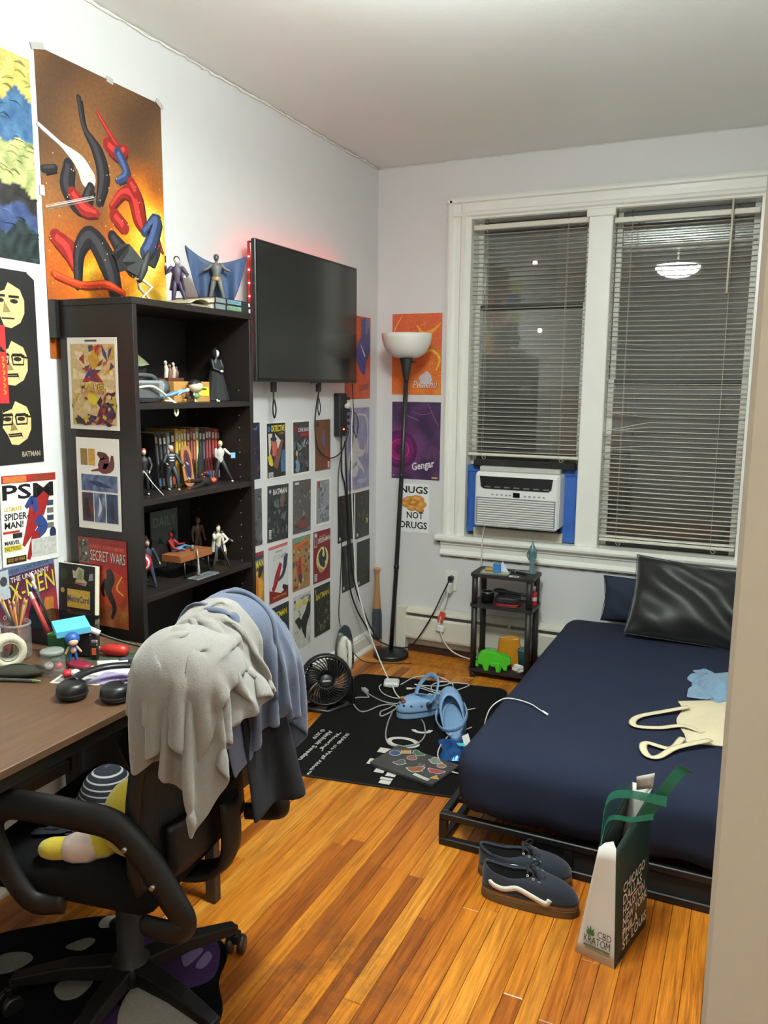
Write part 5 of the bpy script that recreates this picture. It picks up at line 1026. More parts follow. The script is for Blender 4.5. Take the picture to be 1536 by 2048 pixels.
# ================================================================ night outside
nb = thing('neighbour_building', 'dark brick building seen through the window at night', 'building', (1.0, 7.0, -4))
BRK = mat('night_brick', (46, 40, 34), 0.9, var=0.25, scale=3)
MB().span((-7, 0, 0), (9, 1.5, 9.5)).build('wall', BRK, nb)
for k, (x, z) in enumerate([(x, z) for x in (-4.2, -1.6, 1.0, 3.6) for z in (4.0, 6.6)]):
    f = MB().span((x, -.06, z), (x+1.1, -.001, z+1.6)).build('window_frame', C((90, 84, 74), 0.6), nb)
    MB().span((x+.08, -.075, z+.08), (x+1.02, -.061, z+1.52)).build('window_pane', mat('night_pane_%d' % (k % 3), ((60, 50, 34), (30, 32, 36), (80, 60, 34))[k % 3], 0.3, emit=(0.35, 0.05, 0.25)[k % 3]), f)
for x, z in ((-1.9, 7.2), (-1.15, 7.2), (2.0, 7.0), (-1.8, 6.3), (2.0, 6.35)):
    w = thing('wall_light', 'tiny white light on the dark building, '+('upper left' if (x, z) == (-1.9, 7.2) else 'upper middle' if x == -1.15 else 'upper right' if z == 7.0 else 'lower left' if x == -1.8 else 'lower right'), 'light', (x+1, 6.94, z-4)); MB().ell((0, 0, 0), (.03, .03, .03), 8, 6).build('bulb', mat('night_lamp', (255, 246, 226), 0.4, emit=30), w); MB().box((0, .045, 0), (.06, .03, .08)).build('mounting', DARKM, w)

# ================================================================ baseboard heater, outlet, cords
HT = mat('heater_enamel', (206, 202, 188), 0.42, var=0.04, scale=6, bump=0.05)
ht = thing('baseboard_heater', 'long off-white baseboard radiator cover under the window', 'radiator', (1.28, -0.001, 0.0))
def hx(prof, x0, x1, nm, m=HT):
    n = len(prof); V = [(x0, y, z) for y, z in prof]+[(x1, y, z) for y, z in prof]
    MB().add(V, [(k, k+1, n+k+1, n+k) for k in range(n-1)]+[(n-1, 0, n, 2*n-1), tuple(range(n)), tuple(reversed(range(n, 2*n)))]).build(nm, m, ht, fix=True)
hx([(0, .270), (-.020, .270), (-.058, .250), (-.060, .240), (-.050, .240), (-.016, .255), (0, .255)], -1.10, 1.23, 'top_cover')
hx([(-.060, .095), (-.066, .092), (-.070, .105), (-.066, .210), (-.060, .222), (-.056, .222), (-.062, .208), (-.064, .108)], -1.10, 1.23, 'front_panel')
hx([(-.002, .04), (-.010, .04), (-.010, .25), (-.002, .25)], -1.10, 1.23, 'back_plate')
f_ = MB()
for k in range(90): x = -1.05+.025*k; f_.span((x, -.052, .11), (x+.0012, -.014, .19))
f_.build('fins', C((150, 146, 134), 0.5, metal=0.5), ht)['kind'] = 'stuff'
MB().tube([(-1.1, -.033, .15), (1.23, -.033, .15)], .010, 10).build('pipe', C((120, 90, 60), 0.4, metal=0.8), ht)
MB().span((-1.115, -.074, .0), (-1.055, -.001, .275), .004).build('end_cap', HT, ht)
for x in (-.45, .4, 1.1): MB().span((x, -.060, .0), (x+.012, -.006, .25)).build('bracket', HT, ht)
struct(MB().span((0.165, -0.024, 0.0), (2.52, -0.004, 0.035)).build('trim_4', C((60, 34, 22), 0.5)))
oc = thing('wall_outlet', 'white double wall outlet with plugged-in cords', 'outlet', (0.475, -0.0005, 0.440))
MB().box((0, -.003, 0), (.070, .006, .114), bev=.002).build('cover_plate', C((222, 220, 212), 0.35), oc)
for z in (-.020, .020): MB().box((0, -.0065, z), (.034, .003, .028), bev=.002).build('receptacle', C((214, 212, 204), 0.35), oc)
def cord(name, label, pts, r, rgb, n=7, rough=0.5, cat='cord', plugs=()):
    t = thing(name, label, cat, pts[0])
    MB().tube(catmull(pts, n), r, 7).build('cable', C(rgb, rough), t, world=True)
    for nm, mb, c in plugs: mb.build(nm, C(c, 0.4), t, world=True)
    return t
cord('black_power_cord', 'black cord sagging from the wall outlet to the lamp base', [(0.478, -0.040, 0.455), (0.470, -0.050, 0.43), (0.440, -0.06, 0.36), (0.40, -0.08, 0.26), (0.33, -0.095, 0.13), (0.27, -0.11, 0.055), (0.18, -0.10, 0.035), (0.08, -0.11, 0.06), (0.05, -0.18, 0.17), (0.04, -0.26, 0.30), (0.035, -0.33, 0.42), (0.03, -0.37, 0.55), (0.028, -0.40, 0.75), (0.030, -0.43, 1.0), (0.035, -0.46, 1.24)], 0.0042, (22, 22, 23), plugs=[('plug', MB().box((0.482, -.030, .459), (.028, .040, .030), bev=.006), (30, 30, 31))])
cord('white_appliance_cord', 'white cord with red tag and large plug hanging from the outlet', [(0.475, -.052, .395), (0.470, -.055, .36), (0.455, -.075, .28), (0.440, -.085, .20), (0.47, -.090, .11), (0.53, -.095, .055), (0.62, -.09, .03), (0.655, -.06, .03), (0.66, -.05, .20), (0.66, -.046, .40), (0.668, -.064, .60), (0.672, -.066, .72), (0.69, -.085, .795)], 0.0040, (206, 204, 196), plugs=[('plug', MB().box((.475, -.030, .405), (.034, .042, .062), bev=.008), (206, 204, 196)), ('red_tag', MB().box((.450, -.082, .245), (.034, .003, .062), rotm(0, .35, 0), bev=.001), (206, 70, 56)), ('cord_clip', MB().box((.446, -.086, .178), (.046, .012, .036), rotm(0, .2, 0), bev=.004), (222, 220, 212))])

# ================================================================ floor lamp
fl = thing('floor_lamp', 'black floor lamp with white upturned glass bowl in the corner', 'floor lamp', (0.178, -0.165, 0))
MB().lathe([(0, 0), (.098, 0), (.101, .006), (.101, .018), (.094, .028), (.050, .036), (.014, .042), (0, .042)], 36).build('base', C((26, 26, 27), 0.4), fl)
ptop = np.array((0.105, -.075, 1.56))
MB().tube([(0, 0, .03), tuple(ptop*.34+np.array((.004, 0, 0))), tuple(ptop*.67+np.array((.004, 0, 0))), tuple(ptop)], .0125, 12).build('pole', C((34, 34, 35), 0.35), fl)
for k in (.34, .67): c = ptop*k; MB().lathe([(.0125, -.012), (.0150, -.008), (.0150, .008), (.0125, .012)], 14, Matrix.Translation(c+np.array((.004, 0, 0)))).build('joint', C((28, 28, 29), 0.35), fl)
MB().lathe([(.014, -.005), (.018, .02), (.036, .105), (.036, .112), (0, .112)], 24, Matrix.Translation(ptop)).build('cone_socket', C((38, 38, 38), 0.4), fl)
MB().tube([tuple(ptop+np.array((.030, -.01, .09))), tuple(ptop+np.array((.064, -.02, .092)))], .0035, 6).build('switch', C((30, 30, 30), 0.4), fl)
pr = [(.0, .112), (.040, .112)]+[(.040+.092*math.sin(a), .112+.125*(1-math.cos(a))) for a in np.linspace(.12, PI/2, 10)]
pr = pr+[(r-.004, z) for r, z in reversed(pr[2:])]+[(.03, .118), (0, .118)]
MB().lathe(pr, 40, Matrix.Translation(ptop)).build('bowl_shade', mat('frosted_bowl', (222, 218, 210), 0.35, var=0.01), fl)

# ================================================================ side cart with three shelves
CT = mat('cart_brown', (40, 36, 34), 0.5, var=0.1, scale=20)
ct = thing('side_table', 'small dark three-tier side table with round posts by the bed', 'side table', (0.845, -0.185, 0))
def rr(w, d, r, n=5):
    P = []
    for cx, cy, a0 in ((w/2-r, d/2-r, 0), (-w/2+r, d/2-r, PI/2), (-w/2+r, -d/2+r, PI), (w/2-r, -d/2+r, 1.5*PI)):
        for k in range(n+1): a = a0+PI/2*k/n; P.append((cx+r*math.cos(a), cy+r*math.sin(a)))
    return P
for z in (0.035, 0.385, 0.548): MB().prism(rr(.335, .20, .022), z, z+.016).build('tier', CT, ct)
for x in (-.145, .145):
    for y in (-.078, .078):
        p_ = MB()
        for z0, z1 in ((0, .035), (.051, .385), (.401, .548)): p_.cyl((x, y, z0), (x, y, z1), .0155, n=16)
        p_.build('post', CT, ct)
CZ1, CZ2, CZ3 = .564, .401, .051
ty = thing('tray', 'small shallow tray with a colourful rim on the side table', 'tray', (0.795, -0.215, CZ1), 0.15)
MB().prism(rr(.15, .10, .012), 0, .004).build('plate', C((196, 176, 120), 0.4), ty); MB().tube([(p[0], p[1], .005) for p in rr(.15, .10, .012)], .003, 6, closed=True).build('rim', C((70, 130, 140), 0.4), ty)
cb = thing('card_stack', 'stack of small bright blue packs on the tray', 'pack', (0.805, -0.225, CZ1+.006), 0.2)
for k in range(5): MB().box((0, 0, .005+.009*k), (.040, .030, .008), rotm(0, 0, .08*(k % 2)), bev=.001).build('pack', C((56, 130, 200), 0.4), cb)
MB().prism([(-.03, 0), (.035, 0), (.0, .055)], -.001, .001, lambda a, b, c: (a, c, b)).build('paper_scrap', C((196, 200, 214), 0.5), None, (0.825, -0.200, CZ1+.006), (-.25, 0, .1)); tag(bpy.data.objects['paper_scrap'], 'pale folded paper scrap leaning behind the blue packs', 'paper')
MB().box((0, 0, .008), (.045, .03, .014), bev=.003).build('tan_pouch', C((176, 140, 84), 0.7), None, (0.758, -0.205, CZ1+.0075), (0, 0, .3)); tag(bpy.data.objects['tan_pouch'], 'little tan pouch on the left of the tray', 'pouch')
cd_ = thing('id_card', 'small white card lying at the front edge of the side table', 'card', (0.905, -0.255, CZ1), 0.1); MB().box((0, 0, .001), (.050, .026, .002)).build('card', C((214, 210, 204), 0.4), cd_); MB().box((.006, 0, .0022), (.026, .012, .0006)).build('dark_print', C((60, 56, 54), 0.5), cd_)
kn = thing('folding_knife', 'folding knife with pale blade lying on the side table', 'knife', (0.925, -0.185, CZ1), -0.35); MB().box((.0, 0, .007), (.07, .016, .012), bev=.004).build('handle', C((26, 26, 27), 0.4), kn); MB().box((.005, .002, .0145), (.085, .010, .002), bev=.0005).build('blade', C((196, 196, 192), 0.25, metal=0.8), kn)
lt = thing('lighter', 'dark pocket lighter lying behind the tray', 'lighter', (0.865, -0.165, CZ1), -0.5); MB().tube([(-.03, 0, .007), (.02, 0, .007)], .0065, 10).build('body', C((40, 40, 42), 0.3), lt); MB().box((.028, 0, .007), (.014, .012, .012), bev=.002).build('metal_cap', C((150, 148, 142), 0.3, metal=0.9), lt)
gs = thing('glass_ornament', 'pale teal blown glass bird-like ornament on the side table', 'ornament', (0.967, -0.135, CZ1))
GT = C((120, 160, 164), 0.08, trans=0.55)
MB().lathe([(0, 0), (.026, 0), (.027, .006), (.014, .012), (.011, .03), (.013, .055), (.018, .078), (.023, .100), (.022, .120), (.014, .138), (.008, .150), (.003, .168), (0, .170)], 20).build('body', GT, gs)
for a in (-1, 1): MB().tube(catmull([(a*.012, -.014, .07), (a*.024, -.016, .098), (a*.010, -.024, .122), (0, -.018, .09)], 5), .0035, 6).build('swirl', GT, gs)
cu = thing('black_cup', 'short black cup with a pale rim on the middle tier', 'cup', (0.755, -0.215, CZ2)); MB().lathe([(0, 0), (.032, 0), (.036, .05), (.036, .058), (.032, .058), (.030, .01), (0, .01)], 24).build('cup', C((20, 20, 21), 0.3), cu); MB().tube([(.034*math.cos(a), .034*math.sin(a), .059) for a in np.linspace(0, 2*PI, 25)[:-1]], .0022, 6, closed=True).build('rim', C((150, 148, 142), 0.25, metal=0.7), cu)
cs = thing('zip_case', 'black hard case with a red zip edge on the middle tier', 'case', (0.866, -0.215, CZ2), 0.12); MB().prism(rr(.13, .10, .03), .014, .048).build('lid', C((28, 28, 30), 0.6), cs, bevel=.008); MB().prism(rr(.132, .102, .031), .0085, .0145).build('zip_band', C((150, 40, 38), 0.6), cs); MB().prism(rr(.128, .098, .03), 0, .009).build('bottom_shell', C((120, 36, 34), 0.6), cs)
br = thing('hair_brush', 'dark bristle brush lying on the zip case', 'brush', (0.865, -0.195, CZ2+.0485), -.15); MB().ell((-.045, 0, .014), (.045, .020, .013), 14, 8).build('brush_head', C((20, 20, 21), 0.8), br); MB().tube([(0, 0, .012), (.05, .004, .010), (.095, .006, .010)], [.010, .008, .009], 8, round_ends=True).build('handle', C((26, 26, 27), 0.4), br)
bt = thing('red_bottle', 'small red bottle with a clear cap on the middle tier', 'bottle', (0.988, -0.160, CZ2)); MB().lathe([(0, 0), (.017, 0), (.018, .004), (.018, .064), (.012, .074), (0, .074)], 20).build('bottle', C((176, 36, 50), 0.3), bt); MB().lathe([(0, .074), (.010, .074), (.011, .100), (0, .101)], 16).build('cap', C((190, 192, 190), 0.2), bt); MB().lathe([(.0183, .025), (.0184, .045)], 20).build('label_band', C((214, 206, 204), 0.5), bt)
# bottom tier
gr = thing('green_block_toy', 'bright green chunky animal-shaped foam toy on the bottom tier', 'toy', (0.815, -0.255, CZ3), 0.25)
GR = mat('green_foam', (76, 190, 34), 0.6, var=0.03)
sil = [(-.085, .035), (-.060, .030), (-.052, .0), (-.030, .0), (-.026, .030), (.010, .026), (.016, .0), (.036, .0), (.040, .024), (.050, .006), (.068, .006), (.070, .034), (.086, .044), (.084, .070), (.062, .078), (.052, .092), (.036, .082), (.010, .100), (-.030, .106), (-.070, .096), (-.088, .070)]
MB().prism(sil, -.028, .028, lambda a, b, c: (a, c, b)).build('foam_body', GR, gr, bevel=.004)
MB().prism([(-.02, .05), (.03, .05), (.032, .0), (.012, .0), (.006, .03), (-.014, .03)], -.042, -.0285, lambda a, b, c: (a, c, b)).build('near_leg', GR, gr, bevel=.003); MB().box((-.088, 0, .030), (.02, .03, .03), bev=.004).build('tail_block', GR, gr)
og = thing('orange_bag', 'translucent orange plastic bag on the bottom tier', 'bag', (0.868, -0.150, CZ3)); MB().surf(22, 10, lambda u, v: ((.075-.02*v)*math.cos(u*2*PI)*(1+.08*math.sin(u*19+v*5)), (.036-.020*v)*math.sin(u*2*PI)*(1+.1*math.sin(u*13)), .003+.150*v+.008*math.sin(u*9)*v), cu=True).build('bag_film', C((224, 150, 30), 0.35, trans=0.3), og, solid=.001)
MB().ell((0, 0, .035), (.045, .022, .033), 14, 8).build('orange_contents', C((226, 146, 24), 0.5), og)
tc_ = thing('teal_cup', 'teal tumbler cup with a rolled rim on the bottom tier', 'cup', (0.952, -0.175, CZ3)); MB().lathe([(0, 0), (.026, 0), (.033, .105), (.034, .110), (.030, .110), (.024, .006), (0, .006)], 24).build('cup', C((44, 106, 120), 0.4), tc_); MB().tube([(.0345*math.cos(a), .0345*math.sin(a), .106) for a in np.linspace(0, 2*PI, 25)[:-1]], .003, 6, closed=True).build('rim', C((54, 120, 134), 0.4), tc_)
r_ = random.Random(9); MB().surf(16, 9, lambda u, v: (.034*math.sin(PI*v)*math.cos(u*2*PI)*r_.uniform(.5, 1.2), .022*math.sin(PI*v)*math.sin(u*2*PI)*r_.uniform(.5, 1.2), .026-.026*math.cos(PI*v)*r_.uniform(.8, 1.0)), cu=True, smooth=False).build('tissue', C((216, 214, 206), 0.9), None, (0.945, -0.255, CZ3)); tag(bpy.data.objects['tissue'], 'crumpled white tissue beside the green toy', 'tissue')

# ================================================================ bat in the corner, iron, fan, weight
bt = thing('baseball_bat', 'wooden baseball bat with dark barrel leaning in the corner', 'baseball bat', (0.030, -0.040, 0))
d_ = Matrix.Rotation(0.02, 4, 'X')
pr = [(0, .0), (.022, .003), (.029, .012), (.0305, .10), (.029, .20), (.0235, .235)]; MB().lathe(pr, 20).build('barrel', C((58, 62, 70), 0.4), bt)
MB().lathe([(.0235, .235), (.019, .30), (.0145, .38), (.013, .448), (.013, .452), (.019, .462), (.020, .470), (.014, .476), (0, .477)], 20).build('handle', mat('bat_wood', (170, 124, 84), 0.45, var=0.1, scale=12, stretch=(20, 20, 1)), bt); MB().lathe([(.0306, .010), (.0308, .05)], 20).build('worn_tip', C((176, 130, 100), 0.6), bt)
ir = thing('clothes_iron', 'white and chrome clothes iron standing on its heel by the wall', 'iron', (0.085, -0.530, 0.0), -0.75)
out = [(0.0, .262)]+[(.056*math.sin(a)**.8, .06+.20*math.cos(a)) for a in np.linspace(.25, PI/2, 8)]+[(.056, .02), (.05, .008)]
out = out+[(-x, z) for x, z in reversed(out[1:])]
MB().prism(list(reversed(out)), 0, .008, lambda a, b, c: (-.050+c, a, b)).build('soleplate', C((190, 190, 188), 0.15, metal=0.95), ir, bevel=.002)
MB().surf(24, 9, lambda u, v: (-.042+.052*math.sin(v*PI/2), .038*math.cos(u*2*PI)*(math.cos(v*PI/2)*.9+.1), .105+(.098 if math.sin(u*2*PI) > 0 else .095)*math.sin(u*2*PI)*(math.cos(v*PI/2)*.85+.1)), cu=True).build('body', C((214, 210, 200), 0.35), ir)
MB().tube(catmull([(.0, 0, .185), (.034, 0, .18), (.046, 0, .125), (.040, 0, .05), (.0, 0, .03)], 6), .011, 10).build('handle', C((222, 220, 212), 0.35), ir); MB().ell((.012, 0, .165), (.010, .012, .026), 12, 8).build('steam_dial', C((206, 204, 190), 0.4), ir)
cord('iron_cord', 'thin black cord trailing from the wall down beside the iron', [(0.030, -0.455, 1.24), (0.020, -0.50, 1.1), (0.016, -0.50, 0.9), (0.014, -0.46, 0.7), (0.014, -0.47, 0.5), (0.020, -0.50, 0.3), (0.045, -0.49, 0.19), (0.05, -0.42, 0.10), (0.10, -0.36, 0.02), (0.20, -0.30, 0.006), (0.34, -0.24, 0.006)], 0.0026, (24, 24, 25))
fn = thing('desk_fan', 'small round black floor fan facing the room', 'fan', (0.205, -0.985, 0.0), 0.0)
fd = math.atan2(-0.80, 0.58)     # heading of the fan

fm = Matrix.Translation((0, 0, 0.142)) @ Matrix.Rotation(fd, 4, 'Z') @ Matrix.Rotation(-0.16, 4, 'Y') @ Matrix.Rotation(PI/2, 4, 'Y')
FB = C((20, 20, 21), 0.35)
MB().lathe([(.100, -.045), (.122, -.030), (.126, .0), (.122, .022), (.112, .026), (.108, .020), (.116, -.002), (.098, -.036)], 44, fm).build('housing_ring', FB, fn)
MB().lathe([(0, .030), (.026, .030), (.031, .024), (.031, .014), (0, .014)], 28, fm).build('hub', C((52, 54, 56), 0.35), fn)
q = MB().box((0, 0, .0305), (.006, .038, .001)); q.xf(fm); q.build('name_bar', C((206, 206, 204), 0.4), fn)
for k in range(36):
    a = 2*PI*k/36; P_ = [((.030+.080*t)*math.cos(a+.55*t), (.030+.080*t)*math.sin(a+.55*t), .020+.004*math.sin(t*PI)) for t in np.linspace(0, 1, 6)]
    s_ = MB().tube(P_, .0034, 5); s_.xf(fm); s_.build('grille_rib', FB, fn)
g_ = MB()
for rad in (.060, .088): g_.tube([(rad*math.cos(a), rad*math.sin(a), .017) for a in np.linspace(0, 2*PI, 37)[:-1]], .0016, 5, closed=True)
g_.xf(fm); g_.build('grille_ring', FB, fn)
for k in range(3):
    a0 = 2*PI*k/3; bl = MB().surf(8, 6, lambda u, v: ((.028+.070*v)*math.cos(a0+(u-.5)*1.3+v*.4), (.028+.070*v)*math.sin(a0+(u-.5)*1.3+v*.4), -.014+.022*(u-.5)*(1.2-.4*v)))
    bl.xf(fm); bl.build('blade', C((30, 30, 31), 0.4), fn, solid=.0015)
m_ = MB().lathe([(0, -.075), (.028, -.072), (.040, -.05), (.040, -.038), (0, -.036)], 20, fm); m_.build('motor', FB, fn)
for k in range(4): a = PI/4+k*PI/2; sp_ = MB().tube([(.035*math.cos(a), .035*math.sin(a), -.042), (.105*math.cos(a), .105*math.sin(a), -.034)], .005, 6); sp_.xf(fm); sp_.build('rear_spoke', FB, fn)
sd_ = np.array((-math.sin(fd), math.cos(fd), 0)); fw_ = np.array((math.cos(fd), math.sin(fd), 0))
for s_ in (-1, 1): MB().tube([sd_*s_*.134+np.array((0, 0, .142)), sd_*s_*.136+np.array((0, 0, .08)), sd_*s_*.125+np.array((0, 0, .012))], [.010, .011, .014], 8, round_ends=True).build('bracket_arm', FB, fn)
MB().tube([sd_*-.125+fw_*.0+np.array((0, 0, .012)), fw_*.07+np.array((0, 0, .010)), sd_*.125+np.array((0, 0, .012))], [.012, .011, .012], 8, round_ends=True).tube([sd_*-.125+np.array((0, 0, .012)), fw_*-.07+np.array((0, 0, .010)), sd_*.125+np.array((0, 0, .012))], [.012, .011, .012], 8, round_ends=True).build('base_foot', FB, fn)
db = thing('dumbbell', 'black hand weight with chrome bar end beside the chair', 'dumbbell', (0.195, -1.300, 0.0), -0.9)
hexp = [(.055*math.cos(a), .055*math.sin(a)) for a in np.linspace(0, 2*PI, 7)[:-1]+PI/6]
hd_ = MB().prism(hexp, .02, .11, lambda a, b, c: (c, a, b+.0478)); hd_.build('weight_head', C((26, 26, 28), 0.6), db, bevel=.008)
MB().cyl((.02, 0, .048), (-.055, 0, .048), .013, n=16).build('bar', C((150, 150, 150), 0.2, metal=0.95), db); MB().lathe([(.013, -.05), (.018, -.05), (.018, -.035), (.013, -.035)], 16, Matrix.Translation((0, 0, .048)) @ Matrix.Rotation(PI/2, 4, 'Y')).build('collar', C((170, 170, 168), 0.2, metal=0.9), db); MB().lathe([(.013, -.028), (.016, -.028), (.016, -.022), (.013, -.022)], 16, Matrix.Translation((0, 0, .048)) @ Matrix.Rotation(PI/2, 4, 'Y')).build('collar', C((170, 170, 168), 0.2, metal=0.9), db)
MB().prism(hexp, -.15, -.06, lambda a, b, c: (c, a*.0+b*0+a, b+.0478)).build('weight_head', C((26, 26, 28), 0.6), db, bevel=.008)

# ================================================================ power strip under the television
ps = thing('power_strip', 'black power strip with many plugs fixed to the wall', 'power strip', (0.001, -0.485, 1.375))
MB().span((0, -.042, -.110), (.038, .042, .112), .006).build('strip_body', C((24, 24, 25), 0.45), ps)
MB().ell((.0385, .0, -.072), (.004, .006, .004), 8, 6).build('indicator', mat('led_orange', (255, 90, 40), 0.4, emit=12), ps)
for k, (yy, zz, c) in enumerate(((.052, .085, (26, 26, 27)), (.052, .052, (26, 26, 27)), (.052, .022, (30, 30, 31)), (.050, -.012, (26, 26, 27)), (.050, -.045, (26, 26, 27)))): MB().box((.030, yy, zz), (.024, .034, .018), bev=.004).build('black_plug', C(c, 0.4), ps)
MB().box((.050, .020, .050), (.022, .036, .020), rotm(.4, 0, 0), bev=.004).build('white_plug', C((214, 212, 206), 0.4), ps)
cord('black_cable_loop', 'thin black cable looping from the television to the power strip', [(0.062, -0.765, 1.54), (0.040, -0.765, 1.45), (0.022, -0.755, 1.33), (0.018, -0.72, 1.22), (0.018, -0.62, 1.165), (0.020, -0.53, 1.165), (0.024, -0.46, 1.20), (0.03, -0.42, 1.27), (0.032, -0.425, 1.31)], 0.0032, (24, 24, 25))
cord('black_power_cord', 'thick black cord dropping straight from the power strip bottom', [(0.022, -0.478, 1.265), (0.024, -0.480, 1.20), (0.020, -0.47, 1.08), (0.018, -0.43, 1.0), (0.016, -0.40, 0.86), (0.016, -0.39, 0.7), (0.018, -0.385, 0.55), (0.022, -0.37, 0.42), (0.035, -0.32, 0.30), (0.05, -0.25, 0.20), (0.07, -0.16, 0.09), (0.16, -0.14, 0.05), (0.175, -0.15, 0.045)], 0.0046, (22, 22, 23))
cord('black_cable', 'thin black cable hanging right of the power strip', [(0.075, -0.46, 1.535), (0.05, -0.40, 1.45), (0.04, -0.37, 1.36), (0.03, -0.36, 1.25), (0.022, -0.375, 1.1), (0.018, -0.37, 0.95), (0.016, -0.36, 0.8), (0.016, -0.35, 0.62), (0.02, -0.36, 0.5)], 0.0022, (26, 26, 27))
cord('black_cable', 'short black cable curling beside the power strip plugs', [(0.040, -0.42, 1.395), (0.05, -0.37, 1.38), (0.045, -0.33, 1.33), (0.03, -0.32, 1.25), (0.03, -0.35, 1.29), (0.03, -0.38, 1.33)], 0.0022, (26, 26, 27))
cord('white_charger_cord', 'long white cord falling from the power strip to the charger brick', [(0.055, -0.452, 1.42), (0.05, -0.41, 1.40), (0.040, -0.395, 1.32), (0.030, -0.375, 1.15), (0.026, -0.365, 0.98), (0.026, -0.35, 0.78), (0.03, -0.34, 0.62), (0.05, -0.35, 0.46), (0.11, -0.38, 0.30), (0.19, -0.43, 0.16), (0.27, -0.49, 0.07), (0.335, -0.56, 0.035), (0.385, -0.62, 0.030), (0.45, -0.71, 0.017), (0.53, -0.79, 0.016)], 0.0036, (216, 214, 208))
# ================================================================ cloth solver (position based), used for the loose clothes
def rbox_sdf(c, b, r, rz=0.0, ry=0.0):
    c = np.array(c); b = np.array(b)-r; M = rotm(0, ry, rz)
    def f(P):
        p = (P-c) @ M; q = np.abs(p)-b; o = np.maximum(q, 0); l = np.linalg.norm(o, axis=1); ins = q.max(1)
        d = np.where(ins > 0, l, ins)-r
        g = np.where((ins > 0)[:, None], np.sign(p)*o/(l[:, None]+1e-9), np.sign(p)*(q >= ins[:, None]-1e-9))
        return d, g @ M.T
    return f
def ell_sdf(c, r):
    c = np.array(c); r = np.array(r)
    def f(P):
        p = P-c; k0 = np.linalg.norm(p/r, axis=1)+1e-9; k1 = np.linalg.norm(p/r**2, axis=1)+1e-9
        return k0*(k0-1)/k1, (p/r**2)/k1[:, None]
    return f
def floor_sdf(z0):
    def f(P): return P[:, 2]-z0, np.tile(np.array((0, 0, 1.0)), (len(P), 1))
    return f
def drape(G, rest, cols, steps=110, it=5, thick=0.006, fr=0.5, bend=0.15, pins=None, damp=0.93, grav=4.0):
    """G (ny,nx,3) start grid, rest spacing; returns the settled grid"""
    G = G.copy(); ny, nx = G.shape[:2]; prev = G.copy(); dt = 1/40
    grp = []
    S = slice
    for o in (0, 1):
        grp.append(((S(None), S(o, nx-1, 2)), (S(None), S(o+1, nx, 2)), rest, 1.0)); grp.append(((S(o, ny-1, 2), S(None)), (S(o+1, ny, 2), S(None)), rest, 1.0))
    for a in (0, 1):
        grp.append(((S(a, ny-1, 2), S(0, nx-1)), (S(a+1, ny, 2), S(1, nx)), rest*1.4142, 0.5)); grp.append(((S(a, ny-1, 2), S(1, nx)), (S(a+1, ny, 2), S(0, nx-1)), rest*1.4142, 0.5))
    grp.append(((S(None), S(0, nx-2)), (S(None), S(2, nx)), rest*2, bend)); grp.append(((S(0, ny-2), S(None)), (S(2, ny), S(None)), rest*2, bend))
    P0 = G[pins].copy() if pins is not None else None
    for s in range(steps):
        v = (G-prev)*(0.0 if s < 14 else damp); sp = np.sqrt((v*v).sum(-1, keepdims=True)); v = v*np.minimum(1, .018/(sp+1e-9)); prev = G.copy(); G = G+v; G[..., 2] -= grav*dt*dt
        for k in range(it):
            for a, b, r, st in grp:
                A = G[a]; B = G[b]
                n_ = min(A.shape[0], B.shape[0]); m_ = min(A.shape[1], B.shape[1]); A = A[:n_, :m_]; B = B[:n_, :m_]
                d = B-A; l = np.sqrt((d*d).sum(-1, keepdims=True))+1e-9; c = d*(0.5*st*(l-r)/l)
                G[a][:n_, :m_] += c; G[b][:n_, :m_] -= c
            if P0 is not None: G[pins] = P0
        Q = G.reshape(-1, 3); R0 = prev.reshape(-1, 3)
        for f in cols:
            d, g = f(Q); m = d < thick
            if m.any():
                Q[m] += g[m]*(thick-d[m])[:, None]; mv = Q[m]-R0[m]; nn = (mv*g[m]).sum(1, keepdims=True)*g[m]; Q[m] -= (mv-nn)*fr
        G = Q.reshape(G.shape)
    return G
def cloth_obj(name, G, m, parent=None, solid=0.004, sub=1, crease=0.0, seed=1):
    ny, nx = G.shape[:2]; mb = MB()
    if crease:      # fine wrinkles along the cloth's own normals
        nrm = np.cross(np.gradient(G, axis=1), np.gradient(G, axis=0)); nrm /= np.linalg.norm(nrm, axis=-1, keepdims=True)+1e-9; nf_ = vnoise(seed)
        for j_ in range(ny):
            for i_ in range(nx):
                q = G[j_, i_]*np.array((4.2, 4.2, 1.7)); w_ = 1-2*abs(nf_(q, 1.3)); G[j_, i_] = G[j_, i_]+nrm[j_, i_]*crease*(w_*.7+.5*nf_(q+3, 2.6))
    mb.add(G.reshape(-1, 3), [(j*nx+i, j*nx+i+1, (j+1)*nx+i+1, (j+1)*nx+i) for j in range(ny-1) for i in range(nx-1)], True)
    return mb.build(name, m, parent, world=True, solid=solid, sub=sub)
def vnoise(seed):
    r = np.random.RandomState(seed); K = [(r.uniform(-1, 1, 3), r.uniform(0, 6.28), r.uniform(.5, 1)) for _ in range(14)]
    def f(p, s=1.0):
        p = np.asarray(p)*s; return sum(a*math.sin(p @ k*6.28+ph) for k, ph, a in K)/7
    return f
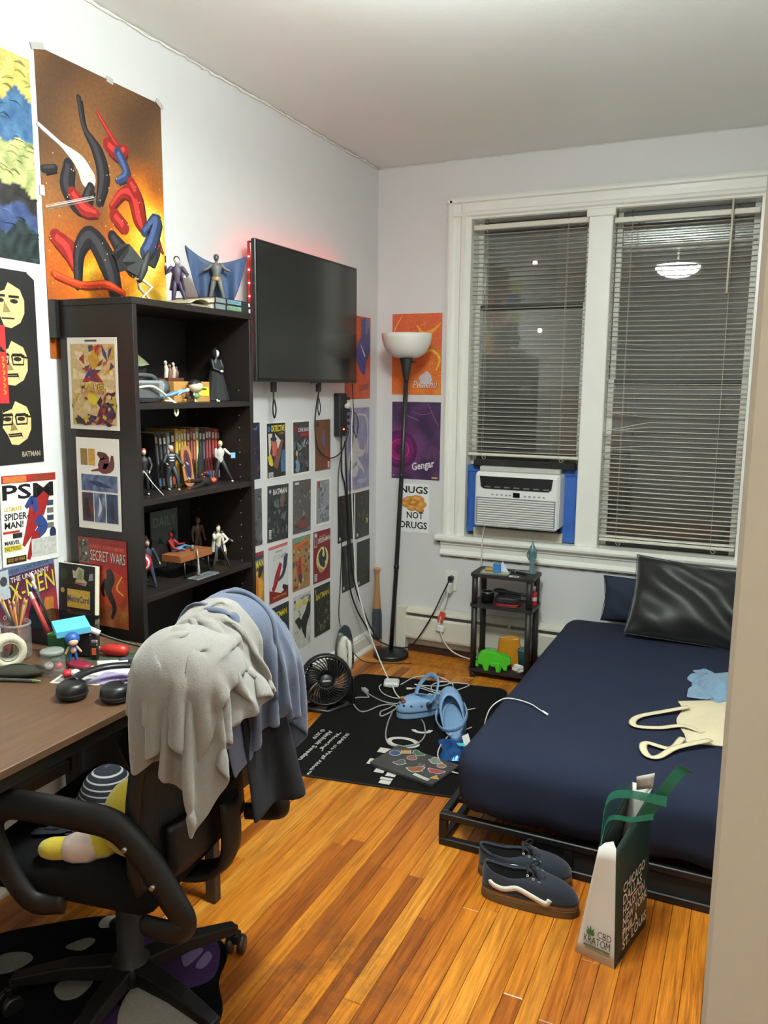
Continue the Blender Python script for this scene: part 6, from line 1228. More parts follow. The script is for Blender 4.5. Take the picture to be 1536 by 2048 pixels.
def rbox(d, r, n, disp=None):
    """rounded box centred at 0, n divisions per axis"""
    mb = MB(); h = np.array(d)/2
    for ax in range(3):
        a, b = [i for i in range(3) if i != ax]
        for sg in (-1, 1):
            V = []; na, nb = n[a], n[b]
            for j in range(nb+1):
                for i in range(na+1):
                    p = np.zeros(3); p[ax] = sg*h[ax]; p[a] = (2*i/na-1)*h[a]; p[b] = (2*j/nb-1)*h[b]
                    q = np.clip(p, -(h-r), h-r); e = p-q; l = np.linalg.norm(e); p = q+e/l*r if l > 1e-9 else p
                    if disp is not None: p = p+(e/l if l > 1e-9 else 0)*disp(p)
                    V.append(p)
            F = [(j*(na+1)+i, j*(na+1)+i+1, (j+1)*(na+1)+i+1, (j+1)*(na+1)+i) for j in range(nb) for i in range(na)]
            mb.add(V, F, True)
    return mb

# ================================================================ bed
NAVY = mat('navy_sheet', (29, 35, 54), 0.9, var=0.05, scale=300, bump=0.25, bscale=14, spec=0.25)
NAVY2 = mat('navy_pillow', (30, 38, 56), 0.9, var=0.05, scale=200, bump=0.2, bscale=20)
bd = thing('bed', 'low bed with navy fitted sheet on a black metal frame', 'bed', (1.80, -1.0, 0))
FX0, FX1, FY0, FY1, FH = 1.105, 2.49, -1.838, -0.10, 0.116
MB().span((FX0, FY0, FH-.024), (FX1, FY0+.026, FH), .003).build('top_rail', DARKM, bd, world=True); MB().span((FX0, FY0, 0.0), (FX1, FY0+.026, .026), .003).build('bottom_rail', DARKM, bd, world=True)
MB().span((FX0, FY0+.026, FH-.024), (FX0+.026, FY1, FH), .003).build('top_rail', DARKM, bd, world=True); MB().span((FX0, FY0+.026, 0), (FX0+.026, FY1, .026), .003).build('bottom_rail', DARKM, bd, world=True)
for x in (FX0, FX0+.42, FX0+.85, FX1-.026): MB().span((x, FY0+.001, .026), (x+.026, FY0+.025, FH-.024)).build('upright', DARKM, bd, world=True)
for y in (FY0+.6, FY0+1.2, FY1-.03): MB().span((FX0+.001, y, .026), (FX0+.025, y+.026, FH-.024)).build('upright', DARKM, bd, world=True)
MB().span((FX0+.30, FY0+.009, .026), (FX1, FY0+.014, FH-.024)).build('underbed_shade_panel', C((12, 12, 13), 0.8), bd, world=True)  # added black sheet, stands in for the shade under the bed
for k in range(9): y = FY0+.12+.19*k; MB().span((FX0+.026, y, FH-.018), (FX1, y+.03, FH-.004)).build('cross_slat', DARKM, bd, world=True)
nf = vnoise(4); nf2 = vnoise(8)
MX0, MX1, MY0, MY1, MZ0, MZ1 = 1.150, 2.495, -1.850, -0.115, 0.104, 0.362
def sheet_disp(p):
    edge = max(abs(p[0])/.67, abs(p[1])/.865); low = max(0, .5-(p[2]+.12)/.24)
    w = .004*nf(p, 1.6)+.0025*nf2(p, 5)
    return w+low*(.010*math.sin(p[0]*31+p[2]*25+2*nf(p, 2))+.008*math.sin(p[1]*27-p[2]*20))-.014*low
mm = rbox((MX1-MX0, MY1-MY0, MZ1-MZ0), .085, (60, 78, 14), sheet_disp); mm.build('mattress', NAVY, bd, ((MX0+MX1)/2-1.80, (MY0+MY1)/2+1.0, (MZ0+MZ1)/2), fix=True)
def pillow(name, label, w, h, th, m, loc, rot, seed, fold=.006):
    t = thing(name, label, 'pillow', loc, rot=rot); n1 = vnoise(seed); mb = MB()
    for s_ in (1, -1):
        def f(u, v, s_=s_):
            a, b = 2*u-1, 2*v-1; e = (max(0, (1-abs(a)**2.6))*max(0, (1-abs(b)**2.6)))**.5
            pin = 1-.05*(1-abs(a))*0; k = 1-.06*(abs(a)*abs(b))*-1
            x = a*w/2*(1-.07*(1-abs(a))*0-.06*(1-b*b)*0)*(1-.05*(1-abs(b)**2)*abs(a)); y = b*h/2*(1-.07*(1-abs(a)**2)*abs(b))
            z = s_*(th/2*e+fold*e*n1((a*1.3, b*1.6, s_*.3), 1.0)+fold*.7*e*math.sin(a*9+b*7+3*n1((a, b, 0), .8)))
            return (x, y, z+h*.0)
        mb.surf(40, 28, f) if s_ > 0 else mb.surf(40, 28, lambda u, v: f(1-u, v))
    mb.build('cushion', m, t, fix=True)
    MB().tube([(w/2*(.95 if abs(y) < 1 else 1)*x, h/2*y, 0) for x, y in ((-1, -1), (0, -.93), (1, -1), (1.0, 0), (1, 1), (0, .93), (-1, 1), (-1.0, 0))], .0025, 5, closed=True).build('seam', m, t)
    return t
pillow('pillow', 'navy pillow propped against the wall behind the black one', .66, .225, .15, NAVY2, (1.665, -0.150, 0.480), (math.radians(80), 0, 0), 3)
SAT = mat('black_satin', (11, 11, 11), 0.5, var=0.12, scale=20, bump=0.3, bscale=9, sheen=0.2)
pillow('pillow', 'black satin pillow leaning with one corner raised', .74, .40, .15, SAT, (1.858, -0.275, 0.525), (math.radians(58), math.radians(5), math.radians(4)), 6, .022)
# things on the bed
cord('charging_cable', 'thin white charging cable curving over the bed edge', [(1.118, -1.475, 0.02), (1.112, -1.47, 0.12), (1.130, -1.46, 0.24), (1.150, -1.445, 0.335), (1.185, -1.413, 0.371), (1.22, -1.385, 0.372), (1.29, -1.40, 0.371), (1.353, -1.455, 0.371)], 0.0022, (222, 220, 214), plugs=[('tip', MB().tube([(1.350, -1.452, .372), (1.375, -1.472, .371)], .004, 8), (230, 230, 226))])
TOTE = mat('cream_canvas', (206, 192, 160), 0.9, var=0.04, scale=200, bump=0.2, bscale=60)
tb = thing('tote_bag', 'cream canvas tote bag lying flat with loose straps', 'tote bag', (1.95, -1.25, MZ1+.004))
nt = vnoise(12)
P4 = [np.array(q) for q in ((1.785, -1.125), (2.13, -.93), (2.16, -1.42), (1.830, -1.495))]
def tot(u, v, s_=1):
    p = (P4[0]*(1-v)+P4[3]*v)*(1-u)+(P4[1]*(1-v)+P4[2]*v)*u; e = max(0, min(u, v, 1-u, 1-v))*6
    return (p[0]+.012*math.sin(v*9)*(1-u), p[1], MZ1+.006+s_*.006*min(1, e)+.012*max(0, nt((u*2, v*2, 0), .8))*min(1, e)+(.010 if s_ > 0 else 0)*abs(math.sin(u*7+v*4))*min(1, e))
MB().surf(22, 22, tot).surf(22, 22, lambda u, v: tot(1-u, v, -1) if False else (lambda q: (q[0], q[1], MZ1+.004))(tot(1-u, v))).build('bag_body', TOTE, tb, world=True, fix=True)
def strap(pts, zs):
    P = catmull([(x, y, MZ1+z) for (x, y), z in zip(pts, zs)], 6); MB().tube(P, .013, 6, flat=(1, .14), up0=(0, 0, 1)).build('strap', TOTE, tb, world=True)
strap([(1.828, -1.213), (1.756, -1.263), (1.678, -1.338), (1.659, -1.404), (1.676, -1.437), (1.746, -1.41), (1.821, -1.374), (1.891, -1.426)], [.024, .014, .010, .012, .010, .007, .014, .024])
strap([(1.829, -1.481), (1.8, -1.569), (1.726, -1.568), (1.72, -1.619), (1.741, -1.656), (1.771, -1.642), (1.818, -1.566), (1.916, -1.476)], [.016, .010, .014, .016, .010, .007, .016, .024])
BLC = mat('blue_towel', (112, 140, 164), 0.95, var=0.05, scale=150, bump=0.3, bscale=120, sheen=0.2)
n_ = 26; uu, vv = np.meshgrid(np.linspace(0, 1, n_), np.linspace(0, 1, n_)); rs = .42/(n_-1)
G0 = np.stack((1.845+.19*uu+.03*np.sin(vv*17), -1.06+.30*vv+.03*np.sin(uu*15), MZ1+.05+.05*np.sin(uu*19+1)*np.sin(vv*13)+.04*uu), -1)
G1 = drape(G0, rs, [floor_sdf(MZ1+.001), ell_sdf((1.945, -.92, MZ1), (.08, .12, .05))], 60, 5, .005, .7, .3)
cl = thing('blue_towel', 'crumpled light blue towel beside the tote bag', 'towel', (1.93, -.93, MZ1)); cloth_obj('cloth', G1, BLC, cl, .006)

# ================================================================ rug with lettering
RUG = mat('black_rug', (19, 17, 17), 0.95, var=0.15, scale=400, bump=0.4, bscale=500, spec=0.12)
rg = thing('rug', 'black flatwoven rug with white printed lettering', 'rug', (0.625, -1.010, 0.0), math.radians(9))
MB().prism(rr(.80, 1.15, .06), .0008, .006).build('pile', RUG, rg); MB().tube([(p[0], p[1], .0035) for p in rr(.80, 1.15, .06)], .004, 6, closed=True).build('bound_edge', C((22, 20, 20), 0.9), rg)
def flat_print(w, h): return Print(w, h, 77)
RW = (206, 204, 200)
pr = Print(.46, .16, 9)
pr.text('IKEA\u00ae c/o Virgil Abloh\u2122', 0, .78, .145, RW, w=.88, bold=True).text('"Flooring"', .0, .53, .145, RW, w=.43, bold=True).text('Almhult Sweden', 0, .29, .145, RW, w=.66, bold=True).text('\u00a9 2019', 0, .06, .13, RW, w=.22, bold=True)
o = pr.build(None, 'lettering'); o['kind'] = 'stuff'; place(o, (0.300, -1.215, 0.0062), (0.06, -1, 0), (1, 0.06, 0)); mwx = o.matrix_world.copy(); o.parent = rg; bpy.context.view_layer.update(); o.matrix_parent_inverse = rg.matrix_world.inverted()
pm = MB()
def fl_poly(pts, z=.0068): pm.add([(x, y, z) for x, y in pts], [tuple(range(len(pts)))])
def orect(c, a, w, h): ca, sa = math.cos(a), math.sin(a); return [(c[0]+x*ca-y*sa, c[1]+x*sa+y*ca) for x, y in ((-w/2, -h/2), (w/2, -h/2), (w/2, h/2), (-w/2, h/2))]
rgm = np.array(rg.matrix_world.inverted())
def rugmark(nm, mb): 
    V = np.array(mb.v); V = V @ rgm[:3, :3].T+rgm[:3, 3]; mb.v = [tuple(v) for v in V]; return mb.build(nm, mat('rug_white', (196, 192, 186), 0.9, var=0.06, scale=200), rg)
for c, a, w, h in (((.654, -1.287), .1, .055, .045), ((.649, -1.40), .1, .035, .05), ((.709, -1.451), .1, .04, .05), ((.764, -1.461), .1, .04, .05), ((.762, -1.508), .1, .05, .018), ((.768, -1.535), .1, .045, .03)):
    q = MB(); q.add([(x, y, .0066) for x, y in orect(c, a, w, h)], [(0, 1, 2, 3)]); rugmark('printed_block', q)
q = MB(); A_ = np.linspace(0, 2*PI, 41)
q.add([(.692+.075*math.cos(a), -1.182+.052*math.sin(a)+.0, .0066) for a in A_]+[(.692+.052*math.cos(a), -1.182+.030*math.sin(a), .0066) for a in A_], [(i, i+1, 42+i, 41+i) for i in range(40)]); rugmark('printed_ring', q)
q = MB(); A_ = np.linspace(-2.6, .2, 21); q.add([(.715+.05*math.cos(a), -1.02+.045*math.sin(a), .0066) for a in A_]+[(.715+.03*math.cos(a), -1.02+.027*math.sin(a), .0066) for a in A_], [(i, i+1, 22+i, 21+i) for i in range(20)]); rugmark('printed_arc', q)

# ================================================================ cables, charger, laptop, clogs on the rug
WC = (210, 208, 204); GC_ = (150, 150, 148)
def fcord(name, label, xy, r, rgb, z=.010, hump=None): return cord(name, label, [(x, y, z+(hump[i] if hump else .002*(i % 3))) for i, (x, y) in enumerate(xy)], r, rgb)
ch = thing('charger_brick', 'square white laptop charger brick on the rug', 'charger', (0.375, -0.595, 0.0065), 0.35)
MB().box((0, 0, .014), (.078, .078, .027), bev=.008).build('brick', C((222, 221, 216), 0.35), ch); MB().box((.0, -.042, .014), (.03, .010, .018), bev=.003).build('plug_slot', C((200, 199, 194), 0.4), ch)
fcord('white_cable', 'white cable coiled in wide loops right of the charger brick', [(0.415, -0.57), (0.445, -0.44), (0.532, -0.39), (0.598, -0.40), (0.636, -0.443), (0.615, -0.502), (0.539, -0.527), (0.48, -0.54), (0.536, -0.56), (0.624, -0.569), (0.677, -0.532), (0.651, -0.448), (0.592, -0.44), (0.565, -0.515), (0.614, -0.609), (0.67, -0.581), (0.705, -0.518), (0.738, -0.43), (0.669, -0.42), (0.633, -0.457)], .0028, WC)
t_ = cord('white_cable', 'white cable with a flat plug running to the clog', [(0.481, -0.604, .011), (0.527, -0.581, .014), (0.603, -0.602, .014), (0.667, -0.594, .012), (0.723, -0.612, .012), (0.797, -0.686, .011), (0.822, -0.736, .011), (0.86, -0.70, .011)], .0028, WC, plugs=[('flat_plug', MB().box((.478, -.606, .012), (.03, .014, .008), rotm(0, 0, .4), bev=.002), WC), ('slim_adapter', MB().box((.64, -.655, .014), (.09, .022, .014), rotm(0, 0, -.25), bev=.004), WC)])
fcord('white_cable', 'short white cable arcing under the charger brick', [(0.325, -0.612), (0.335, -0.66), (0.39, -0.729), (0.454, -0.748), (0.507, -0.735), (0.535, -0.705)], .0025, WC)
fcord('grey_cable', 'grey extension cable snaking between the fan and clog', [(0.290, -0.735), (0.320, -0.772), (0.345, -0.805), (0.300, -0.818), (0.290, -0.846), (0.308, -0.902), (0.373, -0.965), (0.41, -0.957), (0.439, -0.88), (0.474, -0.832), (0.517, -0.853), (0.519, -0.914), (0.495, -0.976), (0.472, -0.937), (0.491, -0.887), (0.495, -0.822)], .0036, GC_)
cord('grey_cable', 'grey cable with a moulded plug left of the clog', [(0.305, -0.745, .012), (0.348, -0.777, .012), (0.424, -0.813, .011), (0.488, -0.825, .015), (.52, -.80, .012)], .0036, GC_, plugs=[('plug', MB().box((.292, -.735, .016), (.042, .026, .020), rotm(0, 0, -.6), bev=.005), GC_), ('prong', MB().box((.268, -.716, .016), (.018, .003, .006), rotm(0, 0, -.6)), (170, 168, 160))])
fcord('grey_cable', 'grey cable loop lying over the printed ring', [(0.514, -0.885), (0.551, -1.027), (0.603, -1.167), (0.651, -1.233), (0.712, -1.229), (0.758, -1.175), (0.754, -1.085), (0.712, -0.985), (0.68, -0.94)], .0034, GC_)
fcord('white_cable', 'white cable circling the blue snack packet', [(0.915, -0.921), (0.899, -0.961), (0.863, -1.005), (0.852, -1.123), (0.872, -1.234), (0.915, -1.31), (0.965, -1.353), (1.035, -1.365)], .0028, WC, .0145)
lp = thing('laptop', 'closed dark grey laptop covered with stickers on the rug', 'laptop', (0.822, -1.370, 0.0065), math.radians(-11.5))
MB().prism(rr(.305, .205, .012), 0, .015).build('shell', mat('space_grey', (74, 72, 72), 0.4, metal=0.4, var=0.04), lp, bevel=.003)
def sticker(nm, pts, rgb, c, s_, edge=(206, 204, 198), a=0.0):
    ca, sa = math.cos(a), math.sin(a)
    P = [(c[0]+(x*ca-y*sa)*s_, c[1]+(x*sa+y*ca)*s_) for x, y in pts]; cx = sum(p[0] for p in P)/len(P); cy = sum(p[1] for p in P)/len(P)
    k = MB(); k.prism([(cx+(x-cx)*1.16, cy+(y-cy)*1.16) for x, y in P], .0151, .0155, col=L(edge)); k.prism(P, .0155, .0158, col=L(rgb)); k.build(nm, INK, lp)
circ = [(math.cos(a), math.sin(a)) for a in np.linspace(0, 2*PI, 15)[:-1]]
blob = lambda sd: [((1+.3*math.sin(3*a+sd))*math.cos(a), (.8+.3*math.cos(2*a+sd))*math.sin(a)) for a in np.linspace(0, 2*PI, 19)[:-1]]
for nm, pts, c, pos, s_, a in (('sticker', blob(1), (66, 110, 70), (-.04, .085), .025, 0), ('sticker', blob(2), (130, 136, 120), (.055, .072), .026, 0), ('sticker', circ, (60, 84, 130), (-.115, .03), .022, 0), ('sticker', [(-1, -.7), (1, -.7), (1, .7), (-1, .7)], (206, 150, 50), (-.085, .065), .018, .6), ('sticker', circ, (150, 90, 96), (-.035, .035), .019, 0), ('sticker', blob(4), (90, 92, 96), (-.05, -.025), .022, .5), ('sticker', blob(5), (150, 92, 50), (.035, -.035), .030, .4), ('sticker', blob(0), (166, 70, 66), (.105, -.005), .028, .2), ('sticker', circ, (150, 110, 80), (.10, .048), .017, 0), ('sticker', [(-1, -.8), (1, -.8), (0, .9)], (214, 150, 40), (.130, -.045), .016, .3), ('sticker', [(-1.6, -.4), (1.6, -.4), (1.6, .4), (-1.6, .4)], (206, 204, 196), (.085, -.078), .020, -.1), ('sticker', [(-.5, -.3), (.5, -.3), (.5, .3), (-.5, .3)], (90, 80, 76), (.03, .01), .02, .2)): sticker(nm, pts, c, pos, s_, a=a)
sn = thing('snack_packet', 'torn shiny blue snack packet by the bed', 'packet', (0.925, -1.160, 0.0065), 0.4)
ns = vnoise(31); MB().surf(16, 16, lambda u, v: ((u-.5)*.13*(1+.1*math.sin(v*9)), (v-.5)*.20, .004+.034*max(0, math.sin(PI*u)*math.sin(PI*v))**.5*(.8+.4*ns((u*3, v*3, 0), 1))), smooth=False).surf(4, 4, lambda u, v: ((.5-u)*.12, (v-.5)*.19, .001)).build('foil', mat('blue_foil', (34, 90, 160), 0.22, metal=0.6, var=0.35, scale=14), sn)
MB().box((.045, .02, .042), (.03, .07, .001), rotm(.2, -.5, 0)).build('white_label', C((214, 214, 210), 0.4), sn); MB().box((.02, -.03, .043), (.035, .025, .001), rotm(.1, .2, .4)).build('cyan_patch', C((90, 190, 214), 0.3), sn)

def clog(label, loc, rz, rot=None):
    CB = mat('clog_foam', (122, 154, 190), 0.55, var=0.03)
    t = thing('clog', label, 'clog', loc, rz, 'pale blue clogs on the rug', rot); t.scale = (1.17, 1.17, 1.17); Ls, Ws = .265, .105
    def outl(a, k=1.0): return np.array((Ls/2*math.cos(a)*k, Ws/2*math.sin(a)*(.90+.14*math.cos(a))*k))
    pl = [tuple(outl(a)) for a in np.linspace(0, 2*PI, 33)[:-1]]
    MB().prism(pl, 0, .028).build('sole', CB, t, bevel=.005)
    def up(u, v):
        a = u*2*PI; o0 = outl(a, .985); c = np.array((-.035+.088*math.cos(a), .040*math.sin(a))); toe = max(0, math.cos(a))
        z1 = .048+.034*toe+.004*(1-toe); zm = .030+.050*toe**.6+.022*(1-toe)
        m_ = o0*(1.0-.02*toe)
        x = (1-v)**2*o0[0]+2*v*(1-v)*m_[0]+v*v*c[0]; y = (1-v)**2*o0[1]+2*v*(1-v)*m_[1]+v*v*c[1]; z = (1-v)**2*.026+2*v*(1-v)*zm+v*v*z1
        return (x, y, z)
    MB().surf(40, 12, up, cu=True).build('upper', CB, t, solid=.006)
    MB().ell((-.030, 0, .027), (.094, .042, .006), 20, 6).build('footbed', C((110, 142, 176), 0.6), t)
    hl = MB()
    for a in (-1.15, -.75, -.38, 0, .38, .75, 1.15):
        q = np.array(up(a/(2*PI) % 1, .32)); hl.ell(q, (.006, .007, .005), 8, 5)
    hl.build('toe_vents', C((40, 52, 66), 0.7), t)['kind'] = 'stuff'
    return t, CB, up
t, CB, up = clog('pale blue clog with raised heel strap and small charms', (0.660, -0.835, 0.0065), math.radians(-128))
MB().tube(catmull([(.020, .054, .055), (-.005, .062, .095), (-.030, .040, .135), (-.035, 0, .148), (-.030, -.040, .135), (-.005, -.062, .095), (.020, -.054, .055)], 6), .010, 8, flat=(1.0, .32)).build('heel_strap', CB, t)
for s_ in (-1, 1): MB().cyl((.020, s_*.050, .055), (.020, s_*.066, .055), .010, n=14).build('strap_rivet', C((40, 52, 66), 0.4), t)
for a, v, c in ((.25, .45, (140, 60, 50)), (-.25, .55, (200, 110, 60)), (.0, .50, (40, 40, 44))): q = up(a/(2*PI) % 1, v); MB().ell((q[0], q[1], q[2]+.005), (.011, .009, .006), 10, 6).build('charm', C(c, 0.4), t)
t, CB, up = clog('pale blue clog turned heel-up beside the bed', (0.835, -0.925, 0.036), 0, (math.radians(-18), math.radians(-26), math.radians(118)))
MB().tube(catmull([(.020, .054, .052), (-.04, .060, .070), (-.10, .040, .085), (-.118, 0, .088), (-.10, -.040, .085), (-.04, -.060, .070), (.020, -.054, .052)], 6), .010, 8, flat=(.32, 1.0)).build('heel_strap', CB, t)

# ================================================================ sneakers and paper bag in front of the bed
def sneaker(label, loc, rz, side):
    t = thing('sneaker', label, 'shoe', loc, rz, 'navy sneakers in front of the bed'); Ls, Ws = .292, .102
    SU = mat('navy_suede', (30, 34, 46), 0.9, var=0.1, scale=120, sheen=0.2); GU = C((136, 102, 60), 0.6)
    def outl(a, k=1.0): c_, s_ = math.cos(a), math.sin(a); return np.array((Ls/2*math.copysign(abs(c_)**.82, c_)*k, Ws/2*math.copysign(abs(s_)**.85, s_)*(.92+.10*c_)*k+side*.006*c_*c_))
    pl = [tuple(outl(a)) for a in np.linspace(0, 2*PI, 45)[:-1]]
    MB().prism(pl, 0, .024, smooth=False).build('outsole', C((96, 70, 38), 0.6), t, bevel=.003); MB().prism([(x*.993, y*.99) for x, y in pl], .0242, .038).build('midsole', GU, t, bevel=.002)
    def up(u, v):
        a = u*2*PI; o0 = outl(a, .975); toe = max(0, math.cos(a)); heel = max(0, -math.cos(a))
        c = np.array((-.058+.082*math.cos(a), .034*math.sin(a))); z1 = .084+.020*heel**2+.016*toe
        zm = .036+.050*toe+.050*(1-toe); m_ = o0*(1.0-.01*toe)
        x = (1-v)**2*o0[0]+2*v*(1-v)*m_[0]+v*v*c[0]; y = (1-v)**2*o0[1]+2*v*(1-v)*m_[1]+v*v*c[1]; z = (1-v)**2*.036+2*v*(1-v)*zm+v*v*z1
        return (x, y, z)
    MB().surf(52, 14, up, cu=True).build('upper', SU, t, solid=.004)
    MB().surf(30, 7, lambda u, v: (-.058+.080*(1-.1*v)*math.cos(u*2*PI), .033*(1-.05*v)*math.sin(u*2*PI), (.078+.020*max(0, -math.cos(u*2*PI))**2+.016*max(0, math.cos(u*2*PI)))*(1-v)+.036*v), cu=True).build('lining', C((22, 20, 20), 0.9), t, solid=.002); MB().ell((-.056, 0, .036), (.084, .036, .004), 18, 5).build('insole', C((26, 24, 24), 0.9), t)
    MB().tube([(-.058+.082*math.cos(a), .034*math.sin(a), .079+.020*max(0, -math.cos(a))**2+.016*max(0, math.cos(a))) for a in np.linspace(0, 2*PI, 33)[:-1]], .0042, 7, closed=True).build('collar_piping', C((36, 42, 54), 0.8), t)
    MB().surf(6, 9, lambda u, v: (.078-.085*v, (u-.5)*.040, 0.080+.034*v+.006*math.sin(u*PI))).build('tongue', SU, t, solid=.004)
    for k in range(5):
        x = .060-.017*k; z = .086+.0068*k
        MB().tube(catmull([(x+.004, -.027, z-.006), (x, -.012, z+.005), (x-.002, .012, z+.005), (x+.002, .027, z-.006)], 4), .0030, 6).build('lace', C((24, 24, 26), 0.9), t)
        for s_ in (-1, 1): MB().tube([(x+.0042+.0032*math.cos(a), s_*(.0325-.0006*k), z-.009+.0032*math.sin(a)) for a in np.linspace(0, 2*PI, 9)[:-1]], .0012, 5, closed=True).build('eyelet', C((206, 204, 198), 0.35), t)
    for s_ in (-1, 1): MB().tube(catmull([(-.010, 0, .116), (.010, s_*.016, .128), (.022, s_*.026, .116), (.006, s_*.010, .112)], 5), .0026, 6).build('lace_bow', C((24, 24, 26), 0.9), t)
    # side stripe, following the upper
    for s_ in (-1, 1):
        pts = []
        for x, v in ((-.118, .34), (-.100, .22), (-.070, .20), (-.035, .36), (-.018, .37), (.012, .22), (.042, .08), (.058, .06), (.070, .20)):
            a = s_*math.acos(max(-1, min(1, math.copysign((abs(x)/(Ls/2*.975))**(1/.82), x)))); q = up((a/(2*PI)) % 1, v); pts.append((q[0], q[1]+s_*.0034, q[2]))
        MB().tube(catmull(pts, 4), [.003]+[.0090]*(4*(len(pts)-1)-1)+[.0085], 6, flat=(.22, 1), up0=(0, 0, 1)).build('side_stripe', C((222, 220, 214), 0.5), t)
    return t
sneaker('navy suede sneaker with white wavy stripe and gum sole, nearer one', (1.462, -2.010, 0.0), math.radians(4), -1); sneaker('navy suede sneaker half hidden behind its mate', (1.418, -1.905, 0.0), math.radians(11), 1)
# paper carrier bag
pb = thing('shopping_bag', 'tall white and dark green paper shopping bag on the floor', 'shopping bag', (1.708, -2.07, 0))
A0, B0, C0, D0 = [np.array(q) for q in ((1.629, -2.165, 0), (1.737, -2.190, 0), (1.790, -1.968, 0), (1.684, -1.945, 0))]
A1, B1, C1, D1 = [np.array(q) for q in ((1.676, -2.160, .318), (1.722, -2.168, .330), (1.785, -1.955, .415), (1.728, -1.945, .415))]
M1 = np.array((1.752, -1.980, .395)); MF = np.array((1.700, -2.140, .325))
PW = mat('white_card', (206, 202, 194), 0.55, var=0.02, scale=12); PG = mat('green_card', (22, 46, 40), 0.4, var=0.05, scale=12)
def quad(a, b, c, d, n=10, bul=0.0, nrm=None):
    def f(u, v):
        p = (a*(1-u)+b*u)*(1-v)+(d*(1-u)+c*u)*v
        return p+(nrm*bul*math.sin(PI*u)*math.sin(PI*v) if nrm is not None else 0)
    return MB().surf(n, n, f, smooth=True)
quad(A0, B0, B1, A1, 10, -.006, np.array((0, -1, 0))).build('front_gusset', PW, pb, world=True, solid=.001)
quad(D0, C0, C1, D1, 8).build('rear_gusset', PW, pb, world=True, solid=.001)
nr = np.cross(C0-B0, np.array((0, 0, 1.0))); nr /= np.linalg.norm(nr)
quad(B0, C0, C1, B1, 12, .010, nr).build('right_panel', PG, pb, world=True, solid=.001); quad(D0, A0, A1, D1, 12, .010, -nr).build('left_panel', PG, pb, world=True, solid=.001)
MB().add([A0+np.array((0, 0, .001)), B0+np.array((0, 0, .001)), C0+np.array((0, 0, .001)), D0+np.array((0, 0, .001))], [(0, 1, 2, 3)]).build('bottom', PG, pb, world=True, solid=.001)
MB().add([B1, B1+np.array((-.012, .03, .002)), A1+np.array((.012, .03, .0)), A1], [(0, 1, 2, 3)]).build('folded_lip', PW, pb, world=True, solid=.001)
quad(np.array((1.742, -1.958, .40)), C1, C1+np.array((.003, 0, .045)), np.array((1.742, -1.975, .448)), 4).build('rear_flap', PW, pb, world=True, solid=.001)
GF = mat('green_film', (26, 104, 78), 0.35, var=0.05, alpha=0.72)
def ribbon(pts, w, wd):
    P = catmull(pts, 6); wd = np.array(wd, float); V = []
    for i_, p_ in enumerate(P): k_ = w*(1-.25*math.sin(PI*i_/(len(P)-1))); V += [p_-wd*k_/2, p_+wd*k_/2]
    MB().add(V, [(2*i_, 2*i_+1, 2*i_+3, 2*i_+2) for i_ in range(len(P)-1)], False).build('ribbon_handle', GF, pb, world=True, solid=.0008)
ribbon([tuple(A1+np.array((.004, .010, -.004))), (1.676, -2.10, .385), (1.690, -2.085, .430), (1.735, -2.075, .442), (1.790, -2.06, .436), (1.830, -2.04, .425)], .026, (0, .35, 1))
ribbon([tuple(A1+np.array((.004, .006, .0))), (1.690, -2.10, .372), (1.75, -2.09, .380), (1.80, -2.06, .385)], .016, (0, .3, 1))
ribbon([(1.775, -2.03, .365), (1.800, -2.03, .410), (1.830, -2.03, .465), (1.858, -2.02, .510), (1.876, -2.02, .520)], .038, (.9, .2, -.45))
MB().add([tuple(A1), tuple(A1+np.array((.02, .1, .05))), (1.735, -1.98, .44), (1.70, -2.05, .445), (1.68, -2.10, .41)], [(0, 1, 2, 3, 4)]).build('clear_film', mat('green_film_thin', (60, 130, 110), 0.2, alpha=0.28), pb, world=True)
# printing on the bag
w_ = np.linalg.norm(B0-A0); pr = Print(.108, .32, 4)
pr.text('CBD', .56, .205, .062, (44, 46, 44), w=.36).text('KRATOM', .22, .130, .068, (44, 46, 44), w=.68).rect(.22, .095, .90, .118, (110, 122, 84)).rect(.26, .078, .92, .090, (130, 140, 104))
for a in np.linspace(.15, PI-.15, 7): ln = .055+.05*math.sin(a)**2; c_ = (.38, .205); pr.stroke([c_, (c_[0]+1.05*ln*math.cos(a), c_[1]+.36*ln*math.sin(a)+.004), (c_[0]+2.1*ln*math.cos(a), c_[1]+.72*ln*math.sin(a)+.008)], [.02, .06, .004], (70, 120, 66), False)
o = pr.build(None, 'logo_print'); rv = Vector(B0-A0).normalized(); uv = (Vector((A1+B1)/2)-Vector((A0+B0)/2)).normalized(); uv = (uv-rv*uv.dot(rv)).normalized(); nn = rv.cross(uv); place(o, Vector(A0)+nn*.0045+uv*.004, rv, uv); mw_ = o.matrix_world.copy(); o.parent = pb; bpy.context.view_layer.update(); o.matrix_parent_inverse = pb.matrix_world.inverted()
pr = Print(.215, .33, 4)
for k, s_ in enumerate(('CHICAGO', 'DALLAS', 'HOUSTON', 'NEW YORK', 'PHILA', 'ST. LOUIS')): pr.text(s_, .10+.0*k, .62-.098*k, .085, (206, 204, 196), w=(.72, .62, .72, .82, .50, .80)[k], bold=True)
o = pr.build(None, 'city_print'); rv = Vector(C0-B0).normalized(); uv = (Vector((C1+B1)/2)-Vector((C0+B0)/2)).normalized(); uv = (uv-rv*uv.dot(rv)).normalized(); nn = rv.cross(uv); place(o, Vector(B0)+nn*.013+uv*.004, rv, uv); o.parent = pb; bpy.context.view_layer.update(); o.matrix_parent_inverse = pb.matrix_world.inverted()
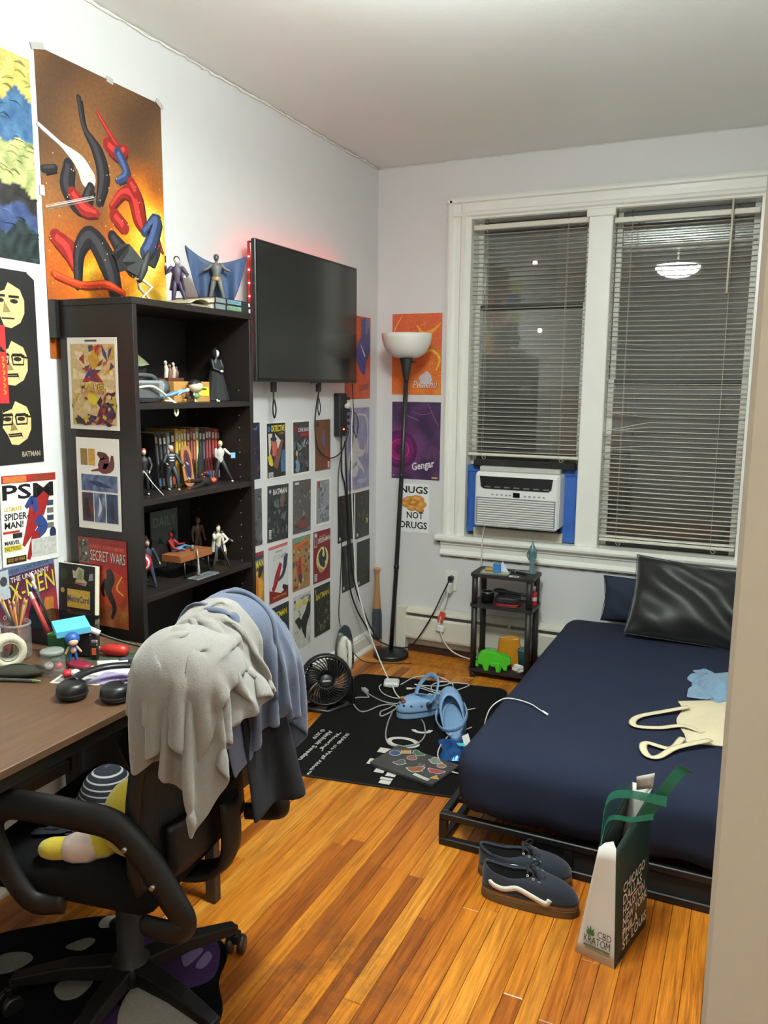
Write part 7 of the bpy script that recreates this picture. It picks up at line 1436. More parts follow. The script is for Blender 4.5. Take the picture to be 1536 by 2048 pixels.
# ================================================================ desk and what lies on it
DW = mat('walnut_desk', (92, 66, 47), 0.42, var=0.22, scale=5, stretch=(22, 1.6, 10), bump=0.05)
dk = thing('desk', 'brown wood desk with black metal frame against the left wall', 'desk', (0.32, -3.15, 0))
DZ, DX0, DX1, DY0, DY1 = 0.750, 0.022, 0.640, -3.90, -2.372
MB().span((DX0, DY0, DZ-.020), (DX1, DY1, DZ), .002).build('desk_top', DW, dk, world=True)
FR = C((36, 35, 35), 0.4)
for y in (DY1-.05, DY0+.02):
    for x in (DX0+.02, DX1-.055): MB().span((x, y, 0), (x+.035, y+.03, DZ-.0205), .002).build('leg', FR, dk, world=True)
    MB().span((DX0+.055, y+.002, .06), (DX1-.055, y+.028, .09), .002).build('foot_bar', FR, dk, world=True)
MB().span((DX1-.045, DY0+.05, DZ-.056), (DX1-.015, DY1-.05, DZ-.0205), .002).build('front_rail', FR, dk, world=True); MB().span((DX0+.02, DY0+.05, DZ-.056), (DX0+.05, DY1-.05, DZ-.0205), .002).build('back_rail', FR, dk, world=True)
MB().span((DX0+.02, DY0+.05, .30), (DX0+.045, DY1-.05, .34), .002).build('brace', FR, dk, world=True)
# notebook standing against the bookcase
nb_ = thing('sketchbook', 'black sketchbook with stickers standing against the bookcase side', 'sketchbook', (0.070, -2.372, DZ), 0.0, rot=(math.radians(-4), 0, 0))
MB().span((-.072, -.004, 0), (.080, -.001, .215), .001).build('front_cover', C((26, 25, 25), 0.6), nb_); MB().span((-.072, .017, 0), (.080, .020, .215), .001).build('back_cover', C((26, 25, 25), 0.6), nb_)
MB().span((-.070, -.001, .002), (.079, .017, .213)).build('page_block', mat('cream_pages', (222, 214, 190), 0.8, var=0.08, scale=500, stretch=(.1, 3, .1)), nb_); MB().box((.0805, .008, .055), (.0015, .030, .010)).build('elastic_band', C((24, 24, 24), 0.7), nb_)
pr = Print(.152, .215, 6); pr.rect(.26, .36, .88, .63, (214, 176, 70)).poly([(.26, .63), (.88, .52), (.88, .50), (.26, .56)], (226, 196, 110)).text('MetroCard', .27, .44, .10, (34, 70, 130), w=.58, bold=True)
pr.poly([(.46, .72), (.76, .70), (.80, .76), (.70, .80), (.72, .94), (.56, .97), (.48, .90), (.40, .92), (.42, .80), (.52, .80)], (190, 184, 164)).poly([(.52, .78), (.68, .78), (.68, .92), (.56, .93)], (150, 160, 110)).rect(.46, .715, .74, .74, (170, 80, 60)).ell(.16, .84, .10, .12, (44, 60, 48)).ell(.13, .60, .055, .055, (196, 150, 90)).poly([(.84, .78), (.97, .80), (.95, .90), (.86, .88)], (150, 150, 150)).rect(.26, .27, .84, .285, (170, 140, 80)).rect(.26, .29, .36, .32, (130, 60, 50)).ell(.46, .17, .12, .09, (96, 50, 40)).ell(.93, .10, .05, .05, (90, 90, 90))
o = pr.build(nb_, 'stickers'); place_l(o, (-.072, -.0045, 0), PX, PZ)
# dark clear tray behind
ac_ = thing('pen_tray', 'smoky clear plastic organiser box by the sketchbook', 'organiser', (0.120, -2.470, DZ)); SM = C((40, 46, 50), 0.1, alpha=0.55)
MB().span((-.09, -.045, 0), (.10, .045, .003)).build('tray_floor', SM, ac_)
for a, b in (((-.09, .042, 0), (.10, .045, .085)), ((-.09, -.045, 0), (-.087, .042, .085)), ((.097, -.045, 0), (.10, .042, .060)), ((-.09, -.045, 0), (.097, -.042, .050))): MB().span(a, b).build('tray_wall', SM, ac_)
# glass jar with pencils
pj = thing('pencil_jar', 'clear glass jar filled with coloured pencils', 'jar', (0.110, -2.630, DZ)); JG = C((190, 200, 200), 0.05, alpha=0.22, trans=0.3)
MB().lathe([(0, .003), (.036, .003), (.040, .008), (.040, .085), (.037, .095), (.037, .105), (.040, .106)], 28).build('glass', JG, pj); MB().lathe([(.037, .096), (.041, .097), (.041, .103), (.037, .104)], 28).build('rim', C((150, 156, 156), 0.2, alpha=0.6), pj)
pc = [(176, 130, 70), (60, 84, 60), (176, 84, 50), (96, 130, 84), (150, 60, 50), (190, 150, 90), (60, 54, 50), (110, 96, 60), (196, 160, 60), (70, 90, 110), (130, 90, 60), (206, 120, 60), (90, 70, 56)]
pn = ['tan', 'dark green', 'orange', 'leaf green', 'red', 'straw', 'black', 'khaki', 'yellow', 'slate blue', 'brown', 'bright orange', 'umber']
r_ = random.Random(17)
for k, c in enumerate(pc):
    a = 2*PI*k/len(pc)+.2; rd = r_.uniform(.012, .028); L_ = r_.uniform(.155, .185)
    tp_ = np.array((.030*math.cos(a)+r_.uniform(-.012, .012), .034*math.sin(a)+r_.uniform(-.01, .01), L_)); b0 = np.array((rd*math.cos(a+2.6), rd*math.sin(a+2.6), .008))
    p_ = thing('pencil', '%s pencil in the glass jar' % pn[k], 'pencil', tuple(np.array((0.110, -2.630, DZ))+b0), group='pencils in the glass jar'); d = tp_-b0
    MB().tube([(0, 0, 0), tuple(d*.9)], .0036, 6).build('barrel', C(c, 0.45), p_); MB().tube([tuple(d*.9), tuple(d)], [.0036, .0012], 6).build('sharpened_tip', C((206, 160, 110), 0.6), p_)
for k, (dx, dy, c, lb) in enumerate(((.035, .062, (166, 60, 60), 'thick red marker with white cap leaning beside the jar'), (.0, .105, (40, 40, 44), 'thin dark brush leaning behind the jar'), (-.02, .12, (60, 56, 56), 'thin grey brush with pale tip behind the jar'))):
    m_ = thing('marker' if k == 0 else 'paint_brush', lb, 'pen', (0.125+dx, -2.600+dy, DZ), 0); q = np.array((-.03+.01*k, -.045-.01*k, .165+.02*k))
    MB().tube([(0, 0, 0.004), tuple(q)], .007 if k == 0 else .003, 8).build('barrel', C(c, 0.4), m_); MB().tube([tuple(q), tuple(q*1.10)], [.006 if k == 0 else .004, .005], 8, round_ends=True).build('tip', C((214, 208, 200), 0.5), m_)
# tape roll, orange toy and white box at the frame edge
tr = thing('tape_roll', 'thick roll of cream masking tape standing on the desk', 'tape roll', (0.150, -2.695, DZ+.0), 0.0, rot=(0, 0, math.radians(-25)))
MB().lathe([(.026, -.018), (.046, -.018), (.047, -.014), (.047, .014), (.046, .018), (.026, .018), (.026, -.018)], 40, Matrix.Translation((0, 0, .047)) @ Matrix.Rotation(PI/2, 4, 'Y')).build('tape_body', C((206, 200, 178), 0.6), tr); MB().lathe([(.024, -.0185), (.0265, -.0185), (.0265, .0185), (.024, .0185), (.024, -.0185)], 32, Matrix.Translation((0, 0, .047)) @ Matrix.Rotation(PI/2, 4, 'Y')).build('core', C((150, 146, 130), 0.7), tr)
wbx = thing('white_box', 'white carton with green mark at the left frame edge', 'box', (0.080, -2.715, DZ)); MB().box((-.02, -.035, .075), (.07, .06, .150), bev=.001).build('carton', C((206, 206, 202), 0.5), wbx); MB().box((-.02, -.035, .162), (.085, .075, .022), rotm(.15, .05, .1), bev=.002).build('lid', C((196, 206, 190), 0.5), wbx); MB().box((-.02, -.04, .176), (.045, .03, .002), rotm(.15, .05, .4)).build('green_mark', C((110, 170, 60), 0.5), wbx)
ot = thing('orange_toy', 'small orange rubber toy lying by the white carton', 'toy', (0.128, -2.735, DZ+.0)); OC = C((206, 140, 66), 0.5)
MB().span((-.02, -.02, 0), (.02, .02, .085), .004).build('block', C((190, 180, 150), 0.6), ot); MB().ell((0, 0, .108), (.020, .022, .022), 14, 9).build('body', OC, ot); MB().ell((.008, .006, .138), (.014, .014, .014), 12, 8).build('head', OC, ot)
# green box, dark box, sticky notes
gb = thing('green_box', 'small green and black cardboard box on the desk', 'box', (0.215, -2.560, DZ), 0.25); MB().span((-.030, -.030, 0), (.022, .022, .070), .001).build('carton', C((34, 84, 46), 0.5), gb); MB().span((-.030, -.030, .0702), (.022, .022, .073)).build('top_flap', C((66, 150, 76), 0.45), gb); MB().span((-.031, .0225, 0), (.023, .024, .070)).build('dark_side', C((24, 28, 26), 0.5), gb)
for k in range(4): MB().span((.0222, -.020, .020+.010*k), (.0226, .010+.002*k, .024+.010*k)).build('print_line', C((150, 180, 150), 0.5), gb)
db_ = thing('speaker_cube', 'small black cube speaker behind the blue toy', 'speaker', (0.262, -2.520, DZ), 0.3); MB().box((0, 0, .036), (.060, .055, .072), bev=.006).build('shell', C((24, 24, 26), 0.45), db_); MB().span((.0302, -.02, .012), (.0312, .02, .060)).build('front_grille', C((40, 40, 42), 0.7), db_)
sn_ = thing('sticky_notes', 'thick pad of bright blue sticky notes on the boxes', 'sticky notes', (0.236, -2.548, DZ+.078), 0.95); sn_.rotation_euler = (.10, -.06, 0.95); MB().box((0, 0, .009), (.092, .092, .018), bev=.0005).build('note_pad', mat('sky_blue_paper', (92, 190, 222), 0.7, var=0.03), sn_); MB().box((.005, .004, -.001), (.095, .094, .002)).build('backing_card', C((196, 190, 160), 0.7), sn_)
by_ = thing('blue_toy', 'small blue and tan toy figure standing on the desk', 'toy', (0.292, -2.600, DZ), -0.6)
MB().ell((0, 0, .074), (.020, .020, .019), 14, 9).build('head', C((34, 84, 160), 0.4), by_); MB().ell((.014, 0, .068), (.009, .013, .010), 12, 8).build('muzzle', C((214, 176, 140), 0.5), by_); MB().ell((0, 0, .044), (.011, .012, .014), 12, 8).build('body', C((40, 88, 160), 0.4), by_); MB().ell((.006, 0, .043), (.007, .008, .010), 10, 7).build('belly', C((206, 160, 120), 0.5), by_)
for s_ in (-1, 1): MB().tube([(0, s_*.010, .05), (.004, s_*.020, .036)], .0035, 6, round_ends=True).build('arm', C((206, 160, 120), 0.5), by_); MB().tube([(0, s_*.006, .034), (.002, s_*.009, .010)], .0045, 6, round_ends=True).build('leg', C((40, 88, 160), 0.4), by_); MB().ell((.006, s_*.010, .006), (.014, .007, .006), 10, 6).build('shoe', C((176, 40, 50), 0.4), by_)
jr = thing('small_jar', 'squat clear jar with red and white contents', 'jar', (0.300, -2.680, DZ)); MB().lathe([(0, .002), (.030, .002), (.033, .006), (.033, .046), (.028, .052), (.028, .058)], 26).build('glass', JG, jr); MB().lathe([(0, .058), (.031, .058), (.031, .066), (.024, .069), (0, .069)], 26).build('lid', C((150, 156, 150), 0.25, alpha=0.7), jr)
for k, (x, y, c) in enumerate(((-.01, .0, (150, 40, 50)), (.012, .008, (190, 60, 60)), (.002, -.014, (206, 200, 190)), (.0, .012, (96, 110, 70)))): MB().ell((x, y, .016+.006*k), (.012, .012, .010), 10, 7).build('sweet', C(c, 0.5), jr)
for k, (x, y, c, lb) in enumerate(((.352, -2.680, (190, 30, 46), 'red round bead beside the squat jar'), (.368, -2.668, (214, 206, 196), 'white button-shaped bead next to the red bead'), (.330, -2.615, (126, 24, 50), 'dark red cloth scrap under the blue toy'))):
    b_ = MB().ell((0, 0, .010), (.013, .013, .010) if k < 2 else (.040, .022, .009), 12, 8).build('bead' if k < 2 else 'cloth_scrap', C(c, 0.4), None, (x, y, DZ)); tag(b_, lb, 'bead' if k < 2 else 'cloth')
po = thing('pouch', 'dark olive zip pouch lying at the desk edge', 'pouch', (0.235, -2.735, DZ), 0.55); MB().surf(20, 12, lambda u, v: (.070*math.cos(u*2*PI)*math.sin(PI*v), .034*math.sin(u*2*PI)*math.sin(PI*v), .016-.016*math.cos(PI*v)), cu=True).build('body', mat('olive_cloth', (44, 44, 34), 0.9, bump=0.3), po); MB().tube(catmull([(-.062, 0, .024), (0, .006, .034), (.062, 0, .024)], 6), .002, 5).build('zip', C((70, 70, 60), 0.5), po)
cord('stylus', 'thin dark stylus with green tip on the desk', [(0.190, -2.800, DZ+.006), (0.255, -2.770, DZ+.006), (0.305, -2.752, DZ+.006)], .0045, (60, 64, 60), cat='stylus', plugs=[('green_tip', MB().tube([(.305, -2.752, DZ+.006), (.325, -2.745, DZ+.006)], [.0045, .0015], 8), (110, 150, 90))])
# papers
def paper(name, label, c, w, h, rz, rgb, z, art=None):
    o = sheet(name, label, 'paper', w, h, (0, 0, 0), PX, (0, 1, 0), rgb, thick=.0006)
    o.location = (c[0], c[1], DZ+z); o.rotation_euler = (0, 0, rz)
    if art: p = Print(w, h, int(c[0]*1000)); art(p); p.build(o)
    return o
paper('photo_print', 'black and white photo print under the headphone band', (0.345, -2.735), .135, .075, .32, (206, 204, 198), .0012, lambda p: (p.rect(.06, .1, .94, .9, (150, 148, 144)), p.ell(.3, .55, .16, .14, (70, 68, 66)), p.ell(.6, .5, .2, .15, (196, 194, 190)), p.ell(.7, .4, .1, .1, (60, 58, 56))))
paper('purple_card', 'purple and white printed card lying between the headphone cups', (0.430, -2.690), .115, .085, .15, (206, 206, 210), .0016, lambda p: (p.field(8, 6, lambda u, v: mixc((150, 130, 180), (190, 186, 214), nz2(u, v, 3))), p.stroke([(.2, .3), (.5, .7), (.8, .4)], [.1, .25, .1], (110, 90, 150))))
paper('green_leaflet', 'dark green leaflet flat under the markers', (0.300, -2.585), .20, .11, .42, (66, 76, 60), .0010)
paper('white_leaflet', 'white leaflet beneath the headphones', (0.335, -2.690), .17, .09, .40, (206, 204, 196), .0006)
# markers
for k, (a, b, c, cc, lb) in enumerate((((.360, -2.580), (.455, -2.515), (226, 226, 222), (40, 40, 44), 'white marker with dark cap in front'), ((.405, -2.545), (.500, -2.470), (44, 48, 60), (226, 226, 224), 'dark blue marker with white label'), ((.455, -2.500), (.560, -2.430), (226, 228, 230), (70, 150, 190), 'white marker with light blue end'))):
    cord('marker', lb, [a+(DZ+.007+.006*k,), ((a[0]+b[0])/2, (a[1]+b[1])/2, DZ+.007+.006*k), b+(DZ+.007+.006*k,)], .0068, c, cat='marker', plugs=[('cap', MB().tube([tuple(np.array(a)+(np.array(b)-np.array(a))*.72)+(DZ+.007+.006*k,), b+(DZ+.007+.006*k,)], .0076, 10), cc)])
cord('black_pen', 'long black pen with white grip resting on the box', [(0.285, -2.535, DZ+.085), (0.345, -2.495, DZ+.05), (0.450, -2.425, DZ+.008)], .0040, (26, 26, 28), cat='pen', plugs=[('white_grip', MB().tube([(.280, -2.538, DZ+.088), (.312, -2.517, DZ+.069)], .0085, 10), (214, 210, 206))])
rt = thing('red_nozzle', 'red plastic bottle with grey nozzle lying on the desk', 'bottle', (0.335, -2.500, DZ), 0.3); MB().lathe([(0, 0), (.014, .002), (.017, .02), (.017, .060), (.009, .074), (.008, .082)], 20, Matrix.Translation((.05, 0, .018)) @ Matrix.Rotation(-PI/2+.0, 4, 'Y')).build('bottle', C((176, 40, 34), 0.35), rt); MB().lathe([(.008, 0), (.007, .012), (.003, .030), (0, .031)], 14, Matrix.Translation((-.030, 0, .018)) @ Matrix.Rotation(-PI/2+.3, 4, 'Y')).build('nozzle', C((176, 172, 168), 0.4), rt)
lg_ = thing('lighter', 'black lighter with orange sticker standing near the red bottle', 'lighter', (0.318, -2.545, DZ), 0.4); MB().box((0, 0, .024), (.022, .012, .048), bev=.004).build('body', C((30, 28, 28), 0.35), lg_); MB().box((.0, -.0065, .026), (.012, .001, .020)).build('sticker', C((206, 90, 50), 0.5), lg_); MB().box((0, 0, .053), (.018, .010, .010), bev=.002).build('metal_cap', C((150, 148, 144), 0.3, metal=0.8), lg_)
# headphones
hp = thing('headphones', 'matte black over-ear headphones lying flat on the desk', 'headphones', (0.515, -2.755, DZ), 0.0)
HB = mat('matte_black', (20, 20, 21), 0.38, var=0.05)
HPL = [np.array((-.038, -.030)), np.array((.070, .005))]
for (x, y) in HPL:
    c = MB().lathe([(0, .004), (.030, .002), (.036, .008), (.038, .020), (.037, .030), (.033, .038), (.026, .043), (0, .045)], 32, Matrix.Translation((x, y, 0))); e = c.build('ear_cup', HB, hp)
    MB().lathe([(.0375, .013), (.0392, .016), (.0375, .019)], 32, Matrix.Translation((x, y, 0))).build('ear_pad', C((30, 30, 31), 0.6), e)
MB().tube(catmull([(-.046, -.018, .040), (-.058, .030, .042), (-.045, .095, .040), (.000, .145, .036), (.060, .160, .034), (.100, .120, .036), (.105, .060, .040), (.078, .016, .041)], 7), .011, 10, flat=(1.25, .75)).build('headband', HB, hp)
# ================================================================ swivel chair
CHP = mat('chair_plastic', (15, 15, 16), 0.5, var=0.06, scale=30, spec=0.35)
CHF = mat('chair_fabric', (12, 12, 13), 0.95, var=0.2, scale=300, bump=0.3, bscale=400, spec=0.15)
def mesh_mat():
    m = bpy.data.materials.new('chair_mesh'); m.use_nodes = True; nt = m.node_tree; b = nt.nodes['Principled BSDF']; N = nt.nodes.new; lk = nt.links.new
    b.inputs['Base Color'].default_value = L((18, 18, 18)); b.inputs['Roughness'].default_value = 0.7
    tc = N('ShaderNodeTexCoord'); w = N('ShaderNodeTexWave'); w.bands_direction = 'Z'; w.inputs['Scale'].default_value = 70; lk(tc.outputs['Object'], w.inputs['Vector'])
    w2 = N('ShaderNodeTexWave'); w2.bands_direction = 'Y'; w2.inputs['Scale'].default_value = 70; lk(tc.outputs['Object'], w2.inputs['Vector'])
    mx = N('ShaderNodeMath'); mx.operation = 'MAXIMUM'; lk(w.outputs['Fac'], mx.inputs[0]); lk(w2.outputs['Fac'], mx.inputs[1])
    mr = N('ShaderNodeMapRange'); mr.inputs['From Min'].default_value = .45; mr.inputs['From Max'].default_value = .6; mr.inputs['To Min'].default_value = .55; lk(mx.outputs[0], mr.inputs[0]); lk(mr.outputs[0], b.inputs['Alpha'])
    return m
CX, CY, CA = 0.672, -2.830, 0.15
ch = thing('office_chair', 'black mesh office chair piled with clothes at the desk', 'office chair', (CX, CY, 0), PI+CA)
# star base; local +x is the chair's front
MB().lathe([(0, .075), (.040, .075), (.052, .085), (.052, .120), (.040, .135), (.031, .140), (.031, .30), (.026, .31), (.026, .40), (0, .40)], 28).build('gas_column', CHP, ch)
for k in range(5):
    a = math.radians(64-72*k)-PI-CA; d = np.array((math.cos(a), math.sin(a), 0)); Rl = .285
    lg = MB().tube([d*.03+np.array((0, 0, .108)), d*.15+np.array((0, 0, .106)), d*Rl+np.array((0, 0, .082))], [.036, .030, .021], 4, flat=(1.0, .85), up0=(0, 0, 1)).build('base_leg', CHP, ch, bevel=.004)
    tip = d*Rl; cs = MB().tube([tip+np.array((0, 0, .085)), tip+np.array((0, 0, .045))], .010, 10).box(tip+np.array((0, 0, .050))+d*.006, (.030, .020, .030), rotm(0, 0, a+.8), bev=.004).build('caster_fork', CHP, ch)
    ax = np.array((math.cos(a+.8+PI/2), math.sin(a+.8+PI/2), 0)); off = np.array((math.cos(a+.8), math.sin(a+.8), 0))*.012
    for s_ in (-1, 1):
        c0 = tip+off+ax*s_*.012+np.array((0, 0, .0255)); MB().tube([c0-ax*s_*.004, c0+ax*s_*.010, c0+ax*s_*.014], [.0255, .0255, .020], 22).build('wheel', C((26, 26, 27), 0.3), cs)
MB().box((.0, 0, .405), (.20, .16, .04), bev=.01).build('tilt_mechanism', CHP, ch)
# seat
nse = vnoise(41)
rbox((.47, .47, .085), .042, (16, 16, 5), lambda p: .004*nse(p, 2)).xf(np.array(Matrix.Translation((.02, 0, .462)))).build('seat', CHF, ch, fix=True)
# backrest: curved shell leaning back
def bk(u, v):
    y = (u-.5)*(.44-.09*v*v); z = .49+.475*v; x = -.225-.060*v+.048*(abs(u-.5)*2)**2.4+.030*math.sin(v*PI*1.05)
    return (x, y, z)
MB().surf(20, 22, bk).build('back_mesh', mesh_mat(), ch, solid=.006)
fp = [bk(u, 0) for u in np.linspace(0, 1, 9)]+[bk(1, v) for v in np.linspace(.08, 1, 12)]+[bk(u, 1) for u in np.linspace(.9, 0, 9)]+[bk(0, v) for v in np.linspace(.92, .08, 11)]
MB().tube(fp, .017, 8, closed=True).build('back_frame', CHP, ch)
MB().surf(10, 8, lambda u, v: tuple(np.array(bk(.12+.76*u, .02+.22*v))-np.array((.022, 0, 0)))).build('lumbar_shell', CHP, ch, solid=.02)
MB().tube(catmull([(-.05, 0, .40), (-.20, 0, .40), (-.275, 0, .46), (-.275, 0, .60)], 6), .032, 8, flat=(1.3, .5)).build('back_spine', CHP, ch)
# loop arms
for s_ in (1, -1):
    y = s_*.245; pts = [(.0, s_*.225, .425), (.07, y, .435), (.135, y, .52), (.160, y, .590), (.135, y, .635), (.08, y, .650), (-.06, y, .650), (-.15, y, .640), (-.215, y, .585), (-.275, y, .500), (-.295, y*.98, .455), (-.270, s_*.245, .432), (-.20, s_*.235, .425)]
    P_ = catmull(pts, 6); MB().tube(P_, [.016+.008*math.sin(PI*i/(len(P_)-1)) for i in range(len(P_))], 10, flat=(1.45, .85), up0=(0.001, 1, 0.001)).build('arm_rest', CHP, ch)
    for q in ((-.185, .610), (-.245, .540)): MB().cyl((q[0], y+s_*.016, q[1]), (q[0], y+s_*.030, q[1]), .006, .005, 10).build('bolt', C((150, 150, 148), 0.25, metal=0.9), ch)

# ================================================================ clothes on the chair
def CW(p): a = PI+CA; c, s_ = math.cos(a), math.sin(a); return np.array((CX+p[0]*c-p[1]*s_, CY+p[0]*s_+p[1]*c, p[2]))
def CG(x, y, z):
    a = PI+CA; return np.stack((CX+x*math.cos(a)-y*math.sin(a), CY+x*math.sin(a)+y*math.cos(a), z), -1)
back_c = [rbox_sdf(CW((-.285, 0, .76)), (.045, .20, .23), .04, PI+CA, 0.14), rbox_sdf(CW((.02, 0, .462)), (.235, .235, .045), .04, PI+CA), floor_sdf(.02)]
GREY = mat('grey_fleece', (126, 122, 117), 0.95, var=0.06, scale=250, bump=0.25, bscale=300, sheen=0.25)
BLUEG = mat('blue_grey_cotton', (76, 84, 104), 0.95, var=0.05, scale=200, bump=0.2, bscale=200, sheen=0.2)
DNAVY = mat('dark_navy_cloth', (13, 14, 22), 0.95, var=0.1, scale=200, bump=0.2, bscale=200)
# dark trousers: hang over the far half of the back
n1, n2 = 24, 38; u, v = np.meshgrid(np.linspace(-.5, .5, n1), np.linspace(-.5, .5, n2)); rs = .0185
G0 = CG(-.31-v*.56, -.110+u*.22+.015*np.sin(v*23), 1.03+.02*np.sin(u*17)-.10*np.abs(v))
G0 = drape(G0, rs, back_c, 80, 8, .008, 1.0, .2)
tz = thing('dark_trousers', 'dark navy trousers hanging over the far side of the chair back', 'trousers', tuple(CW((-.30, -.165, .50)))); cloth_obj('fabric', G0, DNAVY, tz, .008, 1, .005, 3)
# blue-grey sheet: big puffed heap over the far half of the back
n1, n2 = 38, 48; u, v = np.meshgrid(np.linspace(-.5, .5, n1), np.linspace(-.5, .5, n2)); rs = .0135
heap = back_c+[ell_sdf(CW((-.26, -.045, .965)), (.095, .125, .085)), ell_sdf(CW((-.285, -.120, .875)), (.095, .085, .115))]
G0 = CG(-.305-u*.36+.03*np.sin(v*31+u*9), -.075+v*.34+.03*np.sin(u*27), 1.10+.05*np.sin(u*21+v*13)+.045*np.sin(v*33-u*7))
G1 = drape(G0, rs, heap, 85, 8, .008, 1.0, .15)
bs = thing('blue_sheet', 'crumpled blue-grey cotton sheet heaped over the chair back', 'sheet', tuple(CW((-.31, -.08, .80)))); cloth_obj('fabric', G1, BLUEG, bs, .005, 1, .006, 9)
# grey hoodie on the near half, sleeves hanging
n1, n2 = 27, 50; u, v = np.meshgrid(np.linspace(-.5, .5, n1), np.linspace(-.5, .5, n2)); rs = .0135
heap2 = heap+[ell_sdf(CW((-.25, .115, .920)), (.085, .095, .080)), ell_sdf(CW((-.32, .06, .850)), (.065, .080, .075))]
G0 = CG(-.300-u*.23+.04*np.sin(v*29+u*5), .125+v*.25+.04*np.sin(u*25+2), 1.08+.07*np.sin(u*23+v*11+1)+.06*np.sin(v*37-u*5))
G2 = drape(G0, rs, heap2, 85, 8, .013, 1.0, .12)
gh = thing('grey_hoodie', 'light grey hoodie draped in heavy folds on the chair back', 'hoodie', tuple(CW((-.30, .11, .80)))); cloth_obj('body_fabric', G2, GREY, gh, .008, 1, .008, 5)
def sleeve(x0, wd, y0, y1, ln, seed, nm='sleeve'):
    """a loose sleeve: narrow strip of the same cloth laid over the heap, free end hanging off the near side"""
    a_, b_ = 16, int(ln/.0135); u, v = np.meshgrid(np.linspace(-.5, .5, a_), np.linspace(0, 1, b_))
    G = CG(x0+u*wd+.012*np.sin(v*13+seed), y0+(y1-y0)*v, 1.085+.030*np.sin(u*12+seed)+.02*np.sin(v*21+seed)-.05*v)
    return cloth_obj(nm, drape(G, .0135, heap3, 80, 8, .012, 1.0, .12), GREY, gh, .009, 1, .007, 14)
heap3 = heap2+[ell_sdf(CW((-.25, .115, .925)), (.095, .105, .090)), rbox_sdf(CW((-.0, .03, .70)), (.17, .12, .02), .02, PI+CA)]
sleeve(-.300, .13, .06, .30, .33, 1.0)
sleeve(-.200, .13, .09, .30, .33, 3.0)
# yellow plush and striped shirt on the seat
yp = thing('yellow_plush', 'yellow plush toy with pale cuff slumped on the chair seat', 'plush toy', tuple(CW((-.085, .115, .505)))); YM = mat('yellow_plush', (186, 168, 44), 0.95, var=0.06, scale=150, bump=0.3, bscale=300, sheen=0.3)
MB().surf(22, 14, lambda u, v: (.075*math.sin(PI*v)**.8*math.cos(u*2*PI), .075*math.sin(PI*v)**.8*math.sin(u*2*PI), .085-.085*math.cos(PI*v)), cu=True).build('body', YM, yp, (0.025, 0.0, 0.0), (0, 0.1, 0)); MB().tube(catmull([(-.02, -.04, .03), (-.075, -.075, .024), (-.13, -.10, .020)], 6), [.030]*7+[.024]*5+[.022], 12, round_ends=True).build('arm', YM, yp); MB().tube([(-.05, -.062, .025), (-.078, -.078, .023)], [.034, .032], 12, round_ends=True).build('cuff', C((190, 170, 160), 0.9), yp)
def plaid():
    m = mat('striped_flannel', (32, 34, 44), 0.95); nt = m.node_tree; b = nt.nodes['Principled BSDF']; N = nt.nodes.new; lk = nt.links.new
    tc = N('ShaderNodeTexCoord'); w = N('ShaderNodeTexWave'); w.bands_direction = 'Z'; w.inputs['Scale'].default_value = 26; lk(tc.outputs['Object'], w.inputs['Vector'])
    r = N('ShaderNodeValToRGB'); r.color_ramp.elements[0].position = .80; r.color_ramp.elements[0].color = L((28, 30, 40)); r.color_ramp.elements[1].position = .92; r.color_ramp.elements[1].color = L((170, 170, 176)); lk(w.outputs['Fac'], r.inputs[0]); lk(r.outputs[0], b.inputs['Base Color']); return m
sh_ = thing('striped_shirt', 'dark shirt with thin white stripes bunched at the seat edge', 'shirt', tuple(CW((.02, .03, .505)))); np_ = vnoise(51)
n1 = 30; u, v = np.meshgrid(np.linspace(-.5, .5, n1), np.linspace(-.5, .5, n1)); c0 = CW((.02, .03, 0))
G0 = np.stack((c0[0]+u*.20+.02*np.sin(v*21), c0[1]+v*.20+.02*np.sin(u*19), .70+.03*np.sin(u*17+v*9)+.03*np.sin(v*15)), -1)
cloth_obj('fabric', drape(G0, .0125, [floor_sdf(.508), ell_sdf((c0[0], c0[1], .54), (.065, .060, .10))], 70, 6, .006, .8, .2), plaid(), sh_, .004)

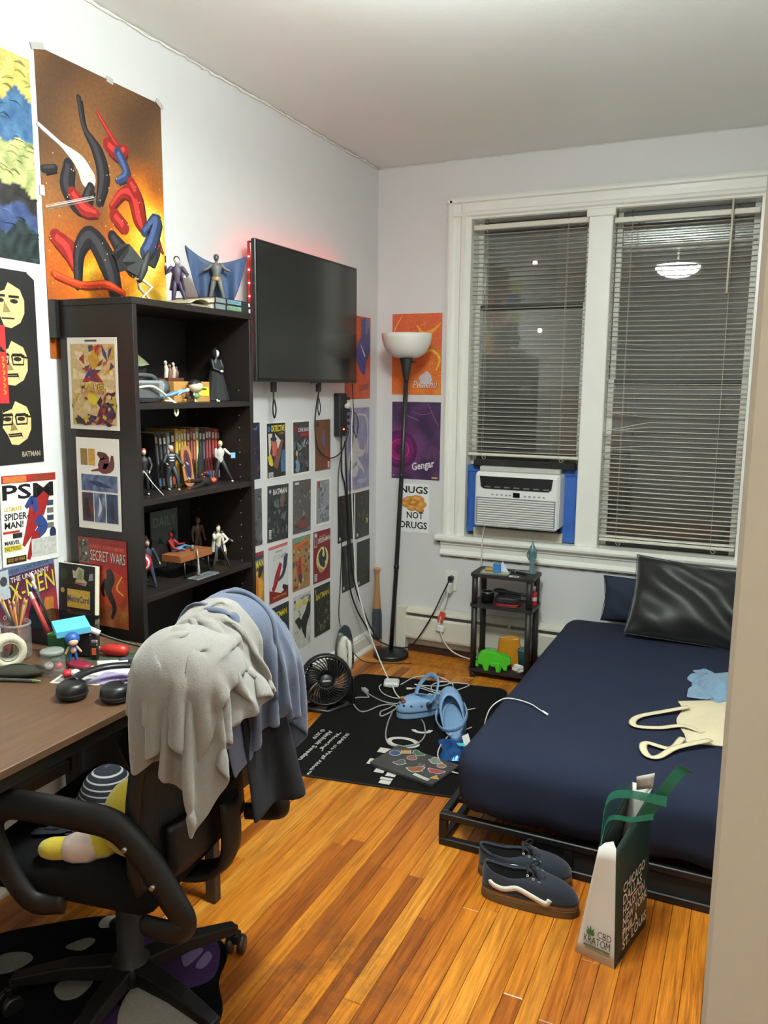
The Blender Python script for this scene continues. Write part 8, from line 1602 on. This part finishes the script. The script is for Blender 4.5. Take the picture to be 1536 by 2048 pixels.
# ================================================================ patterned rug under the chair
pr_ = thing('patterned_rug', 'shaggy black, purple and white patterned rug under the chair', 'rug', (0.46, -2.95, 0.0))
def shag(nm, pts, z0, z1, rgb):
    c = C(rgb, 0.95, var=0.12, scale=260, bump=0.8, bscale=420, spec=0.1); P = [p[:2] for p in catmull([(x, y, 0) for x, y in pts], 5, True)]
    return MB().prism([(x, y) for x, y in P], z0, z1, lambda x, y, z: (x, y, z)).build(nm, c, pr_, world=True, bevel=.004)
ctr = (0.48, -2.95)
outl_ = [(.26, -2.70), (.328, -2.642), (.379, -2.608), (.49, -2.555), (.633, -2.545), (.731, -2.551), (.785, -2.592), (.822, -2.68), (.90, -2.78), (.90, -2.95), (.84, -3.12), (.70, -3.26), (.50, -3.33), (.30, -3.28), (.14, -3.14), (.10, -2.95), (.16, -2.80)]
def ccw(p): a = sum(p[i][0]*p[(i+1) % len(p)][1]-p[(i+1) % len(p)][0]*p[i][1] for i in range(len(p))); return p if a > 0 else list(reversed(p))
shag('pile', ccw(outl_), .0006, .012, (9, 9, 11))
shag('purple_patch', ccw([(.47, -2.575), (.633, -2.560), (.725, -2.565), (.772, -2.605), (.805, -2.690), (.74, -2.76), (.64, -2.77), (.56, -2.70)]), .0121, .0165, (66, 44, 84))
shag('white_patch', ccw([(.385, -2.615), (.465, -2.575), (.455, -2.62), (.40, -2.66)]), .0121, .0165, (176, 174, 166))
shag('white_patch', ccw([(.56, -2.555), (.64, -2.552), (.61, -2.580), (.57, -2.585)]), .0168, .0190, (196, 192, 184))
shag('lilac_patch', ccw([(.675, -2.645), (.694, -2.618), (.722, -2.612), (.725, -2.66), (.715, -2.685)]), .0168, .0190, (126, 106, 150)); shag('lilac_patch', ccw([(.735, -2.615), (.760, -2.625), (.765, -2.668), (.742, -2.672)]), .0168, .0190, (126, 106, 150))
shag('oval_patch', ccw([(.465, -2.882), (.475, -2.825), (.515, -2.808), (.54, -2.828), (.543, -2.88), (.51, -2.905)]), .0121, .0165, (120, 120, 112)); shag('oval_patch', ccw([(.25, -2.90), (.25, -2.85), (.30, -2.82), (.335, -2.835), (.32, -2.89), (.28, -2.915)]), .0121, .0165, (110, 110, 104)); shag('oval_patch', ccw([(.375, -2.76), (.40, -2.71), (.43, -2.705), (.425, -2.75)]), .0121, .0165, (120, 118, 110))
shag('grey_patch', ccw([(.650, -2.800), (.733, -2.785), (.822, -2.765), (.875, -2.80), (.86, -2.90), (.76, -2.95), (.68, -2.89)]), .0168, .0210, (160, 156, 146)); shag('purple_patch', ccw([(.60, -2.88), (.66, -2.86), (.70, -2.93), (.66, -3.0), (.60, -2.96)]), .0121, .0165, (66, 44, 84))
o = MB().box((0, 0, .0006), (.034, .040, .001)).build('care_label', C((206, 204, 198), 0.6), pr_, world=False); o.location = (0.545-.46, -2.524+2.95, .0016); o.rotation_euler = (0, 0, .5)
